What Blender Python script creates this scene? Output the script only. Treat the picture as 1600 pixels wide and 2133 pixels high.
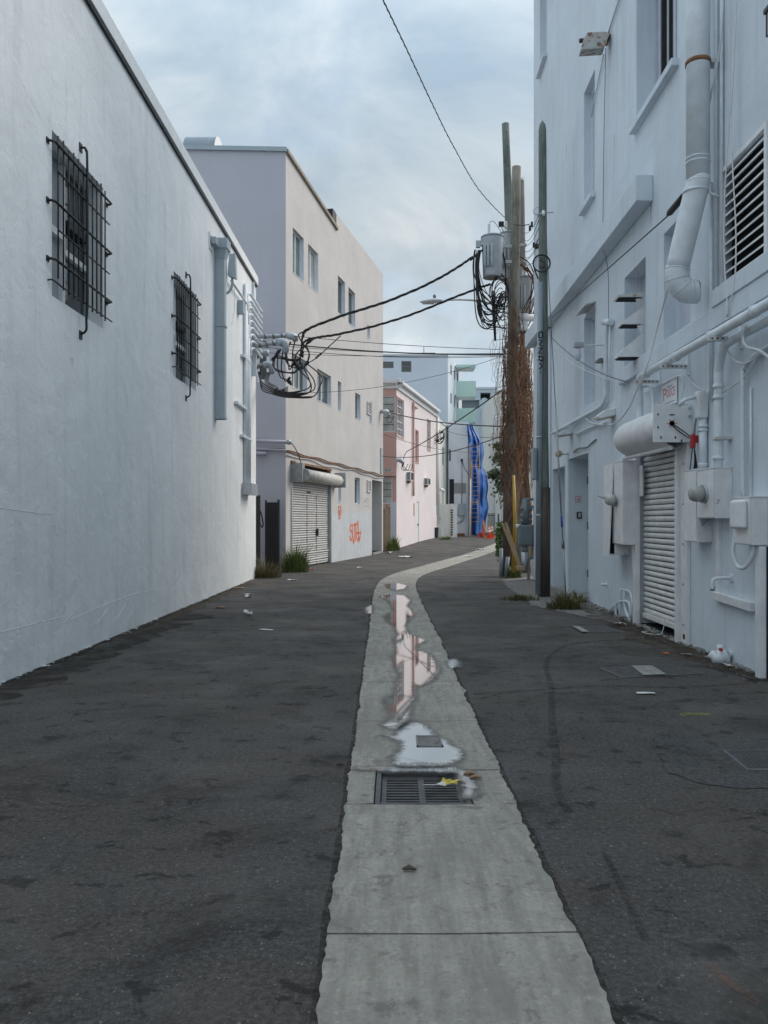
import bpy, bmesh, math, random
from mathutils import Vector, Matrix, noise as mnoise
random.seed(7)
R = math.radians
scene = bpy.context.scene
for o in list(bpy.data.objects):
    bpy.data.objects.remove(o)
COL = scene.collection

# ------------------------------------------------------------------ camera
FPX, VX, VY, CZ = 1700.0, 823.0, 1083.0, 1.55      # focal length in photo pixels, vanishing point, eye height
cd = bpy.data.cameras.new('camera'); cam = bpy.data.objects.new('camera', cd); COL.objects.link(cam)
cam.location = (0, 0, CZ); cam.rotation_euler = (R(90), 0, 0)
cd.sensor_fit = 'HORIZONTAL'; cd.sensor_width = 36.0; cd.lens = 36.0 * FPX / 1600.0
cd.shift_x = -(VX - 800) / 1600.0; cd.shift_y = (VY - 1066.5) / 1600.0
cd.clip_start = 0.05; cd.clip_end = 2000
scene.camera = cam

# ------------------------------------------------------------------ sky, sun, exposure
SUN_EL, SUN_AZ = R(38), R(58)      # azimuth measured from +Y towards +X
w = bpy.data.worlds.new('World'); scene.world = w; w.use_nodes = True
nt = w.node_tree; N = nt.nodes; L = nt.links; N.clear()
wo = N.new('ShaderNodeOutputWorld'); bg = N.new('ShaderNodeBackground'); bg.inputs[1].default_value = 0.1
sky = N.new('ShaderNodeTexSky'); sky.sky_type = 'NISHITA'; sky.sun_disc = False
sky.sun_elevation = SUN_EL; sky.sun_rotation = SUN_AZ; sky.air_density = 1.0; sky.dust_density = 1.5
tc = N.new('ShaderNodeTexCoord')
sep = N.new('ShaderNodeSeparateXYZ'); L.new(tc.outputs['Generated'], sep.inputs[0])
zc = N.new('ShaderNodeMath'); zc.operation = 'MAXIMUM'; zc.inputs[1].default_value = 0.0; L.new(sep.outputs[2], zc.inputs[0])
za = N.new('ShaderNodeMath'); za.operation = 'ADD'; za.inputs[1].default_value = 0.32; L.new(zc.outputs[0], za.inputs[0])
dx = N.new('ShaderNodeMath'); dx.operation = 'DIVIDE'; L.new(sep.outputs[0], dx.inputs[0]); L.new(za.outputs[0], dx.inputs[1])
dy = N.new('ShaderNodeMath'); dy.operation = 'DIVIDE'; L.new(sep.outputs[1], dy.inputs[0]); L.new(za.outputs[0], dy.inputs[1])
cmb = N.new('ShaderNodeCombineXYZ'); L.new(dx.outputs[0], cmb.inputs[0]); L.new(dy.outputs[0], cmb.inputs[1])
n1 = N.new('ShaderNodeTexNoise'); n1.inputs['Scale'].default_value = 3.3; n1.inputs['Detail'].default_value = 7; n1.inputs['Roughness'].default_value = 0.56
n1.inputs['Distortion'].default_value = 0.5
mpv = N.new('ShaderNodeMapping'); mpv.inputs['Scale'].default_value = (1.0, 1.0, 1.55); mpv.inputs['Location'].default_value = (3.3, 1.7, 0.4); L.new(tc.outputs['Generated'], mpv.inputs[0])
L.new(mpv.outputs[0], n1.inputs['Vector'])
r1 = N.new('ShaderNodeValToRGB'); L.new(n1.outputs[0], r1.inputs[0])
e = r1.color_ramp.elements
e[0].position = 0.33; e[0].color = (0.34, 0.44, 0.54, 1)
e[1].position = 0.70; e[1].color = (0.76, 0.80, 0.81, 1)
m_ = e.new(0.46); m_.color = (0.44, 0.53, 0.605, 1)
m_ = e.new(0.58); m_.color = (0.56, 0.63, 0.68, 1)
sc_ = N.new('ShaderNodeVectorMath'); sc_.operation = 'SCALE'; sc_.inputs['Scale'].default_value = 3.95
L.new(r1.outputs[0], sc_.inputs[0])
# an overcast dome grows gently brighter towards the zenith
zr = N.new('ShaderNodeMapRange'); zr.interpolation_type = 'SMOOTHSTEP'; L.new(sep.outputs[2], zr.inputs[0])
for i_, v_ in ((1, 0.25), (2, 1.0), (3, 1.0), (4, 2.5)): zr.inputs[i_].default_value = v_
zh = N.new('ShaderNodeMapRange'); zh.interpolation_type = 'SMOOTHSTEP'; L.new(sep.outputs[2], zh.inputs[0])      # and thin bright haze low down
for i_, v_ in ((1, 0.03), (2, 0.34), (3, 1.6), (4, 1.0)): zh.inputs[i_].default_value = v_
zm = N.new('ShaderNodeMath'); zm.operation = 'MULTIPLY'; L.new(zr.outputs[0], zm.inputs[0]); L.new(zh.outputs[0], zm.inputs[1])
zs = N.new('ShaderNodeVectorMath'); zs.operation = 'SCALE'; L.new(sc_.outputs[0], zs.inputs[0]); L.new(zm.outputs[0], zs.inputs['Scale'])
# thin spots in the cloud cover where the blue sky comes through
n2 = N.new('ShaderNodeTexNoise'); n2.inputs['Scale'].default_value = 2.6; n2.inputs['Detail'].default_value = 5
L.new(cmb.outputs[0], n2.inputs['Vector'])
r2 = N.new('ShaderNodeValToRGB'); L.new(n2.outputs[0], r2.inputs[0])
r2.color_ramp.elements[0].position = 0.28; r2.color_ramp.elements[0].color = (0.7, 0.7, 0.7, 1)
r2.color_ramp.elements[1].position = 0.47; r2.color_ramp.elements[1].color = (1, 1, 1, 1)
mx = N.new('ShaderNodeMix'); mx.data_type = 'RGBA'
L.new(r2.outputs[0], mx.inputs[0]); L.new(sky.outputs[0], mx.inputs[6]); L.new(zs.outputs[0], mx.inputs[7])
L.new(mx.outputs[2], bg.inputs[0]); L.new(bg.outputs[0], wo.inputs[0])
sd = bpy.data.lights.new('sun', 'SUN'); sd.energy = 1.0; sd.angle = R(40); sd.color = (1.0, 0.9, 0.8)
sun = bpy.data.objects.new('sun', sd); COL.objects.link(sun)
sv = Vector((math.sin(SUN_AZ) * math.cos(SUN_EL), math.cos(SUN_AZ) * math.cos(SUN_EL), math.sin(SUN_EL)))
sun.rotation_euler = sv.to_track_quat('Z', 'Y').to_euler(); sun.location = (0, 0, 30)
scene.view_settings.view_transform = 'Standard'; scene.view_settings.look = 'None'
scene.view_settings.exposure = 1.30; scene.view_settings.gamma = 1.0; scene.view_settings.use_curve_mapping = False
scene.cycles.max_bounces = 8; scene.cycles.diffuse_bounces = 5; scene.cycles.transparent_max_bounces = 12

# ------------------------------------------------------------------ materials
def _new(name):
    m = bpy.data.materials.new(name); m.use_nodes = True
    t = m.node_tree; t.nodes.clear()
    out = t.nodes.new('ShaderNodeOutputMaterial'); b = t.nodes.new('ShaderNodeBsdfPrincipled')
    t.links.new(b.outputs[0], out.inputs[0])
    return m, t, b, out
def _pos(t, scale=(1, 1, 1)):
    g = t.nodes.new('ShaderNodeNewGeometry'); mp = t.nodes.new('ShaderNodeMapping'); mp.inputs['Scale'].default_value = scale
    t.links.new(g.outputs['Position'], mp.inputs[0]); return mp.outputs[0]
def _noise(t, vec, scale, detail=4, rough=0.55, dist=0.0):
    n = t.nodes.new('ShaderNodeTexNoise'); n.inputs['Scale'].default_value = scale; n.inputs['Detail'].default_value = detail
    n.inputs['Roughness'].default_value = rough; n.inputs['Distortion'].default_value = dist; t.links.new(vec, n.inputs['Vector']); return n.outputs[0]
def _ramp(t, fac, stops):
    r = t.nodes.new('ShaderNodeValToRGB'); t.links.new(fac, r.inputs[0]); e = r.color_ramp.elements
    for i, (p, c) in enumerate(stops):
        el = e[i] if i < 2 else e.new(p)
        el.position = p; el.color = (c, c, c, 1) if isinstance(c, (int, float)) else (*c, 1)
    return r.outputs[0]
def _mix(t, fac, a, b, mode='MIX'):
    m = t.nodes.new('ShaderNodeMix'); m.data_type = 'RGBA'; m.blend_type = mode
    for s, v in ((0, fac), (6, a), (7, b)):
        if isinstance(v, (int, float)): m.inputs[s].default_value = v
        elif isinstance(v, tuple): m.inputs[s].default_value = (*v, 1)
        else: t.links.new(v, m.inputs[s])
    return m.outputs[2]
def _bump(t, b, h, strength, dist, prev=None):
    n = t.nodes.new('ShaderNodeBump'); n.inputs['Strength'].default_value = strength; n.inputs['Distance'].default_value = dist
    t.links.new(h, n.inputs['Height'])
    if prev is not None: t.links.new(prev, n.inputs['Normal'])
    t.links.new(n.outputs[0], b.inputs['Normal']); return n.outputs[0]
def k(c, f): return tuple(min(1.0, x * f) for x in c)

def stucco(name, col, var=0.10, streak=0.12, bump=0.5, blotch=1.0, dirt=(0.25, 0.25, 0.24), rough=0.8):
    m, t, b, o = _new(name)
    p = _pos(t); ps = _pos(t, (3.0, 3.0, 0.22))
    a = _ramp(t, _noise(t, p, 0.7 * blotch, 5), [(0.3, k(col, 1 - var)), (0.7, k(col, 1 + var * 0.5))])
    s = _ramp(t, _noise(t, ps, 1.6, 6, 0.62), [(0.52, 0.0), (0.78, streak)])
    c = _mix(t, s, a, dirt)
    mt = _ramp(t, _noise(t, p, 2.6, 8, 0.7, 0.4), [(0.40, 0.0), (0.72, streak * 0.8)])
    c = _mix(t, mt, c, k(col, 0.74))
    f = _ramp(t, _noise(t, p, 14, 5, 0.6), [(0.62, 0.0), (0.76, 0.30)])
    c = _mix(t, f, c, k(col, 0.62))
    t.links.new(c, b.inputs['Base Color']); b.inputs['Roughness'].default_value = rough
    b.inputs['Specular IOR Level'].default_value = 0.3
    n_ = _bump(t, b, _noise(t, p, 1.1, 3, 0.5, 0.6), bump * 0.7, 0.05)
    n_ = _bump(t, b, _noise(t, p, 7.0, 5, 0.6, 0.8), bump * 0.8, 0.012, n_)
    _bump(t, b, _noise(t, p, 70, 3), bump * 0.7, 0.003, n_)
    return m
def paint(name, col, rough=0.5, metal=0.0, var=0.08, bump=0.15, rust=0.0, scale=6.0, rustcol=(0.16, 0.07, 0.03)):
    m, t, b, o = _new(name)
    p = _pos(t)
    c = _ramp(t, _noise(t, p, scale, 5), [(0.3, k(col, 1 - var)), (0.72, k(col, 1 + var))])
    if rust > 0:
        c = _mix(t, _ramp(t, _noise(t, p, 9, 7, 0.65), [(0.70 - rust * 0.3, 0.0), (0.78 - rust * 0.3, 1.0)]), c, rustcol)
    t.links.new(c, b.inputs['Base Color']); b.inputs['Metallic'].default_value = metal
    rr = _ramp(t, _noise(t, p, scale * 2.2, 4), [(0.3, max(0.02, rough - 0.08)), (0.7, min(1, rough + 0.1))])
    t.links.new(rr, b.inputs['Roughness'])
    if bump > 0: _bump(t, b, _noise(t, p, 40, 3), bump, 0.003)
    return m
def glass(name, col=(0.04, 0.055, 0.06), rough=0.05):
    m, t, b, o = _new(name)
    p = _pos(t)
    c = _ramp(t, _noise(t, p, 1.3, 3), [(0.3, k(col, 0.7)), (0.7, k(col, 1.4))])
    t.links.new(c, b.inputs['Base Color']); b.inputs['Roughness'].default_value = rough
    b.inputs['IOR'].default_value = 1.6
    _bump(t, b, _noise(t, p, 2.0, 2), 0.05, 0.02)
    return m
M = {}
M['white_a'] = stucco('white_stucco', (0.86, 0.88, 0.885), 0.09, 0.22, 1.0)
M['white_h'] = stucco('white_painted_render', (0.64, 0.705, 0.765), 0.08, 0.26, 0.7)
M['coping_a'] = paint('coping_paint', (0.76, 0.78, 0.78), 0.6, 0, 0.06)
M['beige'] = stucco('beige_stucco', (0.55, 0.53, 0.515), 0.09, 0.18, 0.6)
M['mauve'] = stucco('mauve_stucco', (0.50, 0.495, 0.55), 0.05, 0.07, 0.3)
M['pink'] = stucco('pink_stucco', (0.80, 0.72, 0.72), 0.06, 0.10, 0.3)
M['salmon'] = stucco('salmon_stucco', (0.60, 0.38, 0.34), 0.06, 0.05, 0.3)
M['cream'] = stucco('cream_stucco', (0.76, 0.75, 0.70), 0.05, 0.10, 0.3)
M['bluegrey'] = stucco('blue_grey_stucco', (0.66, 0.71, 0.78), 0.05, 0.08, 0.25)
M['greyblue_far'] = stucco('far_grey_stucco', (0.50, 0.58, 0.63), 0.05, 0.06, 0.2)
M['e_white'] = stucco('patchy_white_stucco', (0.72, 0.74, 0.78), 0.10, 0.30, 0.4)
M['patch_grey'] = stucco('bare_grey_render', (0.33, 0.33, 0.34), 0.2, 0.3, 0.6)
M['mint'] = stucco('mint_stucco', (0.48, 0.66, 0.60), 0.05, 0.10, 0.2)
M['white_trim'] = paint('white_trim_paint', (0.72, 0.73, 0.74), 0.55)
M['reveal_white'] = paint('reveal_paint', (0.70, 0.74, 0.80), 0.6)
M['white_metal'] = paint('white_painted_metal', (0.73, 0.74, 0.75), 0.45, 0, 0.10, 0.2, rust=0.10)
M['white_pipe'] = paint('white_painted_pipe', (0.68, 0.73, 0.77), 0.42, 0, 0.10, 0.2, rust=0.05, rustcol=(0.30, 0.27, 0.23))
M['rusty_white'] = paint('rusting_white_paint', (0.56, 0.56, 0.55), 0.6, 0, 0.1, 0.3, rust=0.45, rustcol=(0.30, 0.13, 0.05))
M['rust'] = paint('rusted_steel', (0.20, 0.10, 0.05), 0.85, 0, 0.3, 0.4, rust=0.5)
M['grey_metal'] = paint('grey_painted_metal', (0.36, 0.42, 0.46), 0.45, 0.1, 0.06)
M['galv'] = paint('galvanised_steel', (0.42, 0.45, 0.47), 0.42, 0.6, 0.12)
M['rusty_galv'] = paint('rust_stained_steel', (0.30, 0.31, 0.32), 0.5, 0.3, 0.2, 0.3, rust=0.42)
M['dull_steel'] = paint('dull_painted_steel', (0.46, 0.45, 0.42), 0.6, 0.0, 0.25, 0.3, rust=0.15)
M['roof_trim'] = paint('weathered_roof_trim', (0.30, 0.25, 0.20), 0.8, 0, 0.25, 0.3, rust=0.1)
M['vent_metal'] = paint('blue_grey_sheet_metal', (0.20, 0.25, 0.30), 0.6, 0.0, 0.1, 0.1)
M['flood_paint'] = paint('rust_eaten_paint', (0.42, 0.40, 0.38), 0.7, 0, 0.2, 0.4, rust=0.62, rustcol=(0.17, 0.11, 0.08))
M['grate_iron'] = paint('cast_iron', (0.095, 0.097, 0.10), 0.6, 0.3, 0.25, 0.4, rust=0.1)
M['dark_galv'] = paint('weathered_steel', (0.20, 0.205, 0.21), 0.5, 0.5, 0.2, 0.3, rust=0.15)
M['iron'] = paint('black_iron', (0.018, 0.02, 0.024), 0.5, 0.2, 0.3, 0.2)
M['cable'] = paint('black_cable', (0.016, 0.016, 0.018), 0.55, 0, 0.3, 0)
M['grey_cable'] = paint('grey_cable', (0.13, 0.14, 0.15), 0.6, 0, 0.2, 0)
M['white_cable'] = paint('white_painted_cable', (0.62, 0.64, 0.66), 0.6, 0, 0.1, 0)
M['dark'] = paint('dark_interior', (0.012, 0.013, 0.015), 0.9, 0, 0.2, 0)
M['board'] = paint('window_board', (0.30, 0.33, 0.35), 0.6, 0, 0.15, 0.2, rust=0.06)
M['h_board'] = paint('painted_window_board', (0.50, 0.53, 0.60), 0.6, 0, 0.06, 0.2)
M['glass'] = glass('window_glass')
M['glass_green'] = glass('green_window_glass', (0.10, 0.16, 0.16))
M['glass_pale'] = glass('pale_louvre_glass', (0.33, 0.35, 0.33), 0.25)
M['transformer'] = paint('transformer_paint', (0.40, 0.43, 0.46), 0.55, 0.0, 0.12, 0.2, rust=0.08)
M['shutter_r'] = paint('shutter_slat_paint', (0.72, 0.72, 0.71), 0.45, 0.1, 0.12, 0.2, rust=0.12, rustcol=(0.30, 0.26, 0.22))
M['shutter_l'] = paint('dirty_shutter_paint', (0.52, 0.515, 0.50), 0.5, 0.1, 0.14, 0.2, rust=0.1)
M['gate'] = paint('black_gate_paint', (0.022, 0.024, 0.028), 0.4, 0.1, 0.2, 0.2)
M['red'] = paint('red_plastic', (0.45, 0.03, 0.04), 0.45)
M['blue_mark'] = paint('blue_clamp', (0.03, 0.10, 0.40), 0.5)
M['orange_cone'] = paint('orange_cone', (0.75, 0.10, 0.03), 0.5)
M['scaffold'] = paint('orange_scaffold', (0.42, 0.24, 0.08), 0.55, 0, 0.2, 0.1, rust=0.1)
M['yellow'] = paint('yellow_paint', (0.45, 0.27, 0.03), 0.5, 0, 0.1, 0.1, rust=0.05)
M['gas'] = paint('gas_meter_paint', (0.15, 0.18, 0.20), 0.5, 0.2, 0.1, 0.2)
M['pvc'] = paint('grey_conduit', (0.24, 0.28, 0.32), 0.5, 0, 0.08, 0.05)
M['amber'] = paint('amber_plastic', (0.50, 0.42, 0.26), 0.35, 0, 0.2, 0.05)
M['paper'] = paint('dirty_paper', (0.62, 0.62, 0.60), 0.85, 0, 0.15, 0.3)
M['card'] = paint('cardboard', (0.34, 0.22, 0.13), 0.9, 0, 0.15, 0.3)
M['yellow_wrap'] = paint('yellow_wrapper', (0.55, 0.42, 0.06), 0.5, 0, 0.4, 0.2, scale=30)
M['orange_spray'] = paint('orange_spray_paint', (0.72, 0.14, 0.04), 0.7, 0, 0.12, 0.1)
M['grey_spray'] = paint('grey_spray_paint', (0.30, 0.30, 0.31), 0.8, 0, 0.3, 0.1)
M['red_print'] = paint('red_print', (0.55, 0.10, 0.12), 0.6, 0, 0.1, 0)
M['grey_print'] = paint('grey_print', (0.20, 0.24, 0.32), 0.6, 0, 0.1, 0)
M['bulb'] = paint('frosted_bulb', (0.55, 0.57, 0.68), 0.2, 0, 0.1, 0)
M['bin'] = paint('dark_plastic_bin', (0.04, 0.045, 0.05), 0.5)
M['steel_plate'] = paint('steel_cover_plate', (0.085, 0.087, 0.09), 0.6, 0.3, 0.25, 0.5, scale=20)

def mat_wood(name, c1, c2, sc=1.0):
    m, t, b, o = _new(name)
    p = _pos(t, (9 * sc, 9 * sc, 0.5 * sc)); q = _pos(t)
    c = _ramp(t, _noise(t, p, 4.0, 6, 0.65), [(0.3, c1), (0.7, c2)])
    c = _mix(t, _ramp(t, _noise(t, q, 1.6, 4), [(0.45, 0.0), (0.7, 0.55)]), c, k(c1, 0.55))
    t.links.new(c, b.inputs['Base Color']); b.inputs['Roughness'].default_value = 0.9
    _bump(t, b, _noise(t, p, 6.0, 5, 0.7), 0.7, 0.01); return m
M['pole'] = mat_wood('weathered_pole_wood', (0.11, 0.10, 0.085), (0.33, 0.315, 0.26))
M['pole_green'] = mat_wood('greenish_pole_wood', (0.09, 0.11, 0.10), (0.23, 0.26, 0.23))
M['pole_dark'] = mat_wood('dark_pole_wood', (0.05, 0.042, 0.036), (0.13, 0.11, 0.09))
M['plank'] = mat_wood('raw_plank_wood', (0.30, 0.20, 0.11), (0.42, 0.30, 0.18))
M['vine'] = mat_wood('dry_vine', (0.14, 0.07, 0.04), (0.34, 0.18, 0.11), 3)

def mat_foliage(name, cols):
    m, t, b, o = _new(name)
    c = _ramp(t, _noise(t, _pos(t), 9, 3), [(0.25, cols[0]), (0.75, cols[1]), (0.5, cols[2])])
    t.links.new(c, b.inputs['Base Color']); b.inputs['Roughness'].default_value = 0.6
    b.inputs['Subsurface Weight'].default_value = 0.0
    return m
M['grass'] = mat_foliage('dry_green_grass', [(0.05, 0.08, 0.02), (0.20, 0.16, 0.07), (0.10, 0.12, 0.04)])
M['straw'] = mat_foliage('dry_straw_grass', [(0.11, 0.10, 0.04), (0.26, 0.17, 0.08), (0.15, 0.11, 0.05)])
M['weed'] = mat_foliage('green_weed', [(0.08, 0.13, 0.03), (0.24, 0.27, 0.09), (0.14, 0.19, 0.05)])
M['leaf'] = mat_foliage('dark_leaf', [(0.03, 0.055, 0.025), (0.09, 0.13, 0.07), (0.055, 0.09, 0.04)])
M['grape'] = mat_foliage('round_green_leaf', [(0.04, 0.09, 0.02), (0.12, 0.20, 0.05), (0.08, 0.14, 0.03)])

def mat_asphalt(name, base, tint=(1, 1, 1)):
    m, t, b, o = _new(name)
    p = _pos(t); pl = _pos(t, (0.85, 1.0, 1))
    c0 = tuple(base * x for x in tint)
    c = _ramp(t, _noise(t, p, 0.35, 6, 0.65, 0.3), [(0.36, k(c0, 0.62)), (0.64, k(c0, 1.36))])
    c = _mix(t, _ramp(t, _noise(t, p, 0.8, 5, 0.6, 0.6), [(0.40, 0.0), (0.60, 0.7)]), c, (c0[0] * 1.30, c0[1] * 1.08, c0[2] * 0.86))   # brownish dust
    c = _mix(t, _ramp(t, _noise(t, p, 38, 5, 0.75), [(0.42, 0.0), (0.70, 0.95)]), c, k(c0, 2.4))
    c = _mix(t, _ramp(t, _noise(t, p, 110, 3, 0.7), [(0.50, 0.0), (0.72, 0.85)]), c, k(c0, 0.30))
    for sc_v, lo, hi, am in ((62, 0.16, 0.28, 0.8), (26, 0.10, 0.16, 0.9)):      # pale stone chips of two sizes
        v = t.nodes.new('ShaderNodeTexVoronoi'); v.inputs['Scale'].default_value = sc_v; t.links.new(p, v.inputs['Vector'])
        spk = _ramp(t, v.outputs['Distance'], [(lo, 1.0), (hi, 0.0)])
        rare = _ramp(t, _noise(t, p, sc_v * 0.37, 2), [(0.52, 0.0), (0.60, am)])
        mm = t.nodes.new('ShaderNodeMath'); mm.operation = 'MULTIPLY'; t.links.new(spk, mm.inputs[0]); t.links.new(rare, mm.inputs[1])
        c = _mix(t, mm.outputs[0], c, (0.22, 0.215, 0.20))
    # oil spots and drag stains
    c = _mix(t, _ramp(t, _noise(t, pl, 1.3, 8, 0.72, 0.7), [(0.52, 0.0), (0.65, 0.65)]), c, (0.015, 0.013, 0.012))
    c = _mix(t, _ramp(t, _noise(t, pl, 5.0, 6, 0.68, 0.4), [(0.575, 0.0), (0.625, 0.75)]), c, (0.014, 0.013, 0.012))
    # thin cracks
    v = t.nodes.new('ShaderNodeTexVoronoi'); v.feature = 'DISTANCE_TO_EDGE'; v.inputs['Scale'].default_value = 0.32
    wv = t.nodes.new('ShaderNodeVectorMath'); wv.operation = 'MULTIPLY_ADD'; n3 = t.nodes.new('ShaderNodeTexNoise'); n3.inputs['Scale'].default_value = 1.6; n3.inputs['Detail'].default_value = 6
    t.links.new(p, n3.inputs['Vector']); t.links.new(n3.outputs['Color'], wv.inputs[0]); wv.inputs[1].default_value = (1.1, 1.1, 0); t.links.new(p, wv.inputs[2]); t.links.new(wv.outputs[0], v.inputs['Vector'])
    ck = _ramp(t, v.outputs['Distance'], [(0.001, 0.35), (0.003, 0.0)])
    c = _mix(t, ck, c, (0.012, 0.011, 0.010))
    # dusty pale areas
    c = _mix(t, _ramp(t, _noise(t, p, 1.2, 7, 0.7, 0.6), [(0.54, 0.0), (0.70, 0.45)]), c, (0.13, 0.122, 0.110))
    t.links.new(c, b.inputs['Base Color'])
    rr = _ramp(t, _noise(t, pl, 1.1, 5), [(0.4, 0.9), (0.68, 0.6)]); t.links.new(rr, b.inputs['Roughness'])
    b.inputs['Specular IOR Level'].default_value = 0.3
    n_ = _bump(t, b, _noise(t, p, 1.4, 4), 0.4, 0.04)
    n_ = _bump(t, b, _noise(t, p, 48, 4, 0.75), 1.0, 0.010, n_)
    return m
M['asphalt'] = mat_asphalt('old_asphalt', 0.052, (1.04, 1.0, 0.98))
M['asphalt_dark'] = mat_asphalt('patched_asphalt', 0.052, (0.95, 1.0, 1.06))
def mat_concrete(name, base):
    m, t, b, o = _new(name)
    p = _pos(t); ps = _pos(t, (7, 0.9, 1))
    c = _ramp(t, _noise(t, p, 0.9, 7, 0.65, 0.3), [(0.28, k(base, 0.70)), (0.72, k(base, 1.22))])
    c = _mix(t, _ramp(t, _noise(t, ps, 2.2, 7, 0.65), [(0.42, 0.0), (0.62, 0.7)]), c, k(base, 0.58))
    c = _mix(t, _ramp(t, _noise(t, p, 48, 5, 0.75), [(0.50, 0.0), (0.72, 0.7)]), c, k(base, 0.45))
    c = _mix(t, _ramp(t, _noise(t, p, 20, 4, 0.7), [(0.56, 0.0), (0.70, 0.5)]), c, k(base, 1.35))
    c = _mix(t, _ramp(t, _noise(t, p, 6, 8, 0.75, 0.6), [(0.56, 0.0), (0.62, 0.75)]), c, k(base, 0.42))
    c = _mix(t, _ramp(t, _noise(t, p, 2.2, 7, 0.7, 0.8), [(0.50, 0.0), (0.66, 0.65)]), c, k(base, 0.60))
    t.links.new(c, b.inputs['Base Color']); b.inputs['Roughness'].default_value = 0.85
    n_ = _bump(t, b, _noise(t, p, 12, 5, 0.65), 0.6, 0.012)
    _bump(t, b, _noise(t, p, 90, 3, 0.7), 0.8, 0.004, n_)
    return m
M['concrete'] = mat_concrete('gutter_concrete', (0.345, 0.325, 0.285))
M['concrete_grey'] = mat_concrete('grey_concrete', (0.20, 0.195, 0.185))
M['concrete_pale'] = mat_concrete('pale_concrete', (0.34, 0.335, 0.32))
def mat_water():
    m, t, b, o = _new('puddle_water')
    p = _pos(t)
    b.inputs['Base Color'].default_value = (0.05, 0.048, 0.045, 1); b.inputs['Roughness'].default_value = 0.02
    b.inputs['IOR'].default_value = 1.33
    _bump(t, b, _noise(t, p, 5, 2), 0.03, 0.01)
    gs = t.nodes.new('ShaderNodeBsdfGlossy'); gs.inputs['Roughness'].default_value = 0.03; gs.inputs['Color'].default_value = (0.95, 0.95, 0.95, 1)
    wm = t.nodes.new('ShaderNodeMixShader'); lw = t.nodes.new('ShaderNodeFresnel'); lw.inputs['IOR'].default_value = 3.4
    fa = t.nodes.new('ShaderNodeMath'); fa.operation = 'MULTIPLY_ADD'; fa.inputs[1].default_value = 0.75; fa.inputs[2].default_value = 0.26; t.links.new(lw.outputs[0], fa.inputs[0])
    t.links.new(fa.outputs[0], wm.inputs[0]); t.links.new(b.outputs[0], wm.inputs[1]); t.links.new(gs.outputs[0], wm.inputs[2])
    tr = t.nodes.new('ShaderNodeBsdfTransparent')
    gl = t.nodes.new('ShaderNodeBsdfPrincipled'); gl.inputs['Base Color'].default_value = (0.10, 0.098, 0.092, 1)
    gl.inputs['Roughness'].default_value = 0.35; gl.inputs['IOR'].default_value = 1.4
    at = t.nodes.new('ShaderNodeAttribute'); at.attribute_name = 'wet'
    ns = _noise(t, p, 16, 5, 0.6)
    ad = t.nodes.new('ShaderNodeMath'); ad.operation = 'MULTIPLY_ADD'; ad.inputs[1].default_value = 0.10; ad.inputs[2].default_value = -0.05
    t.links.new(ns, ad.inputs[0])
    sm = t.nodes.new('ShaderNodeMath'); sm.operation = 'ADD'; t.links.new(at.outputs['Fac'], sm.inputs[0]); t.links.new(ad.outputs[0], sm.inputs[1])
    f1 = _ramp(t, sm.outputs[0], [(0.440, 0.0), (0.512, 0.72)])        # film of damp round the edge
    f2 = _ramp(t, sm.outputs[0], [(0.482, 0.0), (0.530, 1.0)])       # standing water
    ma = t.nodes.new('ShaderNodeMixShader'); t.links.new(f1, ma.inputs[0]); t.links.new(tr.outputs[0], ma.inputs[1]); t.links.new(gl.outputs[0], ma.inputs[2])
    mb = t.nodes.new('ShaderNodeMixShader'); t.links.new(f2, mb.inputs[0]); t.links.new(ma.outputs[0], mb.inputs[1]); t.links.new(wm.outputs[0], mb.inputs[2])
    t.links.new(mb.outputs[0], o.inputs[0]); return m
M['water'] = mat_water()
def mat_film(name, col, rough, amount, scale=9):
    m, t, b, o = _new(name)
    p = _pos(t); b.inputs['Base Color'].default_value = (*col, 1); b.inputs['Roughness'].default_value = rough
    tr = t.nodes.new('ShaderNodeBsdfTransparent'); mxs = t.nodes.new('ShaderNodeMixShader')
    f = _ramp(t, _noise(t, p, scale, 6, 0.65), [(0.35, 0.0), (0.65, amount)])
    t.links.new(f, mxs.inputs[0]); t.links.new(tr.outputs[0], mxs.inputs[1]); t.links.new(b.outputs[0], mxs.inputs[2]); t.links.new(mxs.outputs[0], o.inputs[0])
    return m
M['tyre'] = mat_film('tyre_rubber_mark', (0.015, 0.015, 0.015), 0.7, 0.55)
M['edge_dirt'] = mat_film('dark_edge_dirt', (0.022, 0.020, 0.017), 0.9, 0.75, 22)
M['spray_faint'] = mat_film('faded_spray_paint', (0.30, 0.12, 0.08), 0.8, 0.3, 30)
M['spray_yellow'] = mat_film('faded_yellow_spray', (0.30, 0.30, 0.04), 0.8, 0.7, 30)
M['spray_pale'] = mat_film('overpainted_patch', (0.60, 0.64, 0.66), 0.8, 0.7, 3)
M['tag_grey'] = mat_film('faded_grey_tag', (0.30, 0.31, 0.34), 0.8, 0.35, 5)
def mat_tarp():
    m, t, b, o = _new('blue_tarp')
    c = _ramp(t, _noise(t, _pos(t), 1.2, 4), [(0.3, (0.02, 0.09, 0.34)), (0.7, (0.05, 0.19, 0.52))])
    t.links.new(c, b.inputs['Base Color']); b.inputs['Roughness'].default_value = 0.4
    _bump(t, b, _noise(t, _pos(t, (3, 3, 0.6)), 1.6, 5, 0.6, 0.6), 0.7, 0.12); return m
M['tarp'] = mat_tarp()

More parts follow.
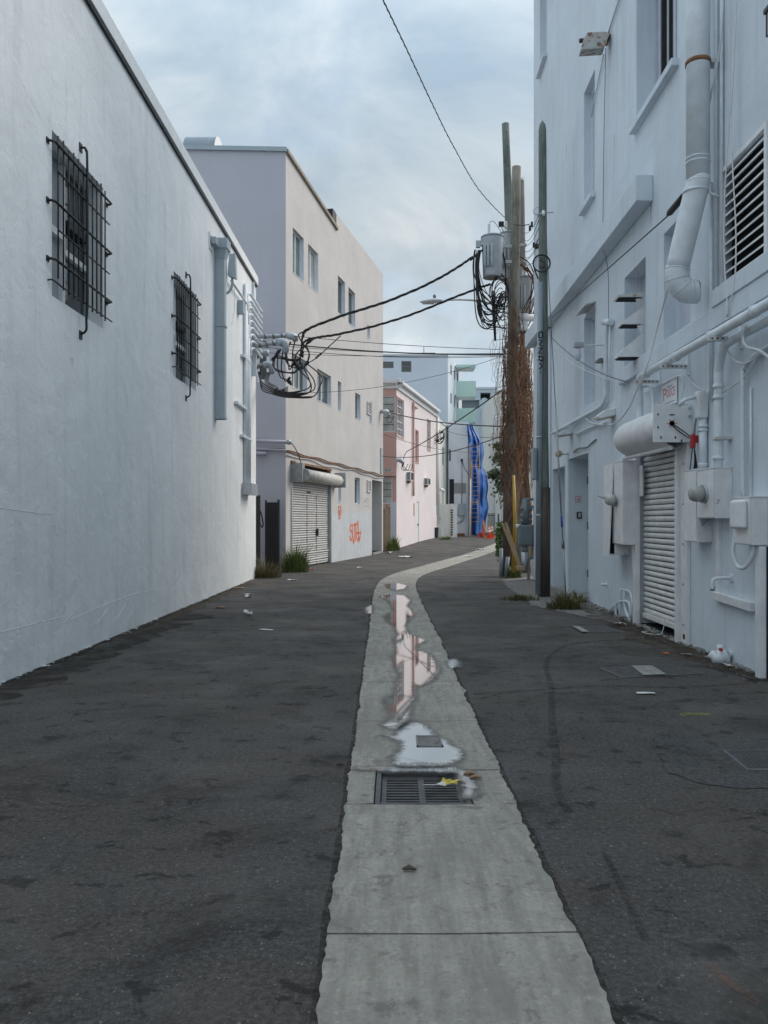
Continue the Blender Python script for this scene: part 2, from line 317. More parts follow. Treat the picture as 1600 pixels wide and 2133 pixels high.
# ------------------------------------------------------------------ object helpers
ORG = {}
def tag(o, label=None, cat=None, group=None, kind=None):
    if label: o['label'] = label
    if cat: o['category'] = cat
    if group: o['group'] = group
    if kind: o['kind'] = kind
    return o
def thing(name, label, cat, loc, group=None):
    o = bpy.data.objects.new(name, None); COL.objects.link(o); o.location = loc; o.empty_display_size = 0.2
    ORG[o.name] = Vector(loc); return tag(o, label, cat, group)

class MB:
    def __init__(s): s.v = []; s.f = []; s.sm = []
    def add(s, vs, fs, smooth=False):
        b = len(s.v); s.v += [Vector(x) for x in vs]
        for f in fs: s.f.append([b + i for i in f]); s.sm.append(smooth)
        return s
    def hexa(s, p):      # 8 points: bottom 0-3, top 4-7
        return s.add(p, [(0, 3, 2, 1), (4, 5, 6, 7), (0, 1, 5, 4), (1, 2, 6, 5), (2, 3, 7, 6), (3, 0, 4, 7)])
    def box(s, x0, x1, y0, y1, z0, z1):
        return s.hexa([(x0, y0, z0), (x1, y0, z0), (x1, y1, z0), (x0, y1, z0), (x0, y0, z1), (x1, y0, z1), (x1, y1, z1), (x0, y1, z1)])
    def fbox(s, F, u0, u1, v0, v1, n0, n1):
        return s.hexa([F.p(u, v, n) for v in (v0, v1) for (u, n) in ((u0, n0), (u1, n0), (u1, n1), (u0, n1))])
    def prism(s, pts, off):
        n = len(pts); off = Vector(off); a = [Vector(p) for p in pts]
        return s.add(a + [p + off for p in a], [tuple(range(n))[::-1], tuple(range(n, 2 * n))] + [(i, (i + 1) % n, n + (i + 1) % n, n + i) for i in range(n)])
    def tube(s, pts, r, n=8, caps=True, closed=False):
        pts = [Vector(p) for p in pts]; rr = r if isinstance(r, (list, tuple)) else [r] * len(pts)
        m = len(pts); up = None; vs = []
        for i, p in enumerate(pts):
            d = (pts[(i + 1) % m] - pts[i - 1]) if closed else (pts[min(i + 1, m - 1)] - pts[max(i - 1, 0)])
            d = d.normalized() if d.length > 1e-9 else Vector((0, 0, 1))
            if up is None:
                up = Vector((0, 0, 1)) if abs(d.z) < 0.9 else Vector((1, 0, 0))
            a = up - d * up.dot(d)
            if a.length < 1e-6: a = d.orthogonal()
            a.normalize(); up = a; b = d.cross(a)
            for j in range(n):
                t = 2 * math.pi * j / n; vs.append(p + (a * math.cos(t) + b * math.sin(t)) * rr[i])
        fs = []
        for i in range(m if closed else m - 1):
            i2 = (i + 1) % m
            for j in range(n): fs.append((i * n + j, i * n + (j + 1) % n, i2 * n + (j + 1) % n, i2 * n + j))
        s.add(vs, fs, True)
        if caps and not closed:
            b = len(s.v) - len(vs)
            s.f.append([b + j for j in range(n)][::-1]); s.sm.append(False)
            s.f.append([b + (m - 1) * n + j for j in range(n)]); s.sm.append(False)
        return s
    def cyl(s, a, b, r, n=16, r2=None): return s.tube([a, b], [r, r if r2 is None else r2], n)
    def build(s, name, mat, parent=None, loc=None, label=None, cat=None, group=None, kind=None, bevel=0.0, seg=2):
        if parent is not None: o0 = ORG[parent.name]
        elif loc is not None: o0 = Vector(loc)
        else:
            xs = [v.x for v in s.v]; ys = [v.y for v in s.v]; zs = [v.z for v in s.v]
            o0 = Vector(((min(xs) + max(xs)) / 2, (min(ys) + max(ys)) / 2, min(zs)))
        me = bpy.data.meshes.new(name); me.from_pydata([tuple(v - o0) for v in s.v], [], s.f)
        bm = bmesh.new(); bm.from_mesh(me)
        for f, sm in zip(bm.faces, s.sm): f.smooth = sm
        bmesh.ops.recalc_face_normals(bm, faces=bm.faces); bm.to_mesh(me); bm.free()
        me.materials.append(M[mat] if isinstance(mat, str) else mat)
        o = bpy.data.objects.new(name, me); COL.objects.link(o); ORG[o.name] = o0
        if parent is not None: o.parent = parent
        else: o.location = o0
        if bevel > 0:
            md = o.modifiers.new('bevel', 'BEVEL'); md.width = bevel; md.segments = seg; md.limit_method = 'ANGLE'; md.angle_limit = R(40)
        return tag(o, label, cat, group, kind)
def clone(o, off, parent=None):           # a part repeated with shared mesh data
    c = o.copy(); COL.objects.link(c); c.parent = parent or o.parent; c.location = o.location + Vector(off)
    ORG[c.name] = ORG[o.name]; return c

class Frame:                               # a wall plane: u along it, v up, n out of it
    def __init__(s, origin, udir, ndir):
        s.o = Vector(origin); s.u = Vector(udir).normalized(); s.n = Vector(ndir).normalized()
    def p(s, u, v, n=0.0): return s.o + s.u * u + s.n * n + Vector((0, 0, v))
    def at(s, px, py, n=0.0):              # photo measurement -> (u, v) on the plane n in front of the wall
        d = Vector(((px - VX) / FPX, 1, (VY - py) / FPX)); c = Vector((0, 0, CZ)); o = s.o + s.n * n
        t = s.n.dot(o - c) / s.n.dot(d); h = c + d * t - s.o
        return h.dot(s.u), h.z
    def rect(s, px0, px1, top, bot, n=0.0):      # top / bottom read at the px0 edge
        u0, v1 = s.at(px0, top, n); u1, _ = s.at(px1, top, n); _, v0 = s.at(px0, bot, n)
        return (min(u0, u1), max(u0, u1), v0, v1)
def PT(px, py, y):                         # photo measurement at distance y
    return Vector(((px - VX) / FPX * y, y, CZ + (VY - py) / FPX * y))
def g(y):                                  # the alley rises gently beyond the bend
    if y < 34: return 0.0
    if y < 52:
        t = (y - 34) / 18; return 0.42 * t * t * (3 - 2 * t)
    return 0.42 + 0.003 * (y - 52)
def GP(px, py, dz=0.0):                    # point on the ground
    y = 10.0
    for _ in range(40): y = (CZ - g(y)) * FPX / (py - VY)
    return Vector(((px - VX) / FPX * y, y, g(y) + dz))
def wall_holes(mb, F, u0, u1, v0, v1, holes, n=0.0):
    us = sorted(set([u0, u1] + [h[0] for h in holes] + [h[1] for h in holes])); vs = sorted(set([v0, v1] + [h[2] for h in holes] + [h[3] for h in holes]))
    us = [u for u in us if u0 <= u <= u1]; vs = [v for v in vs if v0 <= v <= v1]
    for a, b in zip(us, us[1:]):
        for c, d in zip(vs, vs[1:]):
            cu, cv = (a + b) / 2, (c + d) / 2
            if any(h[0] < cu < h[1] and h[2] < cv < h[3] for h in holes): continue
            mb.add([F.p(a, c, n), F.p(b, c, n), F.p(b, d, n), F.p(a, d, n)], [(0, 1, 2, 3)])
    for h in holes:
        a, b, c, d = h[:4]; dep = h[4] if len(h) > 4 else 0.2
        q = [F.p(a, c, n), F.p(b, c, n), F.p(b, d, n), F.p(a, d, n)]; r = [F.p(a, c, n - dep), F.p(b, c, n - dep), F.p(b, d, n - dep), F.p(a, d, n - dep)]
        mb.add(q + r, [(0, 1, 5, 4), (1, 2, 6, 5), (2, 3, 7, 6), (3, 0, 4, 7)])
def ring_frame(mb, F, u0, u1, v0, v1, wd, n0, n1):
    mb.fbox(F, u0, u0 + wd, v0, v1, n0, n1); mb.fbox(F, u1 - wd, u1, v0, v1, n0, n1)
    mb.fbox(F, u0 + wd, u1 - wd, v0, v0 + wd, n0, n1); mb.fbox(F, u0 + wd, u1 - wd, v1 - wd, v1, n0, n1)
def smooth_path(pts, sub=8):
    pts = [Vector(p) for p in pts]; out = []
    for i in range(len(pts) - 1):
        p0 = pts[max(i - 1, 0)]; p1 = pts[i]; p2 = pts[i + 1]; p3 = pts[min(i + 2, len(pts) - 1)]
        for j in range(sub):
            t = j / sub
            out.append(0.5 * ((2 * p1) + (p2 - p0) * t + (2 * p0 - 5 * p1 + 4 * p2 - p3) * t * t + (3 * p1 - p0 - 3 * p2 + p3) * t ** 3))
    out.append(pts[-1]); return out
def sag(a, b, s, n=18):
    a = Vector(a); b = Vector(b)
    return [a.lerp(b, i / n) - Vector((0, 0, s * 4 * (i / n) * (1 - i / n))) for i in range(n + 1)]
def window(bld, F, r, depth=0.16, fr='white_trim', gl='glass', mull=0, cross=0, fw=0.05, sill=None, name='window'):
    u0, u1, v0, v1 = r[:4]
    mb = MB(); ring_frame(mb, F, u0, u1, v0, v1, fw, -depth, -depth + 0.06)
    wdw = mb.build(name, fr, bld)
    for i in range(mull):
        c = u0 + (u1 - u0) * (i + 1) / (mull + 1); MB().fbox(F, c - fw / 2, c + fw / 2, v0 + fw, v1 - fw, -depth + 0.002, -depth + 0.058).build('mullion', fr, wdw)
    for i in range(cross):
        c = v0 + (v1 - v0) * (i + 1) / (cross + 1); MB().fbox(F, u0 + fw, u1 - fw, c - fw / 2, c + fw / 2, -depth + 0.004, -depth + 0.055).build('crossbar', fr, wdw)
    MB().fbox(F, u0 + fw * 0.5, u1 - fw * 0.5, v0 + fw * 0.5, v1 - fw * 0.5, -depth + 0.01, -depth + 0.02).build('pane', gl, wdw)
    if sill: MB().fbox(F, u0 - sill[0], u1 + sill[0], v0 - sill[1], v0 - 0.002, -0.02, sill[2]).build('sill', sill[3], wdw, bevel=0.008)
    return wdw
def text_mesh(s, size):
    cu = bpy.data.curves.new('t', 'FONT'); cu.body = s; cu.size = size; cu.resolution_u = 2
    ob = bpy.data.objects.new('t', cu); COL.objects.link(ob)
    me = bpy.data.meshes.new_from_object(ob.evaluated_get(bpy.context.evaluated_depsgraph_get()))
    v = [x.co.copy() for x in me.vertices]; f = [tuple(p.vertices) for p in me.polygons]
    bpy.data.objects.remove(ob); bpy.data.curves.remove(cu); bpy.data.meshes.remove(me); return v, f
def ribbon(mb, F, pts, wd, n):             # a flat painted stroke on a wall; pts are (u, v)
    pts = [Vector((a, b, 0)) for a, b in pts]; L_, R_ = [], []
    for i, p in enumerate(pts):
        d = (pts[min(i + 1, len(pts) - 1)] - pts[max(i - 1, 0)]).normalized(); q = Vector((-d.y, d.x, 0)) * wd / 2
        L_.append(p + q); R_.append(p - q)
    vs = [F.p(q.x, q.y, n) for q in L_] + [F.p(q.x, q.y, n) for q in R_]; m = len(pts)
    mb.add(vs, [(i, i + 1, m + i + 1, m + i) for i in range(m - 1)])

# ------------------------------------------------------------------ ground, gutter, water
GC = [(0.42, -8), (0.30, -3), (0.22, 2.5), (0.107, 10.9), (0.02, 16.8), (0.08, 20.6), (0.48, 23.6), (1.34, 27.2), (3.25, 35), (5.5, 43), (8.2, 52), (12, 62)]
GPATH = smooth_path([(a, b, 0) for a, b in GC], 60)
def gutter_at(y):
    lo, hi = 0, len(GPATH) - 1
    while hi - lo > 1:
        md = (lo + hi) // 2
        if GPATH[md].y < y: lo = md
        else: hi = md
    a, b = GPATH[lo], GPATH[hi]; t = (y - a.y) / max(1e-6, b.y - a.y); d = (b - a).normalized()
    return a.x + (b.x - a.x) * t, d
GX0, GX1, GY0, GY1 = -0.115, 0.425, 4.44, 5.04      # the drain opening
xs = [-600, -200, -60, -20, -8, -3, -1, GX0, GX1, 1, 3, 8, 20, 60, 200, 600]
ys = [-300, -60, -20, 0, 2, GY0, GY1, 8, 14, 20, 26, 32] + [34 + i for i in range(19)] + [60, 80, 120, 250, 600]
mb = MB()
for a, b in zip(xs, xs[1:]):
    for c, d in zip(ys, ys[1:]):
        if a == GX0 and c == GY0: continue
        mb.add([(a, c, g(c)), (b, c, g(c)), (b, d, g(d)), (a, d, g(d))], [(0, 1, 2, 3)])
bm_ground = mb.build('alley_road', 'asphalt', loc=(0, 0, 0), kind='structure')
mb = MB(); mb.add([(GX0, GY0, -0.0), (GX1, GY0, -0.0), (GX1, GY1, -0.0), (GX0, GY1, -0.0), (GX0, GY0, -0.6), (GX1, GY0, -0.6), (GX1, GY1, -0.6), (GX0, GY1, -0.6)],
    [(4, 5, 6, 7), (0, 1, 5, 4), (1, 2, 6, 5), (2, 3, 7, 6), (3, 0, 4, 7)]); mb.build('drain_pit', 'dark', bm_ground)
gut = bpy.data.objects.new('gutter_channel', None); COL.objects.link(gut); gut['kind'] = 'structure'; ORG['gutter_channel'] = Vector((0, 0, 0))
joints = [-7.5, -4.5, -1.6, 1.2, 3.05, 4.44, 5.04, 6.27, 7.8, 9.3, 10.8, 12.4, 14.0, 15.6, 17.2, 18.8, 20.6, 22.4, 24.2, 26.2, 28.2, 30.4, 32.6, 35, 37.5, 40, 42.5, 45, 48, 51, 54, 58]
def edge_noise(y, s): return 0.020 * mnoise.noise((s * 11.3, y * 2.3, 0)) + 0.016 * mnoise.noise((s * 5.1, y * 9.0, 3)) + 0.012 * mnoise.noise((s * 2.7, y * 31, 5))
def slab(y0, y1, x_lo=None, x_hi=None):
    mb = MB(); gap = 0.006; n = max(4, int((y1 - y0) / (0.035 if y1 < 20 else 0.09)))
    Ls, Rs = [], []
    for i in range(n + 1):
        y = y0 + gap + (y1 - y0 - 2 * gap) * i / n; cx, d = gutter_at(y); wob = 0.012 * mnoise.noise((0, y0, 9)) 
        half = 0.462; nx = Vector((d.y, -d.x, 0))
        l = Vector((cx, y, 0)) - nx * (half + edge_noise(y, 1)); r = Vector((cx, y, 0)) + nx * (half + edge_noise(y, 2))
        if i in (0, n): pass
        if x_lo is not None: l.x = x_lo
        if x_hi is not None: r.x = x_hi
        Ls.append(l); Rs.append(r)
    top = 0.007
    vs = []
    for l, r in zip(Ls, Rs):
        for q in range(5):
            p = l.lerp(r, q / 4); dip = -0.004 * (1 - abs(q - 2) / 2)
            vs.append((p.x, p.y, g(p.y) + top + dip))
    fs = []
    for i in range(n):
        for q in range(4): fs.append((i * 5 + q, i * 5 + q + 1, (i + 1) * 5 + q + 1, (i + 1) * 5 + q))
    mb.add(vs, fs)
    for side in (0, 4):
        b = [vs[i * 5 + side] for i in range(n + 1)]
        mb.add(b + [(x, y, z - 0.03) for x, y, z in b], [(i, i + 1, n + 2 + i, n + 1 + i) for i in range(n)])
    for end in (0, n):
        b = [vs[end * 5 + q] for q in range(5)]
        mb.add(b + [(x, y, z - 0.03) for x, y, z in b], [(q, q + 1, 6 + q, 5 + q) for q in range(4)])
    return mb.build('slab', 'concrete', gut)
for a, b in zip(joints, joints[1:]):
    if a == GY0:
        slab(a, b, None, GX0 - 0.004); slab(a, b, GX1 + 0.004, None)
    else: slab(a, b)

import numpy as np
def puddle(name, pts, label):
    P = [GP(640 + x / 3.478, 1180 + y / 3.478) for x, y in pts]; poly = np.array([(p.x, p.y) for p in P])
    x0, y0 = poly.min(0) - 0.12; x1, y1 = poly.max(0) + 0.25
    nx = max(8, int((x1 - x0) / 0.02)); ny = max(8, int((y1 - y0) / 0.035))
    gx, gy = np.meshgrid(np.linspace(x0, x1, nx), np.linspace(y0, y1, ny)); q = np.stack([gx.ravel(), gy.ravel()], 1)
    a = poly; b = np.roll(poly, -1, 0); best = np.full(len(q), 9.0); ins = np.zeros(len(q), bool)
    for s, e_ in zip(a, b):
        d = e_ - s; t = np.clip(((q - s) @ d) / max(1e-9, d @ d), 0, 1); best = np.minimum(best, np.hypot(*(q - s - t[:, None] * d).T))
        c = ((s[1] > q[:, 1]) != (e_[1] > q[:, 1])) & (q[:, 0] < d[0] * (q[:, 1] - s[1]) / (d[1] if abs(d[1]) > 1e-9 else 1e-9) + s[0]); ins ^= c
    sd_ = np.where(ins, best, -best); wet = np.clip(0.5 + sd_ * 0.9 + 0.010, 0, 1)
    keep = sd_ > -0.10
    idx = -np.ones(len(q), int); vs = []; wv = []; fs = []
    for j in range(ny - 1):
        for i in range(nx - 1):
            c = [j * nx + i, j * nx + i + 1, (j + 1) * nx + i + 1, (j + 1) * nx + i]
            if not any(keep[x] for x in c): continue
            for x in c:
                if idx[x] < 0: idx[x] = len(vs); vs.append((q[x, 0], q[x, 1], 0.0125)); wv.append(wet[x])
            fs.append([idx[x] for x in c])
    me = bpy.data.meshes.new(name); me.from_pydata(vs, [], fs); me.materials.append(M['water'])
    at = me.attributes.new('wet', 'FLOAT', 'POINT'); at.data.foreach_set('value', np.array(wv, dtype=np.float32))
    o = bpy.data.objects.new(name, me); COL.objects.link(o); o['kind'] = 'structure'; o['label'] = label
puddle('puddle', [(585, 1235), (650, 1250), (690, 1190), (700, 1150), (760, 1135), (820, 1150), (880, 1200), (890, 1230), (960, 1255), (1030, 1310), (1100, 1350), (1095, 1400), (1040, 1440), (960, 1465), (700, 1468), (640, 1440), (660, 1380), (700, 1330), (690, 1270), (620, 1255)],
       'puddle of rainwater reflecting blue sky just beyond the drain grate')
puddle('puddle', [(560, 1160), (600, 1140), (620, 1090), (610, 1040), (580, 990), (600, 950), (650, 930), (660, 870), (690, 800), (650, 740), (635, 660), (660, 630), (650, 560), (640, 530), (670, 500), (640, 440), (600, 410), (565, 370), (590, 345), (640, 330), (600, 260), (530, 220), (620, 205), (700, 215), (740, 250), (715, 290), (775, 350), (720, 400), (700, 440), (720, 490), (850, 540), (780, 580), (770, 610), (880, 640), (945, 760), (900, 830), (820, 870), (770, 850), (770, 960), (740, 1030), (720, 1080), (740, 1120), (690, 1170), (640, 1190)],
       'long narrow puddle winding up the middle of the gutter')
puddle('puddle', [(1020, 690), (1060, 680), (1090, 705), (1085, 735), (1045, 742)], 'small puddle at the right edge of the gutter')
puddle('puddle', [(570, 130), (660, 125), (720, 140), (700, 165), (640, 175), (590, 160)], 'thin puddle at the far bend of the gutter')
puddle('puddle', [(380, 1476), (1060, 1470), (1180, 1520), (1190, 1600), (1185, 1690), (1160, 1690), (1150, 1570), (1100, 1500), (800, 1490), (600, 1490)], 'wet rim around the back and right of the drain grate')
puddle('puddle', [(430, 305), (465, 285), (466, 345), (440, 345)], 'small puddle at the left edge of the gutter')

for sd_g in (-1, 1):
    for off, wd_g in ((0.50, 0.045),):
        Lf, Rt = [], []
        for i in range(900):
            y = 0.5 + 25 * i / 900; cx, d = gutter_at(y); nx = Vector((d.y, -d.x, 0)); w_g = wd_g * (0.7 + 0.7 * mnoise.noise((y * 1.7, sd_g, 0)))
            c_ = Vector((cx, y, 0.0045)) + nx * sd_g * (0.455 + max(0.03, w_g)); c2 = Vector((cx, y, 0.0045)) + nx * sd_g * 0.43
            Lf.append(c_); Rt.append(c2)
        MB().add(Lf + Rt, [(i, i + 1, 900 + i + 1, 900 + i) for i in range(899)]).build('edge_dirt', 'edge_dirt', bm_ground)
# drain grate
gr = thing('drain_grate', 'cast iron drain grate set into the concrete gutter', 'drain grate', (0.155, 4.74, 0))
mb = MB(); fx0, fx1, fy0, fy1 = GX0 + 0.004, GX1 - 0.004, GY0 + 0.004, GY1 - 0.004
ft = -0.004
for a in ((fx0, fx0 + 0.03, fy0, fy1), (fx1 - 0.03, fx1, fy0, fy1), (fx0 + 0.03, fx1 - 0.03, fy0, fy0 + 0.025), (fx0 + 0.03, fx1 - 0.03, fy1 - 0.03, fy1)): mb.box(*a, -0.06, ft + 0.008)
mb.build('frame', 'grate_iron', gr, bevel=0.003)
mb = MB(); ix0, ix1, iy0, iy1 = fx0 + 0.034, fx1 - 0.034, fy0 + 0.028, fy1 - 0.034; cx = (ix0 + ix1) / 2 - 0.0
mb.box(cx - 0.018, cx + 0.018, iy0, iy1, -0.05, ft - 0.016); mb.box(ix0, ix0 + 0.028, iy0, iy1, -0.05, ft - 0.017); mb.box(ix1 - 0.028, ix1, iy0, iy1, -0.05, ft - 0.017)
mb.box(ix0, ix1, iy0, iy0 + 0.02, -0.05, ft - 0.018); mb.box(ix0, ix1, iy1 - 0.05, iy1, -0.05, ft - 0.018); mb.build('rim', 'grate_iron', gr)
nb = 10; step = (iy1 - 0.05 - iy0 - 0.02) / nb
b0 = MB().box(ix0 + 0.026, cx - 0.016, iy0 + 0.02 + step * 0.62, iy0 + 0.02 + step, -0.05, ft - 0.02).build('bar', 'grate_iron', gr)
b1 = MB().box(cx + 0.016, ix1 - 0.026, iy0 + 0.02 + step * 0.62, iy0 + 0.02 + step, -0.05, ft - 0.02).build('bar', 'grate_iron', gr)
for i in range(1, nb): clone(b0, (0, step * i, 0)); clone(b1, (0, step * i, 0))

q4 = [GP(x, y, 0.0) for x, y in ((868, 1559), (924, 1559), (916, 1537), (866, 1537))]; c4 = sum(q4, Vector()) / 4
t = thing('valve_box', 'small rectangular iron valve box standing in the near puddle', 'valve box', c4)
for a_, b_ in zip(q4, q4[1:] + q4[:1]):
    d4 = (c4 - (a_ + b_) / 2).normalized() * 0.012; MB().prism([a_, b_, b_ + d4, a_ + d4], (0, 0, 0.019)).build('rim', 'dark_galv', t)
MB().prism([c4 + (p_ - c4) * 0.9 for p_ in q4], (0, 0, 0.0145)).build('lid', 'concrete_grey', t)
# asphalt patch, covers
def ground_poly(name, px, mat, dz, label=None, kind='structure', parent=None, jag=0.0):
    P = [GP(x, y, dz) for x, y in px]; Q = []
    for a, b in zip(P, P[1:] + P[:1]):
        n = max(1, int((b - a).length / 0.06)) if jag else 1
        for i in range(n):
            q = a.lerp(b, i / n); Q.append(q + Vector((mnoise.noise(q * 7) * jag, mnoise.noise(q * 7 + Vector((9, 0, 0))) * jag, 0)))
    mb = MB(); mb.add(Q, [tuple(range(len(Q)))])
    return mb.build(name, mat, parent, label=label, kind=None if parent else kind)
ground_poly('asphalt_patch', [(1360, 1535), (1440, 1522), (1640, 1525), (1700, 1640), (1560, 1645), (1470, 1635), (1390, 1610)], 'asphalt_dark', 0.004, 'darker asphalt repair patch around the utility cover', jag=0.05)
ground_poly('concrete_pad', [(1045, 1208), (1120, 1200), (1290, 1270), (1290, 1300), (1110, 1262), (1060, 1225)], 'concrete_grey', 0.005, 'cracked pale concrete apron at the foot of the poles', jag=0.12)
def cover_plate(px, label, mat='steel_plate', rows=9):
    P = [GP(x, y) for x, y in px]; c = sum(P, Vector()) / 4
    t = thing('utility_cover', label, 'cover', c)
    MB().prism([p + Vector((0, 0, 0.001)) for p in P], (0, 0, 0.011)).build('rim', 'dark_galv', t, bevel=0.003)
    Q = [c + (p - c) * 0.93 for p in P]
    MB().prism([p + Vector((0, 0, 0.006)) for p in Q], (0, 0, 0.010)).build('plate', mat, t)
    mb = MB()
    for i in range(1, rows):
        for j in range(1, rows):
            a = Q[0].lerp(Q[1], i / rows).lerp(Q[3].lerp(Q[2], i / rows), j / rows); s_ = 0.009
            e1 = (Q[1] - Q[0]).normalized() * s_ * (1 if (i + j) % 2 else 0.35); e2 = (Q[3] - Q[0]).normalized() * s_ * (0.35 if (i + j) % 2 else 1)
            mb.prism([a - e1 - e2 + Vector((0, 0, 0.0155)), a + e1 - e2 + Vector((0, 0, 0.0155)), a + e1 + e2 + Vector((0, 0, 0.0155)), a - e1 + e2 + Vector((0, 0, 0.0155))], (0, 0, 0.003))
    o = mb.build('tread_pattern', mat, t); o['kind'] = 'stuff'
    return t
cover_plate([(1556, 1606), (1660, 1606), (1612, 1565), (1506, 1565)], 'patterned steel utility cover in the dark asphalt patch', rows=16)
cover_plate([(1296, 1413), (1382, 1409), (1328, 1389), (1250, 1393)], 'dark steel cover left of the pale strip by the shutter', rows=14)
cover_plate([(1384, 1409), (1466, 1404), (1398, 1386), (1330, 1389)], 'dark steel cover right of the pale strip by the shutter', rows=14)
cover_plate([(1222, 1319), (1300, 1318), (1262, 1306), (1196, 1307)], 'steel cover lying beyond the open shutter near the weeds', rows=12)
ground_poly('concrete_strip', [(1340, 1411), (1388, 1409), (1358, 1391), (1315, 1391)], 'concrete_pale', 0.024, 'pale concrete strip between two steel covers')
ground_poly('concrete_strip', [(1212, 1319), (1228, 1319), (1206, 1307), (1192, 1307)], 'concrete_pale', 0.022, 'short pale strip beside the far steel cover')
# tyre marks and faint paint on the road
def road_stroke(px, wd, mat, name):
    P = smooth_path([GP(x, y, 0.006) for x, y in px], 10); Lf, Rt = [], []
    for i, p in enumerate(P):
        d = (P[min(i + 1, len(P) - 1)] - P[max(i - 1, 0)]).normalized(); q = Vector((-d.y, d.x, 0)) * wd / 2
        Lf.append(p + q); Rt.append(p - q)
    m = len(P); mb = MB(); mb.add(Lf + Rt, [(i, i + 1, m + i + 1, m + i) for i in range(m - 1)]); return mb.build(name, mat, bm_ground)
road_stroke([(1330, 1332), (1220, 1338), (1160, 1355), (1138, 1385), (1148, 1430), (1150, 1500), (1158, 1570), (1160, 1640), (1185, 1695)], 0.055, 'tyre', 'tyre_mark')
road_stroke([(985, 1447), (1060, 1442), (1150, 1436), (1240, 1430), (1420, 1432), (1560, 1424)], 0.05, 'tyre', 'tyre_mark')
road_stroke([(945, 1363), (1060, 1352), (1160, 1345), (1260, 1335)], 0.04, 'tyre', 'tyre_mark')
road_stroke([(1475, 2010), (1500, 2035), (1540, 2065), (1580, 2095)], 0.035, 'spray_faint', 'spray_mark')
road_stroke([(1415, 1491), (1440, 1488), (1478, 1490)], 0.07, 'spray_yellow', 'spray_mark')
for px in ([(1255, 1770), (1290, 1840), (1345, 1960)], [(1105, 1562), (1060, 1566), (1020, 1568)]): road_stroke(px, 0.03, 'tyre', 'tyre_mark')

# ------------------------------------------------------------------ building A: white wall on the left
FA = Frame((-3.73, 0, 0), (0, 1, 0), (1, 0, 0)); AY1 = 21.87; AH = 7.86
bA = thing('white_building', 'long white stucco building with two barred windows on the left', 'building', (-7, 6, 0))
WA1 = (8.87, 10.43, 3.99, 5.79, 0.26); WA2 = (13.75, 15.28, 3.97, 5.75, 0.26)
mb = MB(); wall_holes(mb, FA, -4, AY1, -0.3, AH, [WA1, WA2])
mb.add([(-3.73, AY1, -0.3), (-16, AY1, -0.3), (-16, AY1, AH), (-3.73, AY1, AH)], [(0, 1, 2, 3)])
mb.add([(-3.73, -4, -0.3), (-16, -4, -0.3), (-16, -4, AH), (-3.73, -4, AH)], [(0, 1, 2, 3)])
mb.add([(-16, AY1, -0.3), (-16, -4, -0.3), (-16, -4, AH), (-16, AY1, AH)], [(0, 1, 2, 3)])
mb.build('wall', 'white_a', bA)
MB().box(-16, -3.735, -4, AY1 - 0.01, AH - 0.25, AH - 0.02).build('roof', 'concrete_pale', bA)
mb = MB()
for i in range(9):
    a = -4 + i * 3.0; b = min(a + 2.994, AY1 + 0.03)
    o = MB().box(-3.97, -3.668, a, b, AH - 0.03, AH + 0.20).build('coping', 'coping_a', bA, bevel=0.01)
MB().box(-3.73, -3.685, -4, AY1 + 0.015, AH - 0.075, AH - 0.032).build('drip_edge', 'iron', bA)
for r in (WA1, WA2):
    u0, u1, v0, v1, d = r
    mb = MB(); ring_frame(mb, FA, u0, u1, v0, v1, 0.06, -d, -d + 0.07); wd = mb.build('window', 'board', bA)
    c = (u0 + u1) / 2
    MB().fbox(FA, c - 0.035, c + 0.035, v0 + 0.06, v1 - 0.06, -d + 0.002, -d + 0.075).build('mullion', 'white_trim', wd)
    MB().fbox(FA, u0 + 0.06, c - 0.035, v0 + 0.85, v0 + 0.93, -d + 0.003, -d + 0.085).build('sash_rail', 'white_trim', wd)
    MB().fbox(FA, c + 0.035, u1 - 0.06, v0 + 0.70, v0 + 0.77, -d + 0.003, -d + 0.085).build('sash_rail', 'white_trim', wd)
    MB().fbox(FA, u0 + 0.05, c, v0 + 0.05, v1 - 0.05, -d + 0.012, -d + 0.022).build('pane', 'board', wd)
    MB().fbox(FA, c, u1 - 0.05, v0 + 0.05, v1 - 0.05, -d + 0.012, -d + 0.03).build('pane', 'glass', wd)
    MB().fbox(FA, c + 0.1, u1 - 0.1, v0 + 1.05, v0 + 1.14, -d + 0.03, -d + 0.10).build('vent_slot', 'iron', wd)
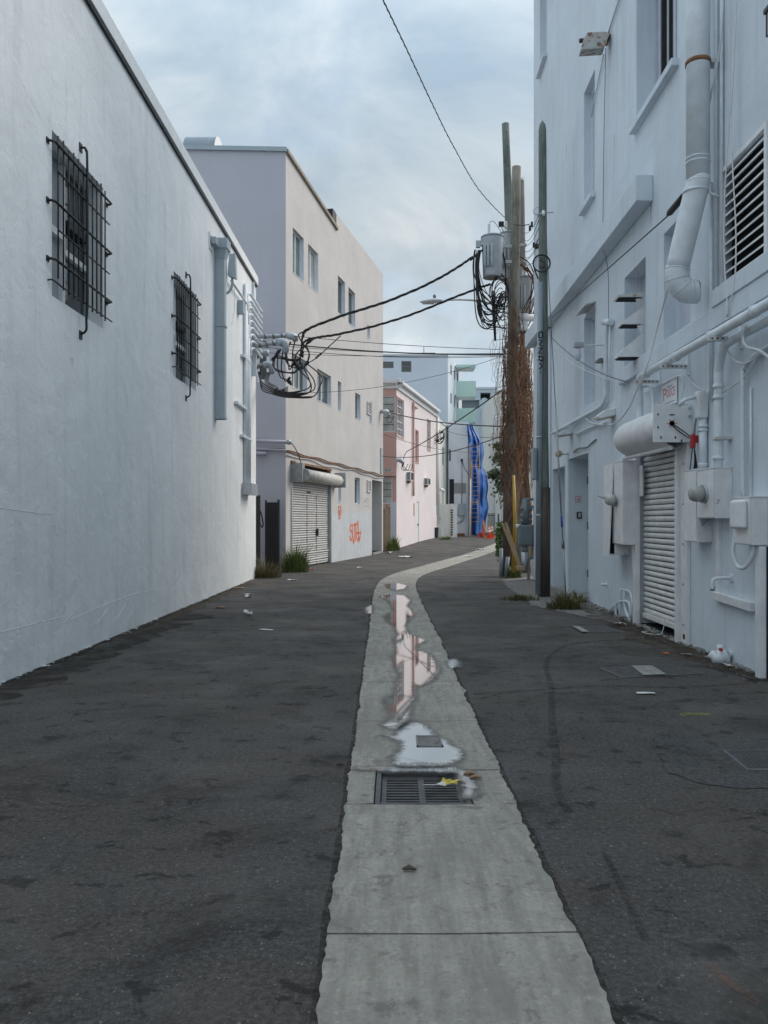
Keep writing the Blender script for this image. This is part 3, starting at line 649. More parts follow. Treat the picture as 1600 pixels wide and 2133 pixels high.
def grille(r, label):
    u0, u1, v0, v1 = r[:4]; t = thing('window_grille', label, 'window grille', FA.p((u0 + u1) / 2, v0, 0.1), 'window grilles on the white left wall')
    V0, V1 = u0 + 0.02, u1 - 0.10; U0, U1 = u0 - 0.12, u1 + 0.11; n = 0.06; nb = 11
    for i in range(nb):
        u = V0 + (V1 - V0) * i / (nb - 1)
        MB().tube([FA.p(u, v0 + 0.09 + (0.10 if i == 0 else 0.012 * math.sin(i * 1.7)), n), FA.p(u + 0.004 * math.sin(i * 3.1), v1 - 0.06 + 0.02 * math.sin(i * 2.3), n)], 0.0095, 6).build('bar', 'iron', t)
    for dv, heavy in ((1.63, 1), (1.34, 0), (0.99, 1), (0.71, 0), (0.365, 1), (0.12, 0)):
        v = v0 + dv; r_ = 0.0155 if heavy else 0.010
        if heavy: pts = [FA.p(U0, v, -0.02), FA.p(U0, v, n - 0.02), FA.p(U0 + 0.03, v, n + 0.015), FA.p(U1 - 0.03, v, n + 0.015), FA.p(U1, v, n - 0.02), FA.p(U1, v, -0.02)]
        elif dv < 0.2: pts = [FA.p(U0, v + 0.01, -0.02), FA.p(U0 + 0.03, v + 0.03, n - 0.02), FA.p(V0 + 0.1, v, n + 0.012), FA.p(U1, v, n + 0.012)]
        else: pts = [FA.p(V0 - 0.03, v, n + 0.012), FA.p(V1 + 0.12, v, n + 0.012)]
        MB().tube(pts, r_, 6).build('crossbar', 'iron', t)
        if heavy:
            for uu in (U0, U1): MB().fbox(FA, uu - 0.03, uu + 0.03, v - 0.03, v + 0.03, -0.01, 0.012).build('anchor_plate', 'iron', t)
    um = u0 + 0.78
    pts = smooth_path([FA.p(um + 0.02, v1 + 0.17, -0.02), FA.p(um + 0.02, v1 + 0.17, 0.05), FA.p(um + 0.01, v1 + 0.13, n + 0.01), FA.p(um, v1 - 0.05, n + 0.03), FA.p(um, v0 + 0.2, n + 0.03), FA.p(um, v0 - 0.06, n + 0.02), FA.p(um + 0.01, v0 - 0.20, 0.07), FA.p(um + 0.02, v0 - 0.25, -0.02)], 6)
    MB().tube(pts, 0.014, 6).build('locking_bar', 'iron', t)
    for vv in (v1 + 0.17, v0 - 0.25): MB().fbox(FA, um - 0.02, um + 0.06, vv - 0.05, vv + 0.05, -0.01, 0.012).build('anchor_plate', 'iron', t)
grille(WA1, 'black iron grille over the nearer window of the white left wall')
grille(WA2, 'black iron grille over the farther window, beside the square downspout')
# downspout, scupper, lamp box, conduits on A
t = thing('downspout', 'square grey metal downspout with hopper head on the white left wall', 'downspout', FA.p(16.95, 3.62, 0.1))
MB().fbox(FA, 16.86, 17.05, 3.64, 6.95, 0.005, 0.205).build('pipe', 'grey_metal', t, bevel=0.008)
p = [FA.p(16.86, 6.95, 0.005), FA.p(17.05, 6.95, 0.005), FA.p(17.05, 6.95, 0.205), FA.p(16.86, 6.95, 0.205), FA.p(16.80, 7.15, 0.003), FA.p(17.12, 7.15, 0.003), FA.p(17.12, 7.15, 0.26), FA.p(16.80, 7.15, 0.26)]
MB().hexa(p).build('hopper', 'grey_metal', t)
MB().fbox(FA, 16.78, 17.14, 7.15, 7.36, 0.003, 0.28).build('hopper_head', 'grey_metal', t, bevel=0.008)
for v in (3.64, 5.55): MB().fbox(FA, 16.845, 17.06, v, v + 0.05, 0.003, 0.222).build('strap', 'grey_metal', t)
t = thing('scupper', 'small boxed roof scupper beside the downspout head', 'scupper', FA.p(16.5, 7.05, 0))
mb = MB(); ring_frame(mb, FA, 16.33, 16.62, 7.0, 7.33, 0.05, 0.002, 0.02); mb.build('frame', 'white_metal', t)
MB().fbox(FA, 16.46, 16.70, 7.13, 7.27, 0.02, 0.12).build('spout', 'grey_metal', t, bevel=0.006)
t = thing('wall_lamp', 'grey wedge wall lamp with curved conduit beside the downspout', 'lamp', FA.p(18.1, 6.55, 0.1))
a = FA.at(473, 528, 0.2); 
MB().prism([FA.p(18.0, 6.95, 0.03), FA.p(18.0, 7.42, 0.07), FA.p(18.0, 7.44, 0.20), FA.p(18.0, 6.88, 0.22)], (0, 0.16, 0)).build('housing', 'grey_metal', t, bevel=0.008)
MB().tube(smooth_path([FA.p(18.08, 6.93, 0.12), FA.p(18.08, 6.75, 0.12), FA.p(18.08, 6.62, 0.06), FA.p(18.08, 6.56, -0.02)], 5), 0.03, 8).build('conduit', 'grey_metal', t)
MB().tube(smooth_path([FA.p(18.3, 6.83, 0.12), FA.p(18.45, 6.4, 0.1), FA.p(18.5, 6.15, 0.06), FA.p(18.4, 5.95, 0.05)], 6), 0.006, 5).build('stray_wire', 'white_cable', t)
t = thing('conduit_rack', 'bundle of white painted conduits running down to a junction box near the corner', 'conduit', FA.p(20.4, 2.3, 0.05))
for i, (u, n_, v1) in enumerate([(20.05, 0.05, 7.35), (20.22, 0.05, 7.1), (20.36, 0.06, 7.0), (20.52, 0.05, 6.9), (20.66, 0.05, 5.6)]):
    MB().tube([FA.p(u, 2.45, n_), FA.p(u, v1, n_)], 0.035 if i else 0.045, 8).build('conduit', 'white_pipe', t)
MB().fbox(FA, 19.85, 20.75, 2.17, 2.45, 0.0, 0.24).build('junction_box', 'galv', t, bevel=0.006)
for v, ua, ub in ((5.5, 19.7, 20.8), (4.25, 18.9, 20.0), (3.55, 19.6, 20.8)):
    MB().fbox(FA, ua, ub, v, v + 0.06, 0.0, 0.09).build('strut', 'white_pipe', t)
for i in range(9):
    v = 7.15 - i * 0.155; ua = 20.15 + 0.07 * i
    MB().tube(smooth_path([FA.p(ua - 0.02, v - 0.25, 0.06), FA.p(ua, v - 0.04, 0.08), FA.p(ua + 0.15, v + 0.02, 0.12), FA.p(ua + 0.4, v, 0.14), FA.p(21.93, v, 0.14)], 4), 0.036, 8).build('conduit_run', 'white_pipe', t)
MB().tube([FA.p(18.2, 6.88, 0.08), FA.p(20.3, 6.88, 0.08)], 0.03, 8).build('conduit_run', 'white_pipe', t)
MB().fbox(FA, 19.3, 19.5, 6.45, 6.75, 0, 0.14).build('junction_box', 'grey_metal', t, bevel=0.006)
MB().fbox(FA, 21.25, 21.31, 5.3, 7.25, 0.0, 0.12).build('strut', 'white_pipe', t)
MB().fbox(FA, 21.25, 21.31, 7.3, 7.75, 0.0, 0.06).build('strut', 'white_pipe', t)
# service heads at the corner of A
def service_head(base, tip, r, label, cap='galv', drop=0.16):
    base = Vector(base); tip = Vector(tip); t = thing('service_mast', label, 'service mast', base, 'service heads on the white corner')
    d = (tip - base).normalized()
    MB().tube(smooth_path([base - Vector((0, 0, 0.25)), base - Vector((0, 0, 0.03)), base + d * 0.12, tip], 5), r, 10).build('pipe', 'galv', t)
    for f in (0.35, 0.6, 0.85):
        q = base.lerp(tip, f); MB().tube([q - d * 0.025, q + d * 0.025], r * 1.3, 10).build('clamp', 'dark_galv', t)
    MB().tube([tip - d * 0.03, tip + d * 0.03, tip + d * 0.12 - Vector((0, 0, 0.015)), tip + d * 0.2 - Vector((0, 0, 0.06)), tip + d * 0.23 - Vector((0, 0, drop))], [r * 1.2, r * 1.75, r * 1.9, r * 1.7, r * 1.1], 12).build('cap', cap, t)
    return t
service_head(PT(528, 702, 21.3), PT(598, 699, 21.3), 0.055, 'upper grey service head pipe sticking out from the white corner')
service_head(PT(522, 722, 21.0), PT(578, 713, 21.0), 0.06, 'white capped service head pipe just below the upper one', 'grey_metal', 0.3)
service_head(PT(530, 745, 22.6), PT(542, 738, 22.6), 0.055, 'stubby service head half hidden behind the white corner', 'grey_metal')
service_head(PT(528, 765, 22.4), PT(550, 760, 22.4), 0.055, 'lower stubby service head with grey drip cables below it', 'grey_metal', 0.3)
# tangle of drip loops
t = thing('cable_tangle', 'tangle of black drip loops hanging under the service heads', 'cables', PT(600, 830, 21.5))
rnd = random.Random(3)
def loop(pts, r=0.016, mat='cable', nm='cable'):
    return MB().tube(smooth_path(pts, 7), r, 6).build(nm, mat, t)
J = [(628, 740), (615, 755), (622, 765), (640, 755), (604, 790)]
for i in range(9):
    sx, sy = (610 + rnd.uniform(-5, 5), 712) if i % 2 else (582 + rnd.uniform(-4, 4), 728)
    jx, jy = J[i % 4]; dpt = 21.35 + rnd.uniform(-0.2, 0.25)
    bx = sx - rnd.uniform(8, 18) if i % 2 == 0 else sx - rnd.uniform(4, 12)
    loop([PT(sx, sy, 21.3), PT(bx, sy + 22, dpt), PT(bx + 4, jy + rnd.uniform(-4, 10), dpt), PT(jx - 12, jy + rnd.uniform(6, 16), dpt), PT(jx, jy, 21.4)])
for (px, w_) in (((636, 690), 1), ((645, 684), 1), ((652, 706), 0), ((660, 702), 0), ((648, 712), 0)):
    jx, jy = J[rnd.randrange(4)]
    loop([PT(px[0], px[1], 21.3), PT(px[0] - 14, px[1] + 10, 21.3), PT(jx + 4, jy - 20, 21.4), PT(jx, jy, 21.4)], 0.018)
for i, (jx, jy) in enumerate([(628, 760), (634, 765), (622, 770), (640, 758)]):
    q = [PT(jx, jy, 21.4), PT(jx + 14 + i * 5, jy + 25, 21.3), PT(jx + 18 + i * 3, jy + 45, 21.3), PT(jx - 2 + i * 4, 815 + i * 4, 21.3), PT(600, 818 + i * 3, 21.4), PT(570, 812 + i * 3, 21.7), PT(545, 795 + i * 5, 22.1), PT(538 + i * 2, 775, 22.4)]
    loop(q, 0.017)
    MB().tube(smooth_path([Vector(x) for x in q[3:6]], 6), 0.026, 6).build('sleeve', 'cable', t)
for i in range(5):
    loop([PT(556 + i * 2, 775, 22.4), PT(552 + i * 2, 795, 22.2), PT(562 + i * 4, 806, 22.0), PT(585, 812 + i * 2, 21.7), PT(600, 805 + i * 3, 21.5)], 0.012, 'grey_cable')
loop([PT(580, 728, 21.1), PT(578, 760, 21.2), PT(584, 785, 21.3), PT(597, 790, 21.4)]); loop([PT(590, 728, 21.1), PT(586, 765, 21.2), PT(592, 790, 21.3), PT(600, 795, 21.4)])
def knot(px, py, y, s=1.0):
    for _ in range(5):
        c = PT(px + rnd.uniform(-3, 3) * s, py + rnd.uniform(-3.5, 3.5) * s, y + rnd.uniform(-0.04, 0.04)); d = Vector((rnd.uniform(-1, 1), rnd.uniform(-1, 1), rnd.uniform(-1, 1))).normalized() * 0.05 * s
        MB().tube([c - d, c - d * 0.6, c + d * 0.6, c + d], [0.014, 0.03 * s, 0.03 * s, 0.014], 7).build('connector', 'cable', t)
for a in ((628, 738), (613, 757), (622, 764), (640, 757), (600, 790), (603, 797)): knot(a[0], a[1], 21.35)
knot(576, 812, 21.6, 0.7); knot(590, 814, 21.6, 0.7)
MB().tube(sag(PT(570, 712, 21.2), PT(600, 780, 21.4), -0.02, 4), 0.005, 4).build('tie_wire', 'grey_cable', t)

# black gates between A and B
t = thing('metal_gate', 'black corrugated metal gate standing ajar beside the lavender wall', 'gate', PT(566, 1190, 24.4))
x0, x1 = PT(556, 0, 24.5).x, PT(582, 0, 24.5).x; zt = PT(0, 1042, 24.5).z
MB().box(x0 - 0.05, x0, 24.45, 24.53, 0.02, zt).build('post', 'gate', t); MB().box(x1 - 0.05, x1 + 0.01, 24.45, 24.53, 0.02, zt + 0.02).build('post', 'gate', t)
s0 = MB().box(x0, x0 + 0.026, 24.47, 24.50, 0.08, zt - 0.08).build('slat', 'gate', t)
for i in range(1, 10): clone(s0, ((x1 - x0 - 0.05) / 10 * i, 0.012 * (i % 2), 0))
MB().box(x0 + 0.001, x1 - 0.051, 24.515, 24.528, 0.06, zt - 0.06).build('backing_sheet', 'gate', t)
t = thing('metal_gate', 'black gate leaf tight against the white corner with a hanging cord', 'gate', PT(540, 1190, 22.9))
x0, x1 = PT(524, 0, 22.9).x, PT(541, 0, 22.9).x; zt = PT(0, 1034, 22.9).z
MB().box(x0, x1, 22.9, 22.95, 0.03, zt).build('leaf', 'gate', t, bevel=0.01); MB().box(x1 - 0.05, x1 + 0.015, 22.86, 22.96, 0.02, zt + 0.03).build('post', 'gate', t)
MB().tube(smooth_path([PT(541, 1060, 22.85), PT(545, 1072, 22.8), PT(548, 1092, 22.8), PT(545, 1098, 22.8), PT(541, 1085, 22.85), PT(542, 1066, 22.85)], 6), 0.02, 6).build('hanging_cord', 'cable', t)

# ------------------------------------------------------------------ building B: beige four storey
TB = 0.21; FB = Frame((-3.33, 24.86, 0), (TB, 1, 0), (1, -TB, 0)); LB = 13.19 * math.sqrt(1 + TB * TB); HB = 12.83
bB = thing('beige_building', 'tall beige building with lavender end wall and orange graffiti', 'building', (-6, 31, 0))
Bw = {}
for nm, a in dict(w1=(610, 633, 473, 568), w2=(642, 663, 507, 594), w3=(704, 719, 573, 651), w4=(726, 740, 597, 673), s5=(765.5, 771, 676, 704), wa=(608, 640, 734, 806), wb=(661, 690, 767, 834), s1=(704, 711, 793, 855), wc=(740, 751, 817, 872), s2=(770, 775, 836, 882), s3=(705, 711, 986, 1047), wd=(739, 750, 994, 1050)).items():
    Bw[nm] = FB.rect(*a) + (0.22,)
door_b = FB.rect(775, 795.5, 999, 1150); door_b = (door_b[0], door_b[1], 0.12, door_b[3], 0.9)
sh = FB.rect(606, 689, 961, 1178); sh = (sh[0], sh[1], -0.02, sh[3], 0.2)
uS, _ = FB.at(690, 437); uE, _ = FB.at(701, 476)
mb = MB(); wall_holes(mb, FB, 0, LB, -0.3, 12.3, list(Bw.values()) + [door_b, sh])
mb.add([FB.p(0, 12.3), FB.p(uE, 12.3), FB.p(uE, 12.36), FB.p(0, 12.78)], [(0, 1, 2, 3)])
mb.add([FB.p(uE, 12.3), FB.p(LB, 12.3), FB.p(LB, 13.0), FB.p(uE, 12.93)], [(0, 1, 2, 3)])
mb.add([FB.p(LB, -0.3), FB.p(LB, 13.0), FB.p(LB, 13.0, -10), FB.p(LB, -0.3, -10)], [(0, 1, 2, 3)])
mb.add([FB.p(uE, 12.3), FB.p(uE, 12.93), FB.p(uE, 12.93, -0.25), FB.p(uE, 12.3, -0.25)], [(0, 1, 2, 3)])
mb.add([FB.p(uE, 12.93), FB.p(LB, 13.0), FB.p(LB, 13.0, -0.25), FB.p(uE, 12.93, -0.25)], [(0, 1, 2, 3)])
mb.add([FB.p(uE, 12.3, -0.25), FB.p(LB, 12.3, -0.25), FB.p(LB, 13.0, -0.25), FB.p(uE, 12.93, -0.25)], [(0, 1, 2, 3)])
mb.build('wall', 'beige', bB)
FBE = Frame((-3.33, 24.86, 0), (-1, 0, 0), (0, -1, 0))
we = FBE.rect(561, 534, 724, 796) + (0.12,)
mb = MB(); wall_holes(mb, FBE, 0, 9, -0.3, 12.3, [we]); mb.add([FBE.p(0, 12.3), FBE.p(9, 12.3), FBE.p(9, 12.95), FBE.p(0, 12.78)], [(0, 1, 2, 3)])
mb.add([FBE.p(9, -0.3), FBE.p(9, 12.95), FBE.p(9, 12.95, -14), FBE.p(9, -0.3, -14)], [(0, 1, 2, 3)]); mb.build('end_wall', 'mauve', bB, label='lavender grey end wall facing down the alley')
window(bB, FBE, we, 0.1, 'white_trim', 'glass', 0, 0, 0.09)
mb = MB(); mb.add([FB.p(0.02, 12.7, -0.02), FB.p(uE, 12.3, -0.02), FB.p(LB, 12.3, -0.02), FB.p(LB, 12.3, -9.9), (-12.3, 24.9, 12.8)], [(0, 1, 2, 3, 4)]); mb.build('roof', 'concrete_pale', bB)
p = [FBE.p(-0.04, 12.76, 0.07), FBE.p(9, 12.93, 0.07), FBE.p(9, 12.93, -0.2), FBE.p(-0.04, 12.76, -0.2)]
MB().hexa(p + [x + Vector((0, 0, 0.13)) for x in p]).build('coping', 'grey_metal', bB, label='pale blue metal coping on the end wall')
p = [FB.p(0.0, 12.765, 0.08), FB.p(uE + 0.02, 12.34, 0.08), FB.p(uE + 0.02, 12.34, -0.15), FB.p(0.0, 12.765, -0.15)]
MB().hexa([x + Vector((0, 0, -0.02)) for x in p] + [x + Vector((0, 0, 0.09)) for x in p]).build('roof_edge', 'roof_trim', bB, label='brown sloping roof edge')
MB().fbox(FB, uE - 0.42, uE - 0.02, 12.32, 12.98, -0.3, -0.02).build('roof_box', 'iron', bB, label='black box at the roof step')
for nm_, r_ in Bw.items():
    MB().fbox(FB, r_[1] - 0.012, r_[1] - 0.001, r_[2] + 0.001, r_[3] - 0.001, -0.168, -0.004).build('reveal', 'reveal_white', bB); MB().fbox(FB, r_[0], r_[1], r_[2] + 0.001, r_[2] + 0.02, -0.168, 0.012).build('sill', 'reveal_white', bB)
window(bB, FB, Bw['w1'], 0.17, 'white_trim', 'glass_green', 1); window(bB, FB, Bw['w2'], 0.17, 'white_trim', 'glass_pale', 1)
for nm in ('w3', 'w4'): window(bB, FB, Bw[nm], 0.17, 'white_trim', 'glass', 0)
window(bB, FB, Bw['wa'], 0.17, 'white_trim', 'glass', 2); window(bB, FB, Bw['wb'], 0.17, 'white_trim', 'glass', 1)
for nm in ('wc', 'wd'): window(bB, FB, Bw[nm], 0.17, 'white_trim', 'glass', 0)
for nm in ('s1', 's2', 's3', 's5'): window(bB, FB, Bw[nm], 0.17, 'grey_metal', 'glass_pale', 0)
mb = MB(); mb.fbox(FB, door_b[0], door_b[1], -0.05, 0.12, -0.9, 0.06); mb.build('door_step', 'concrete_pale', bB)
MB().fbox(FB, door_b[0], door_b[1], 0.12, door_b[3], -0.93, -0.88).build('door', 'grey_metal', bB)
for a in ((764, 771, 836, 862), (764, 771, 1000, 1025)):
    r = FB.rect(*a); mb = MB(); ring_frame(mb, FB, *r, 0.05, 0.0, 0.05); v_ = mb.build('vent', 'beige', bB)
    for i in range(4): MB().fbox(FB, r[0] + 0.05, r[1] - 0.05, r[2] + 0.05 + (r[3] - r[2] - 0.1) * i / 4, r[2] + 0.02 + (r[3] - r[2] - 0.1) * (i + 0.6) / 4, 0.002, 0.03).build('louvre', 'beige', v_)
MB().fbox(FB, *FB.rect(792, 795, 933, 985), 0.0, 0.05).build('strut', 'grey_metal', bB)
# graffiti
M['whitewash'] = stucco('whitewash', (0.56, 0.58, 0.60), 0.12, 0.35, 0.5)
ua = FB.at(691, 1050)[0]; ub = FB.at(774, 1050)[0]; T_ = []
for i in range(61):
    u = ua + (ub - ua) * i / 60; T_.append(FB.p(u, 1.72 + 0.3 * (i / 60) + 0.22 * mnoise.noise((u * 1.4, 0, 3)) + 0.08 * mnoise.noise((u * 6, 0, 5)), 0.002))
MB().add(T_ + [FB.p(ub, 0.0, 0.002), FB.p(ua, 0.0, 0.002)], [tuple(range(63))]).build('whitewash', 'whitewash', bB, label='whitewashed lower wall with a ragged top edge')
gm = MB(); n_ = 0.006
u0, u1, v0, v1 = FB.rect(728, 751, 1090, 1130)
def S(pts, wd=0.10): ribbon(gm, FB, [(u0 + (u1 - u0) * a, v0 + (v1 - v0) * b) for a, b in (smooth2(pts))], wd, n_)
def smooth2(pts): return [(p.x, p.y) for p in smooth_path([(a, b, 0) for a, b in pts], 5)]
S([(0.22, 0.92), (0.10, 0.85), (0.04, 0.65), (0.2, 0.55), (0.22, 0.25), (0.1, 0.12), (0.0, 0.35)])
S([(0.28, 0.95), (0.27, 0.4), (0.33, 0.08), (0.42, 0.15), (0.45, 0.92)])
S([(0.36, 0.90), (0.62, 0.98)]); S([(0.55, 1.0), (0.52, 0.3), (0.5, 0.05)])
S([(0.62, 0.3), (0.70, 0.9), (0.76, 1.1), (0.80, 0.6), (0.82, 0.15)]); S([(0.62, 0.42), (0.86, 0.5)])
S([(0.60, 0.30), (0.72, 0.05), (0.80, 0.25), (0.86, 0.0), (0.95, 0.3), (1.02, 0.55)]); S([(0.88, 0.45), (0.98, 0.5), (0.95, 0.2), (0.85, 0.1)], 0.07)
S([(0.3, 0.15), (0.35, -0.1), (0.42, 0.05)], 0.07)
gm.build('graffiti', 'orange_spray', bB, label='orange spray painted tag on the lower wall')
gm = MB(); u0, u1, v0, v1 = FB.rect(704, 711, 1053, 1082); n_ = 0.008
S([(0.1, 0.9), (0.2, 0.2), (0.5, 0.05), (0.8, 0.3), (0.9, 0.8), (0.5, 0.95), (0.1, 0.9)], 0.06); S([(0.3, 0.7), (0.5, 0.4), (0.75, 0.75)], 0.05); S([(0.3, 0.3), (0.7, 0.35)], 0.05)
gm.build('graffiti', 'orange_spray', bB, label='small orange face tag by the shutter')
for a in ((757, 770, 1036, 1056),):
    u0, u1, v0, v1 = FB.rect(*a); gm = MB(); n_ = 0.004
    for q in range(5): S([(rnd.random(), rnd.random()) for _ in range(4)], 0.04)
    gm.build('graffiti', 'tag_grey', bB)
# roller shutter on B
t = thing('roller_shutter', 'dented pale roller shutter with battered open housing below the beige wall', 'shutter', FB.p((sh[0] + sh[1]) / 2, 0, 0.1))
vt = FB.at(606, 1000)[1]; ns = 36; stp = (vt + 0.0) / ns
def slat_mesh(F, ua, ub, v, hgt, n, bow):
    mb = MB(); prof = [(0, 0.0), (0.12, bow), (0.5, bow * 1.25), (0.88, bow), (1.0, 0.0)]
    vs = [F.p(u, v + hgt * a, n + b) for u in (ua, ub) for a, b in prof]
    mb.add(vs, [(i, i + 1, 6 + i, 5 + i) for i in range(4)], True); mb.add([F.p(ua, v, n - 0.01), F.p(ub, v, n - 0.01), F.p(ub, v, n), F.p(ua, v, n)], [(0, 1, 2, 3)]); return mb
s0 = slat_mesh(FB, sh[0] + 0.02, sh[1] - 0.02, 0.03, stp * 0.90, -0.10, 0.022).build('slat', 'shutter_l', t)
for i in range(1, ns):
    c = clone(s0, (0, 0, stp * i))
    c.location += FB.n * (0.006 * math.sin(i * 1.7) + (0.03 if i < 7 else 0) * rnd.random()); 
    if i < 8: c.rotation_euler = (rnd.uniform(-0.006, 0.006), rnd.uniform(-0.006, 0.006), 0)
MB().fbox(FB, sh[0], sh[1], 0.0, sh[3], -0.16, -0.14).build('backing', 'dark', t)
for u in (sh[0] - 0.01, sh[1] - 0.07): MB().fbox(FB, u, u + 0.08, 0.0, vt + 0.1, -0.09, 0.03).build('guide_rail', 'galv', t)
hA = FB.at(628, 1000)[0]; hB = FB.at(697, 1000)[0]
vd = vt + 0.20
MB().tube([FB.p(hA - 0.25, vd, 0.16), FB.p(hB, vd, 0.16)], 0.21, 8).build('barrel', 'dull_steel', t)
MB().fbox(FB, FB.at(606, 985)[0] - 0.02, FB.at(606, 985)[0] + 0.04, vt - 0.05, vt + 0.52, -0.05, 0.38).build('end_plate', 'rusty_galv', t)
MB().fbox(FB, hB, hB + 0.05, vt - 0.05, vt + 0.5, -0.02, 0.42).build('end_plate', 'galv', t)
mb = MB(); mb.fbox(FB, sh[0], sh[0] + 0.9, vt - 0.02, vt + 0.6, 0.10, 0.16); mb.build('gear_cover', 'rusty_galv', t, bevel=0.02)
MB().fbox(FB, sh[0] - 0.03, sh[1] + 0.03, sh[3] - 0.04, sh[3] + 0.03, -0.05, 0.04).build('lintel_angle', 'rust', t)
uu = sh[0] + (sh[1] - sh[0]) * 0.42; ub = sh[0] + (sh[1] - sh[0]) * 0.66
for u in (uu, ub): MB().fbox(FB, u - 0.012, u + 0.012, 0.05, vt * 0.86, -0.085, -0.065).build('wicket_joint', 'dark_galv', t)
MB().fbox(FB, ub - 0.06, ub + 0.03, 1.0, 1.25, -0.07, 0.0).build('padlock', 'iron', t, bevel=0.01)
MB().fbox(FB, uu - 0.05, uu + 0.35, vt * 0.88, vt * 0.90, -0.07, -0.05).build('handle_slot', 'iron', t)
# roof vent barrel on B
t = thing('roof_vent', 'half round sheet metal vent hood on the beige roof', 'vent', (-6.0, 26.0, 12.75))
cx0, cx1 = PT(388, 0, 25.6).x, PT(452, 0, 25.6).x; zb = 12.75; zt_ = PT(0, 279, 25.6).z; r_ = zt_ - zb
pr = [(math.cos(math.pi * i / 14) * r_ * 1.0, math.sin(math.pi * i / 14) * r_) for i in range(15)]
mb = MB(); vs = [(x, 26.0 + a, zb + b) for x in (cx0, cx1) for a, b in pr]
mb.add(vs, [(i, i + 1, 16 + i, 15 + i) for i in range(14)], True); mb.add([vs[i] for i in range(15)], [tuple(range(15))]); mb.build('hood', 'vent_metal', t)
mb = MB(); mb.add([(cx1 + 0.015, 26.0 + a * 1.02, zb + b * 1.02) for a, b in pr], [tuple(range(15))]); mb.build('end_cap', 'white_trim', t)
MB().box(cx0 - 0.05, cx1 + 0.05, 26 - r_ - 0.05, 26 + r_ + 0.05, zb - 0.3, zb + 0.02).build('curb', 'grey_metal', t)
# pipes and cables on B
t = thing('conduit_pipe', 'lavender painted pipes along the end wall of the beige building', 'pipe', PT(570, 930, 24.8))
MB().tube([PT(530, 918, 24.74), PT(603, 921, 24.70), ], 0.055, 10).build('pipe', 'mauve', t)
MB().tube([PT(598, 921, 24.70), PT(606, 921, 24.70)], 0.075, 10).build('pipe_end', 'galv', t)
MB().tube([PT(530, 935, 24.80), PT(597, 938, 24.78)], 0.03, 8).build('pipe', 'mauve', t)
MB().tube([PT(530, 944, 24.76), PT(555, 945, 24.76)], 0.06, 8).build('pipe', 'mauve', t)
MB().box(PT(530, 0, 24.8).x, -3.34, 24.80, 24.855, PT(0, 934, 24.8).z, PT(0, 927, 24.8).z).build('ledge', 'mauve', t)
MB().tube(smooth_path([PT(606, 922, 24.68), PT(614, 932, 24.9), PT(622, 948, 25.1), PT(628, 968, 25.4)], 6), 0.014, 6).build('drop_cable', 'cable', t)
for i, (a, b, lab) in enumerate([((596, 938), (799, 990), 'upper cable clipped along the beige wall above the shutter'), ((596, 941), (799, 993.5), 'middle cable clipped along the beige wall above the shutter'), ((596, 949), (799, 996.5), 'lower sagging cable along the beige wall above the shutter')]):
    ua, va = FB.at(*a, 0.03); ub_, vb = FB.at(*b, 0.03)
    pts = [FB.p(ua + (ub_ - ua) * q / 24, va + (vb - va) * q / 24 + 0.025 * math.sin(q * 1.3 + i) + (0.04 * math.sin(q * 0.55) if i == 2 else 0), 0.03) for q in range(25)]
    MB().tube(pts, 0.017, 5).build('wall_cable', 'rust' if i < 2 else 'beige', label=lab, cat='cable', group='cables along the beige wall')
# ------------------------------------------------------------------ building C: pink
TC = 0.227; FC = Frame((0.07, 40.5, 0), (TC, 1, 0), (1, -TC, 0)); LC = 11.2 * math.sqrt(1 + TC * TC); HC = 8.35
FCE = Frame((0.07, 40.5, 0), (-1, 0, 0), (0, -1, 0))
bC = thing('pink_building', 'two storey pink building with salmon end wall and white eaves', 'building', (-3, 46, g(46)))
cw = FC.rect(823.5, 840, 825, 905); cw = (0.02, cw[1], cw[2], cw[3], 0.12)
c1 = FC.rect(865.5, 871, 896, 962) + (0.15,); c2 = FC.rect(890, 896, 874, 936) + (0.15,); cdr = FC.rect(867, 873, 1045, 1130); cdr = (cdr[0], cdr[1], g(46) - 0.02, cdr[3], 0.08)
mb = MB(); wall_holes(mb, FC, 0, LC, -0.3, HC, [cw, c1, c2, cdr]); mb.add([FC.p(LC, -0.3), FC.p(LC, HC), FC.p(LC, HC, -9), FC.p(LC, -0.3, -9)], [(0, 1, 2, 3)]); mb.build('wall', 'pink', bC)
e1 = FCE.rect(822, 796, 825, 900); e1 = (0.04, 1.2, e1[2], e1[3], 0.12); e2 = FCE.rect(817, 796, 976, 1049); e2 = (0.2, 1.2, e2[2], e2[3], 0.12)
mb = MB(); wall_holes(mb, FCE, 0, 8, -0.3, HC, [e1, e2]); mb.build('end_wall', 'salmon', bC, label='salmon end wall with louvred windows')
mb = MB(); mb.add([FC.p(0, HC), FC.p(LC, HC), FC.p(LC, HC, -9), FC.p(0, HC) + Vector((-8, 0, 0))], [(0, 1, 2, 3)]); mb.build('roof', 'concrete_pale', bC)
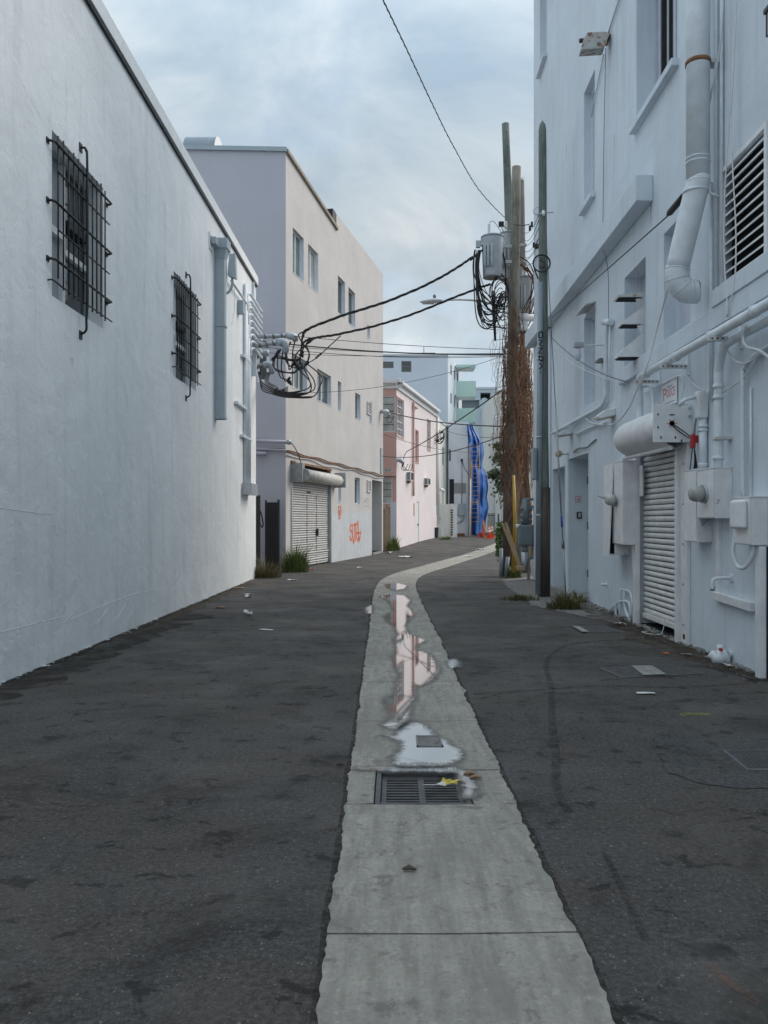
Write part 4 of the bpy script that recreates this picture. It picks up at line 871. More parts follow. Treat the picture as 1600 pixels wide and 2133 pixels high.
# fascia + gutter
MB().fbox(FC, -0.2, LC + 0.05, HC - 0.28, HC + 0.02, 0.002, 0.08).build('fascia', 'white_trim', bC)
MB().fbox(FC, -0.3, LC + 0.1, HC - 0.02, HC + 0.16, 0.09, 0.26).build('eaves_gutter', 'white_trim', bC, bevel=0.03)
MB().fbox(FCE, -0.27, 8, HC - 0.28, HC + 0.02, 0.002, 0.05).build('fascia', 'white_trim', bC)
MB().fbox(FCE, -0.32, 8, HC - 0.02, HC + 0.16, 0.06, 0.2).build('eaves_gutter', 'white_trim', bC)
def louvre_window(b, F, r, n, gl='glass_pale'):
    mb = MB(); ring_frame(mb, F, *r[:4], 0.05, -0.1, -0.03); wdw = mb.build('window', 'white_trim', b)
    MB().fbox(F, r[0] + 0.04, r[1] - 0.04, r[2] + 0.04, r[3] - 0.04, -0.1, -0.095).build('backing', 'dark', wdw)
    for i in range(n):
        v = r[2] + 0.05 + (r[3] - r[2] - 0.1) * i / n; h = (r[3] - r[2] - 0.1) / n * 0.93
        P = [F.p(u, v + (h if q else 0), (-0.055 if q else -0.03)) for u, q in ((r[0] + 0.05, 0), (r[1] - 0.05, 0), (r[1] - 0.05, 1), (r[0] + 0.05, 1))]
        MB().prism(P, F.n * 0.008).build('louvre_pane', gl, wdw)
louvre_window(bC, FCE, e1, 5); louvre_window(bC, FCE, e2, 5)
mb = MB(); ring_frame(mb, FC, *cw[:4], 0.05, -0.1, -0.03); wdw = mb.build('window', 'white_trim', bC)
MB().fbox(FC, cw[0] + 0.03, cw[1] - 0.03, cw[2] + 0.03, cw[3] - 0.03, -0.1, -0.085).build('pane', 'glass', wdw)
for i in range(1, 4): MB().fbox(FC, cw[0] + (cw[1] - cw[0]) * i / 4 - 0.02, cw[0] + (cw[1] - cw[0]) * i / 4 + 0.02, cw[2] + 0.05, cw[3] - 0.05, -0.084, -0.04).build('mullion', 'white_trim', wdw)
for i in range(1, 5): MB().fbox(FC, cw[0] + 0.05, cw[1] - 0.05, cw[2] + (cw[3] - cw[2]) * i / 5 - 0.02, cw[2] + (cw[3] - cw[2]) * i / 5 + 0.02, -0.083, -0.045).build('crossbar', 'white_trim', wdw)
louvre_window(bC, FC, c2, 8); window(bC, FC, c1, 0.12, 'salmon', 'salmon', 0, 0, 0.05)
for r in (c1, c2, cw):
    mb = MB(); ring_frame(mb, FC, r[0] - 0.06, r[1] + 0.06, r[2] - 0.06, r[3] + 0.06, 0.06, 0.001, 0.03); mb.build('window_trim', 'salmon', bC)
d_ = MB().fbox(FC, cdr[0] + 0.01, cdr[1] - 0.01, cdr[2], cdr[3] - 0.01, -0.08, -0.03).build('door', 'white_trim', bC, bevel=0.01)
MB().fbox(FC, cdr[0] + 0.5, cdr[0] + 0.62, cdr[2] + 0.95, cdr[2] + 1.05, -0.03, 0.04).build('handle', 'dark_galv', d_)
MB().fbox(FC, *FC.rect(861.5, 863, 1048, 1074), 0.0, 0.03).build('salmon_strip', 'salmon', bC)
MB().fbox(FCE, 0.0, 8, 3.62 + 0.1, 3.92, 0.002, 0.12).build('ledge', 'salmon', bC)
t = thing('drain_pipe', 'salmon drainpipe running down the pink wall', 'pipe', FC.p(FC.at(861.5, 1033)[0], FC.at(861.5, 1033)[1], 0.06))
ua, va = FC.at(861.5, 1033, 0.08); _, vb = FC.at(861.5, 845, 0.08); uc, _ = FC.at(869, 845, 0.08)
MB().tube(smooth_path([FC.p(ua, va, 0.08), FC.p(ua, vb - 0.2, 0.08), FC.p(ua + 0.05, vb - 0.02, 0.08), FC.p(ua + 0.3, vb, 0.08), FC.p(uc, vb, 0.08)], 5), 0.06, 8).build('pipe', 'salmon', t)
for a, lab in (((846.5, 855.5, 982, 1001), 'nearer boxy air conditioner sticking out of the pink wall'), ((883.5, 890.5, 995, 1010), 'farther small air conditioner on the pink wall')):
    r = FC.rect(*a); t = thing('air_conditioner', lab, 'air conditioner', FC.p((r[0] + r[1]) / 2, r[2], 0.1), 'air conditioners on the pink wall')
    u1_ = r[0] + 0.75
    MB().fbox(FC, r[0], u1_, r[2], r[3], 0.0, 0.24).build('case', 'white_metal', t, bevel=0.015)
    mb = MB(); mb.fbox(FC, r[0] + 0.06, u1_ - 0.06, r[2] + 0.05, r[3] - 0.05, 0.24, 0.246); mb.build('grille', 'iron', t)
    MB().fbox(FC, r[0] - 0.006, r[0] - 0.001, r[2] + 0.05, r[3] - 0.05, 0.04, 0.2).build('side_grille', 'dark_galv', t)
    MB().fbox(FC, r[0] + 0.1, r[0] + 0.16, r[2] - 0.14, r[2], 0.0, 0.2).build('bracket', 'rust', t)
# ------------------------------------------------------------------ building D: cream, and yard wall
FD = Frame(FC.p(LC + 0.02, 0, -0.10), (TC, 1, 0), (1, -TC, 0)); bD = thing('cream_building', 'cream building with tall white downpipes beyond the pink one', 'building', FD.p(4, g(54), -3))
LD = 7.5
dw = FD.rect(921, 926, 930, 970) + (0.1,)
mb = MB(); wall_holes(mb, FD, 0, LD, -0.3, 8.0, [dw]); mb.add([FD.p(LD, -0.3), FD.p(LD, 8.0), FD.p(LD, 8.0, -7), FD.p(LD, -0.3, -7)], [(0, 1, 2, 3)]); mb.add([FD.p(0, -0.3), FD.p(0, 8.0), FD.p(0, 8.0, -7), FD.p(0, -0.3, -7)], [(0, 1, 2, 3)])
mb.build('wall', 'cream', bD); mb = MB(); mb.add([FD.p(0, 7.95), FD.p(LD, 7.95), FD.p(LD, 7.95, -7), FD.p(0, 7.95, -7)], [(0, 1, 2, 3)]); mb.build('roof', 'concrete_pale', bD)
window(bD, FD, dw, 0.08, 'cream', 'glass_pale')
MB().fbox(FD, -0.02, LD + 0.05, 7.98, 8.12, -0.25, 0.06).build('coping', 'white_trim', bD)
t = thing('downpipe', 'tall pair of cream downpipes at the end of the pink wall', 'pipe', FD.p(0.5, 2.4, 0.4))
for u, n_, v0_ in ((0.05, 0.16, 2.6), (0.45, 0.14, 1.2)): MB().tube([FD.p(u, v0_, n_), FD.p(u, 8.1, n_)], 0.085, 8).build('pipe', 'cream', t)
MB().tube(smooth_path([FD.p(0.7, 3.5, 0.2), FD.p(1.6, 3.5, 0.25), FD.p(1.9, 3.4, 0.25), FD.p(1.95, 3.1, 0.25), FD.p(1.95, 1.6, 0.25)], 4), 0.11, 8).build('branch_pipe', 'cream', t)
MB().fbox(FD, 0.0, 0.35, 1.85, 3.3, 0.0, 0.12).build('duct_box', 'grey_metal', t)
t = thing('yard_wall', 'low cream yard wall with slatted side gate beyond the pink building', 'wall', PT(925, 1122, 53))
y_ = 53.0; xa, xb = PT(903, 0, y_).x, PT(938, 0, y_).x; zt_ = PT(0, 1050, y_).z
MB().box(xa, xb, y_, y_ + 0.2, 0.0, zt_).build('wall', 'cream', t); MB().box(xb, xb + 0.2, y_ - 0.1, y_ + 0.3, 0, zt_ + 0.02).build('pier', 'cream', t)
MB().box(xb + 0.2, xb + 0.45, y_, y_ + 0.1, 0.2, zt_ - 0.05).build('gate_leaf', 'white_trim', t)
s0 = MB().box(xb + 0.02, xb + 0.16, y_ - 0.14, y_ - 0.11, 0.55, 0.63).build('slat', 'iron', t)
for i in range(1, 11): clone(s0, (0, 0, 0.16 * i))
MB().tube(smooth_path([PT(904, 1090, 52.9), PT(908, 1082, 52.9), PT(914, 1080, 52.9), PT(918, 1080, 52.9)], 5), 0.03, 6).build('pipe', 'dark_galv', t)
MB().tube([PT(903, 1072, 52.9), PT(903, 1095, 52.9)], 0.06, 6).build('valve_pipe', 'grey_metal', t); MB().tube([PT(902, 1070, 52.85), PT(906, 1070, 52.85)], 0.1, 8).build('valve', 'rust', t)
p = Vector((PT(907, 0, 51.3).x, 51.3, g(51.3))); t = thing('trash_bin', 'dark lidded trash bin at the foot of the cream yard wall', 'bin', p)
MB().hexa([p + Vector(v) for v in ((-.16, -.16, 0.02), (.16, -.16, 0.02), (.16, .16, 0.02), (-.16, .16, 0.02), (-.19, -.19, .60), (.19, -.19, .60), (.19, .19, .60), (-.19, .19, .60))]).build('body', 'bin', t, bevel=0.02)
MB().box(p.x - .21, p.x + .21, p.y - .22, p.y + .21, p.z + .60, p.z + .66).build('lid', 'bin', t, bevel=0.02)
p = Vector((PT(918, 0, 51.8).x, 51.8, g(51.8))); t = thing('white_drum', 'white boxy bin standing beside the dark trash bin', 'bin', p)
MB().box(p.x - .14, p.x + .14, p.y - .14, p.y + .14, p.z, p.z + .66).build('body', 'cream', t, bevel=0.04); MB().box(p.x - .15, p.x + .15, p.y - .15, p.y + .15, p.z + .66, p.z + .71).build('lid', 'cream', t, bevel=0.02)

# ------------------------------------------------------------------ building E with tarp and scaffold
YE = 56.0; FE = Frame((PT(975, 0, YE).x, YE, 0), (-1, 0, 0), (0, -1, 0)); HE = PT(0, 879, YE).z
bE = thing('patched_white_building', 'patchy white building half wrapped in blue tarp', 'building', (2, 60, g(58)))
ed = FE.rect(946, 936, 998, 1050) + (0.2,); ew = FE.rect(939, 936, 936, 960) + (0.2,)
mb = MB(); wall_holes(mb, FE, 0, 1.34, -0.3, HE, [ed, ew])
a = FE.p(0, 0); TE = 0.16; q = Vector((TE, 1, 0)).normalized() * 9
mb.add([a + Vector((0, 0, -0.3)), a + q + Vector((0, 0, -0.3)), a + q + Vector((0, 0, HE)), a + Vector((0, 0, HE))], [(0, 1, 2, 3)]); mb.build('wall', 'e_white', bE)
mb = MB(); mb.add([a + Vector((0, 0, HE - 0.05)), a + q + Vector((0, 0, HE - 0.05)), a + q + Vector((-1.3, 0, HE - 0.05)), a + Vector((-1.3, 0, HE - 0.05))], [(0, 1, 2, 3)]); mb.build('roof', 'concrete_pale', bE)
r = FE.rect(974, 946, 1006, 1028); MB().fbox(FE, 0.02, r[1], r[2], r[3], 0.0, 0.012).build('bare_patch', 'patch_grey', bE, label='bare grey rendered patch')
dd = MB().fbox(FE, ed[0], ed[1], ed[2], ed[3], -0.2, -0.15).build('louvre_door', 'iron', bE)
for i in range(9): MB().fbox(FE, ed[0], ed[1], ed[2] + 0.18 * i + 0.02, ed[2] + 0.18 * i + 0.12, -0.149, -0.12).build('louvre', 'gate', dd)
MB().fbox(FE, ew[0], ew[1], ew[2], ew[3], -0.2, -0.15).build('opening', 'dark', bE)
MB().fbox(FE, 0.25, 1.05, g(56), g(56) + 0.2, 0.0, 0.25).build('step', 'rust', bE)
MB().fbox(FE, 0.0, 0.12, -0.2, HE, 0.002, 0.06).build('corner_strip', 'bluegrey', bE)
r = FE.rect(968, 954, 1049, 1074); t = thing('electric_cabinet', 'grey electric meter cabinet with conduit on the patchy white wall', 'cabinet', FE.p(r[0], r[2], 0.1))
MB().fbox(FE, r[0], r[0] + 0.42, r[2], r[3], 0, 0.22).build('box', 'grey_metal', t, bevel=0.01); MB().fbox(FE, r[0] + 0.42, r[1] + 0.1, r[2] + 0.1, r[3] - 0.2, 0, 0.15).build('box', 'galv', t)
MB().tube([FE.p(r[0] + 0.2, r[3], 0.06), FE.p(r[0] + 0.2, r[3] + 2.9, 0.06)], 0.03, 6).build('conduit', 'galv', t)
MB().tube([FE.p(r[0] + 0.2, r[3] + 2.9, 0.06), FE.p(r[0] + 0.2, r[3] + 3.05, 0.12)], 0.07, 6).build('cap', 'iron', t)
MB().tube(smooth_path([FE.p(r[0] + 0.1, r[2], 0.1), FE.p(r[0] + 0.15, r[2] - 0.3, 0.1), FE.p(r[0] + 0.6, r[2] - 0.5, 0.1), FE.p(r[0] + 1.0, r[2] - 0.55, 0.05)], 5), 0.05, 6).build('conduit', 'galv', t)
MB().tube(smooth_path([FE.p(r[0] + 0.2, r[3] + 2.95, 0.1), FE.p(r[0] - 0.1, r[3] + 2.2, 0.2), FE.p(-0.5, r[3] + 1.6, 0.3)], 6), 0.02, 5).build('drop_cable', 'cable', t)
# tarp
Lt = [(973, 882), (975, 905), (977, 930), (978, 980), (977, 1040), (978, 1080), (980, 1114)]
Rt_ = [(984, 883), (990, 897), (999, 910), (1006, 924), (1009, 945), (1004, 968), (1014, 988), (1017, 1015), (1014, 1035), (1018, 1058), (1012, 1082), (1009, 1116)]
mb = MB(); NU, NV = 40, 60; vs = []
def li(T, t):
    x = t * (len(T) - 1); i = min(int(x), len(T) - 2); f = x - i; return T[i][0] * (1 - f) + T[i + 1][0] * f, T[i][1] * (1 - f) + T[i + 1][1] * f
for j in range(NV + 1):
    a = li(Lt, j / NV); b = li(Rt_, j / NV)
    for i in range(NU + 1):
        f = i / NU; yy = 55.6 + 1.9 * f + 0.22 * math.sin(f * 19 + j * 0.06 + 1.5 * mnoise.noise((f * 3, j * 0.07, 0))) + 0.40 * mnoise.noise((f * 3.2, j * 0.12, 2)) + 0.10 * mnoise.noise((f * 8, j * 0.30, 6)) - 0.8 * math.sin(math.pi * f) * (j / NV)
        vs.append(PT(a[0] * (1 - f) + b[0] * f, a[1] * (1 - f) + b[1] * f + (6 * mnoise.noise((f * 6, 0, 7)) if j == NV else 0), yy))
W_ = NU + 1
mb.add(vs, [(j * W_ + i, j * W_ + i + 1, (j + 1) * W_ + i + 1, (j + 1) * W_ + i) for j in range(NV) for i in range(NU)], True)
o = mb.build('tarp', 'tarp', label='blue tarp draped down the side of the patchy white building', cat='tarp')
md = o.modifiers.new('thick', 'SOLIDIFY'); md.thickness = 0.02
# scaffold
ysc = 54.9; t = thing('scaffold', 'tall orange ladder scaffold standing in front of the blue tarp', 'scaffold', GP(988, 1122))
xa, xb = PT(979, 0, ysc).x, PT(999, 0, ysc).x; zt_ = PT(0, 923, ysc).z; gz = g(ysc)
for x, top in ((xa, zt_), (xb, zt_ + 0.05), (xa + 0.10, zt_ - 1.2)): MB().tube([(x, ysc, gz + (0.0 if x != xb else 0.9)), (x, ysc, top)], 0.026, 8).build('post', 'scaffold', t)
rg = MB().tube([(xa, ysc, gz + 1.0), (xb, ysc, gz + 1.0)], 0.014, 6).build('rung', 'scaffold', t)
nr = int((zt_ - gz - 1.05) / 0.295)
for i in range(1, nr + 1): clone(rg, (0, 0, 0.295 * i))
for z in (gz + 2.3, gz + 4.7): MB().tube([(xa - 0.02, ysc + 0.04, z), (xb + 0.02, ysc + 0.04, z)], 0.035, 8).build('brace', 'scaffold', t)
MB().tube([(xa + 0.02, ysc + 0.02, gz), (xa + 0.04, ysc + 0.02, gz + 3.9)], 0.06, 8).build('plank_leg', 'cream', t)
# ------------------------------------------------------------------ tower F with balconies
YF = 70.0; FF = Frame((PT(933, 0, YF).x, YF, 0), (-1, 0, 0), (0, -1, 0)); HF = PT(0, 740, YF).z; TF = 0.245
bF = thing('apartment_tower', 'pale blue grey apartment block with mint green balconies', 'building', (0, 76, 0.4))
f1 = FF.rect(820, 796, 753, 767) + (0.15,); f2 = FF.rect(857, 836, 752, 775) + (0.15,)
FFS = Frame((PT(933, 0, YF).x, YF, 0), (TF, 1, 0), (1, -TF, 0)); LFs = 7.6
fw_ = [FFS.rect(*a) + (0.12,) for a in ((938.5, 941, 759, 780), (946, 948, 770, 790), (938.5, 941, 818, 840), (946, 948, 826, 848), (951.5, 955, 776, 795), (951.5, 955, 836, 852))]
mb = MB(); wall_holes(mb, FF, 0, 16, -0.3, HF, [f1, f2]); mb.build('wall', 'bluegrey', bF)
mb = MB(); wall_holes(mb, FFS, 0, LFs, -0.3, HF, fw_); mb.add([FFS.p(LFs, -0.3), FFS.p(LFs, HF), FFS.p(LFs, HF, -12), FFS.p(LFs, -0.3, -12)], [(0, 1, 2, 3)]); mb.build('side_wall', 'white_h', bF)
mb = MB(); mb.add([FF.p(0, HF - 0.02), FF.p(16, HF - 0.02), FF.p(16, HF - 0.02, -9), FFS.p(LFs, HF - 0.02)], [(0, 1, 2, 3)]); mb.build('roof', 'concrete_pale', bF)
MB().fbox(FF, -0.05, 16, HF, HF + 0.12, -0.25, 0.05).build('coping', 'white_trim', bF)
for r in (f1, f2): window(bF, FF, r, 0.08, 'dark_galv', 'glass', 0, 2 if r is f1 else 1, 0.07)
for r in fw_: window(bF, FFS, r, 0.08, 'dark_galv', 'glass', 0, 0, 0.06)
yb = 73.5
def balcony(ztop, zslab, px0, px1, rail):
    x0, x1 = PT(px0, 0, yb).x, PT(px1, 0, yb).x
    s = MB().box(x0, x1 + 0.25, yb, yb + 2.2, zslab, zslab + 0.22).build('balcony', 'white_trim', bF)
    if rail:
        MB().box(x0, x1 + 0.27, yb - 0.12, yb - 0.002, zslab - 0.02, ztop).build('parapet', 'mint', s)
        MB().box(x1 + 0.15, x1 + 0.27, yb, yb + 2.2, zslab - 0.015, ztop - 0.002).build('parapet', 'mint', s)
    else: MB().box(x0, x1 + 0.27, yb - 0.12, yb - 0.002, zslab - 0.02, ztop).build('fascia', 'mint', s)
zz = lambda py: PT(0, py, yb).z
balcony(zz(760), zz(765), 950, 985, False); balcony(zz(794), zz(826), 950, 985, True); balcony(zz(851), zz(880), 950, 985, True)
for a, lab in (((854, 873), 'leftmost flat rooftop air unit on the apartment block'), ((876, 890), 'middle rooftop air unit with antenna on the apartment block'), ((892, 906), 'rightmost flat rooftop air unit on the apartment block')):
    y_ = 71.0; x0, x1 = PT(a[0], 0, y_).x, PT(a[1], 0, y_).x; t = thing('rooftop_unit', lab, 'air conditioner', ((x0 + x1) / 2, y_, HF), 'rooftop units on the apartment block')
    MB().box(x0, x1, y_, y_ + 0.8, HF + 0.02, HF + 0.36).build('case', 'dark_galv', t, bevel=0.03); MB().box(x0 - 0.03, x1 + 0.03, y_ - 0.03, y_ + 0.83, HF + 0.36, HF + 0.42).build('lid', 'iron', t)
    if 'antenna' in lab: MB().tube([((x0 + x1) / 2, y_, HF + 0.4), ((x0 + x1) / 2, y_, HF + 1.0)], 0.03, 5).build('antenna', 'iron', t)
# ------------------------------------------------------------------ far building G, side building I
YG = 100.0; zg = lambda py: PT(0, py, YG).z; xg = lambda px: PT(px, 0, YG).x
bG = thing('far_grey_building', 'far blue grey building with dark arched roof opening closing the alley', 'building', (11, 104, 0.5))
FG = Frame((xg(1036), YG, 0), (-1, 0, 0), (0, -1, 0))
gr_ = FG.rect(1022, 1001, 818, 850) + (1.5,); gd = FG.rect(999, 958, 833, 850) + (1.0,); gd = (gr_[1] + 0.12, gd[1], gd[2], gd[3] , 1.0)
mb = MB(); wall_holes(mb, FG, 0, 7, -0.3, zg(810), [gr_, gd]); mb.add([FG.p(0, -0.3), FG.p(0, zg(810)), FG.p(0, zg(810), -8), FG.p(0, -0.3, -8)], [(0, 1, 2, 3)]); mb.build('wall', 'greyblue_far', bG)
for r in (gr_, gd): MB().fbox(FG, r[0], r[1], r[2], r[3], -r[4], -r[4] + 0.05).build('opening', 'board' if r is gd else 'iron', bG)
mb = MB(); ar = [(gr_[0] + (gr_[1] - gr_[0]) * (0.22 + 0.78 * (0.5 - 0.5 * math.cos(math.pi * i / 12))), gr_[3] - 0.6 - 0.5 + 0.5 * math.sin(math.pi * i / 12)) for i in range(13)]
mb.prism([FG.p(gr_[0] + (gr_[1] - gr_[0]) * 0.22, gr_[2], -0.2)] + [FG.p(u, v, -0.2) for u, v in ar] + [FG.p(gr_[1], gr_[2], -0.2)], FG.n * 0.15); mb.build('arched_panel', 'greyblue_far', bG)
MB().fbox(FG, 0, 7, zg(810), zg(806), -0.4, 0.08).build('coping', 'bluegrey', bG)
MB().fbox(FG, 1.05, 2.0, -0.2, zg(850), 0.002, 0.35).build('pilaster', 'greyblue_far', bG)
YI = 64.0; FI = Frame((PT(1032, 0, YI).x, YI, 0), (1, 0, 0), (0, -1, 0))
bI = thing('cream_corner_building', 'cream building glimpsed between the vine covered poles and the far end', 'building', (12, 68, 0.4))
iw = [FI.rect(*a) + (0.2,) for a in ((1034, 1036.5, 940, 965), (1034, 1036.5, 1000, 1030), (1036, 1041, 1070, 1100), (1040, 1044, 900, 930))]
mb = MB(); wall_holes(mb, FI, 0, 14, -0.3, PT(0, 816, YI).z, iw); mb.add([FI.p(0, -0.3), FI.p(0, PT(0, 816, YI).z), FI.p(0, PT(0, 816, YI).z, -9), FI.p(0, -0.3, -9)], [(0, 1, 2, 3)]); mb.build('wall', 'cream', bI)
for r in iw: window(bI, FI, r, 0.15, 'white_trim', 'glass', 0, 0, 0.04)
MB().fbox(FI, -0.05, 14, PT(0, 816, YI).z, PT(0, 813, YI).z, -0.3, 0.08).build('coping', 'cream', bI)
# fence gate and cones
yf = 62.0; t = thing('fence_gate', 'dark barred fence gate at the far end behind the cones', 'gate', PT(1022, 1114, yf))
x0, x1 = PT(1016, 0, yf).x, PT(1030, 0, yf).x; z0, z1 = g(yf), PT(0, 1069, yf).z
b0 = MB().box(x0, x0 + 0.035, yf, yf + 0.035, z0 + 0.1, z1).build('bar', 'gate', t)
for i in range(1, 8): clone(b0, ((x1 - x0) / 7 * i, 0, 0))
for z in (z0 + 0.15, z1 - 0.2): MB().box(x0, x1, yf + 0.037, yf + 0.06, z, z + 0.05).build('rail', 'gate', t)
def cone(px, py, hpx, label):
    p = GP(px, py); h = hpx / FPX * p.y; t = thing('traffic_cone', label, 'traffic cone', p, 'traffic cones by the scaffold')
    def ring(z0, z1, r0, r1, m, nm, grow=0): MB().tube([p + Vector((0, 0, z0 * h)), p + Vector((0, 0, z1 * h))], [r0 * h + grow, r1 * h + grow], 14).build(nm, m, t)
    MB().box(p.x - 0.26 * h, p.x + 0.26 * h, p.y - 0.26 * h, p.y + 0.26 * h, p.z, p.z + 0.05 * h).build('base', 'orange_cone', t, bevel=0.01)
    ring(0.05, 1.0, 0.19, 0.045, 'orange_cone', 'body'); ring(0.50, 0.66, 0.124, 0.099, 'white_trim', 'band', 0.004); ring(0.76, 0.86, 0.082, 0.067, 'white_trim', 'band', 0.004)
cone(1019, 1122, 26, 'nearest orange cone with white bands by the far scaffold')
cone(1025, 1120, 25, 'rightmost orange cone partly behind the nearest one')
t = thing('barrier_netting', 'crumpled orange safety netting at the foot of the blue tarp', 'netting', GP(1003, 1119))
mb = MB(); vs = []
for j in range(9):
    for i in range(15):
        q = GP(997 + i * 0.95, 1120); hh = (0.35 + 0.85 * max(0, 1 - abs(i - 11) / 4)) * j / 8
        vs.append(q + Vector((0, 0.12 * math.sin(i * 1.9 + j * 0.6), hh)))
mb.add(vs, [(j * 15 + i, j * 15 + i + 1, (j + 1) * 15 + i + 1, (j + 1) * 15 + i) for j in range(8) for i in range(14)]); o = mb.build('mesh_sheet', 'orange_cone', t)
md = o.modifiers.new('w', 'WIREFRAME'); md.thickness = 0.035; 
MB().tube([GP(1008, 1121) , GP(1008, 1121) + Vector((0, 0, 1.05))], 0.03, 6).build('stake', 'yellow', t)

# ------------------------------------------------------------------ building H: white building on the right
RX = 3.64; FH = Frame((RX, 0, 0), (0, 1, 0), (-1, 0, 0)); HY1 = 21.41; HH = 17.0
bH = thing('white_utility_building', 'tall white building crowded with pipes and boxes on the right', 'building', (8, 6, 0))
h_door2 = (15.36, 17.14, -0.02, 2.82, 0.62); h_door1 = (17.48, 18.85, -0.02, 2.71, 0.62); h_sh = (10.28, 12.2, -0.05, 2.62, 0.5)
h_m1 = (14.84, 15.72, 3.72, 5.42, 0.22); h_m2 = (11.85, 12.95, 3.98, 5.38, 0.3); h_m3 = (10.05, 11.05, 3.98, 5.42, 0.25)
h_u1 = (14.87, 15.72, 7.52, 9.76, 0.22); h_u2 = (10.52, 12.3, 7.48, 9.9, 0.35); h_u3 = (19.58, 20.5, 12.75, 15.0, 0.25); h_lv = (8.0, 9.05, 4.15, 5.41, 0.10)
HOLES = [h_door1, h_door2, h_sh, h_m1, h_m2, h_m3, h_u1, h_u2, h_u3, h_lv]
HS, HL = 13.7, 10.6          # unseen roofline: nearer half set lower to let in sky light
mb = MB(); wall_holes(mb, FH, -4, HS, -0.3, HL, [h for h in HOLES if h[0] < HS]); wall_holes(mb, FH, HS, HY1, -0.3, HH, [h for h in HOLES if h[0] > HS])
mb.add([(RX, HY1, -0.3), (RX + 12, HY1, -0.3), (RX + 12, HY1, HH), (RX, HY1, HH)], [(0, 1, 2, 3)]); mb.add([(RX, -4, -0.3), (RX + 12, -4, -0.3), (RX + 12, -4, HL), (RX, -4, HL)], [(0, 1, 2, 3)])
mb.add([(RX + 12, -4, -0.3), (RX + 12, HS, -0.3), (RX + 12, HS, HL), (RX + 12, -4, HL)], [(0, 1, 2, 3)]); mb.add([(RX + 12, HS, -0.3), (RX + 12, HY1, -0.3), (RX + 12, HY1, HH), (RX + 12, HS, HH)], [(0, 1, 2, 3)])
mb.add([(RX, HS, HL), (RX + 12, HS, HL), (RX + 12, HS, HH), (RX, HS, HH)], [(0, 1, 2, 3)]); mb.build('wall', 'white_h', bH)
MB().box(RX + 0.01, RX + 12, -4, HS - 0.01, HL - 0.1, HL - 0.01).build('roof', 'concrete_pale', bH)
MB().box(RX + 0.01, RX + 12, HS + 0.01, HY1 - 0.01, HH - 0.1, HH - 0.01).build('roof', 'concrete_pale', bH)
MB().fbox(FH, 11.5, HY1 - 0.02, 6.05, 6.42, 0.002, 0.24).build('ledge', 'white_h', bH, bevel=0.012, label='projecting white ledge between the storeys')
MB().fbox(FH, 7.0, 13.05, 3.70, 3.93, 0.002, 0.07).build('band', 'white_h', bH, bevel=0.01)
MB().fbox(FH, 7.6, 9.15, 3.93, 4.12, 0.002, 0.09).build('band', 'white_h', bH, bevel=0.008)
MB().fbox(FH, 19.0, 21.2, 0.0, 6.0, 0.002, 0.05).build('pier', 'white_h', bH, bevel=0.02)
# doors
for r, nm in ((h_door2, 'door'), (h_door1, 'door')):
    d = MB().fbox(FH, r[0] + 0.03, r[1] - 0.03, 0.02, r[3] - 0.05, -r[4] + 0.0, -r[4] + 0.06).build('door', 'white_pipe', bH, bevel=0.006)
    for v in (0.35, 1.35, 2.3): MB().fbox(FH, r[0] + 0.035, r[0] + 0.07, v, v + 0.14, -r[4] + 0.06, -r[4] + 0.09).build('hinge', 'dark_galv', d)
    MB().fbox(FH, r[0], r[1], -0.1, 0.018, -r[4], -0.02).build('threshold', 'concrete_pale', bH)
    MB().fbox(FH, r[0] - 0.01, r[1] + 0.01, r[2], r[3] + 0.01, -r[4] - 0.05, -r[4] - 0.004).build('backing', 'white_pipe', bH)
def plate(F, r, n, t_, mat, nm, parent, bevel=0.004): return MB().fbox(F, *r, n, n + t_).build(nm, mat, parent, bevel=bevel)
FJ = Frame((RX, 17.138, 0), (1, 0, 0), (0, -1, 0))
r = FJ.rect(1199, 1210.5, 1033, 1045.5); t = thing('door_notice', 'small white notice with red border in the recessed doorway', 'sign', FJ.p(r[0], r[2], 0)); n_ = 0.001
plate(FJ, r, n_, 0.006, 'red_print', 'border', t, 0); plate(FJ, (r[0] + 0.01, r[1] - 0.01, r[2] + 0.01, r[3] - 0.01), n_ + 0.004, 0.006, 'white_trim', 'panel', t, 0)
MB().fbox(FJ, r[0] + 0.016, r[1] - 0.016, r[3] - 0.03, r[3] - 0.018, n_ + 0.0105, n_ + 0.012).build('print', 'red_print', t)
c = (r[0] + r[1]) / 2
MB().fbox(FJ, c - 0.03, c + 0.02, r[2] + 0.05, r[2] + 0.066, n_ + 0.0105, n_ + 0.012).build('print', 'iron', t); MB().fbox(FJ, c - 0.005, c + 0.03, r[2] + 0.03, r[2] + 0.048, n_ + 0.0105, n_ + 0.0125).build('print', 'iron', t)
r = FJ.rect(1201, 1211.5, 1066, 1080); t = thing('keypad', 'black framed keypad in the recessed doorway', 'keypad', FJ.p(r[0], r[2], 0))
plate(FJ, r, n_, 0.05, 'iron', 'case', t, 0.015); plate(FJ, (r[0] + 0.025, r[1] - 0.025, r[2] + 0.025, r[3] - 0.02), n_ + 0.05, 0.006, 'galv', 'face', t, 0)
MB().fbox(FJ, 0.40, 0.43, 0.05, 2.78, 0.001, 0.03).build('door_stop', 'white_pipe', bH)
for v in (0.35, 1.35, 2.3): MB().fbox(FJ, 0.385, 0.41, v, v + 0.16, 0.03, 0.045).build('hinge', 'dark_galv', bH)
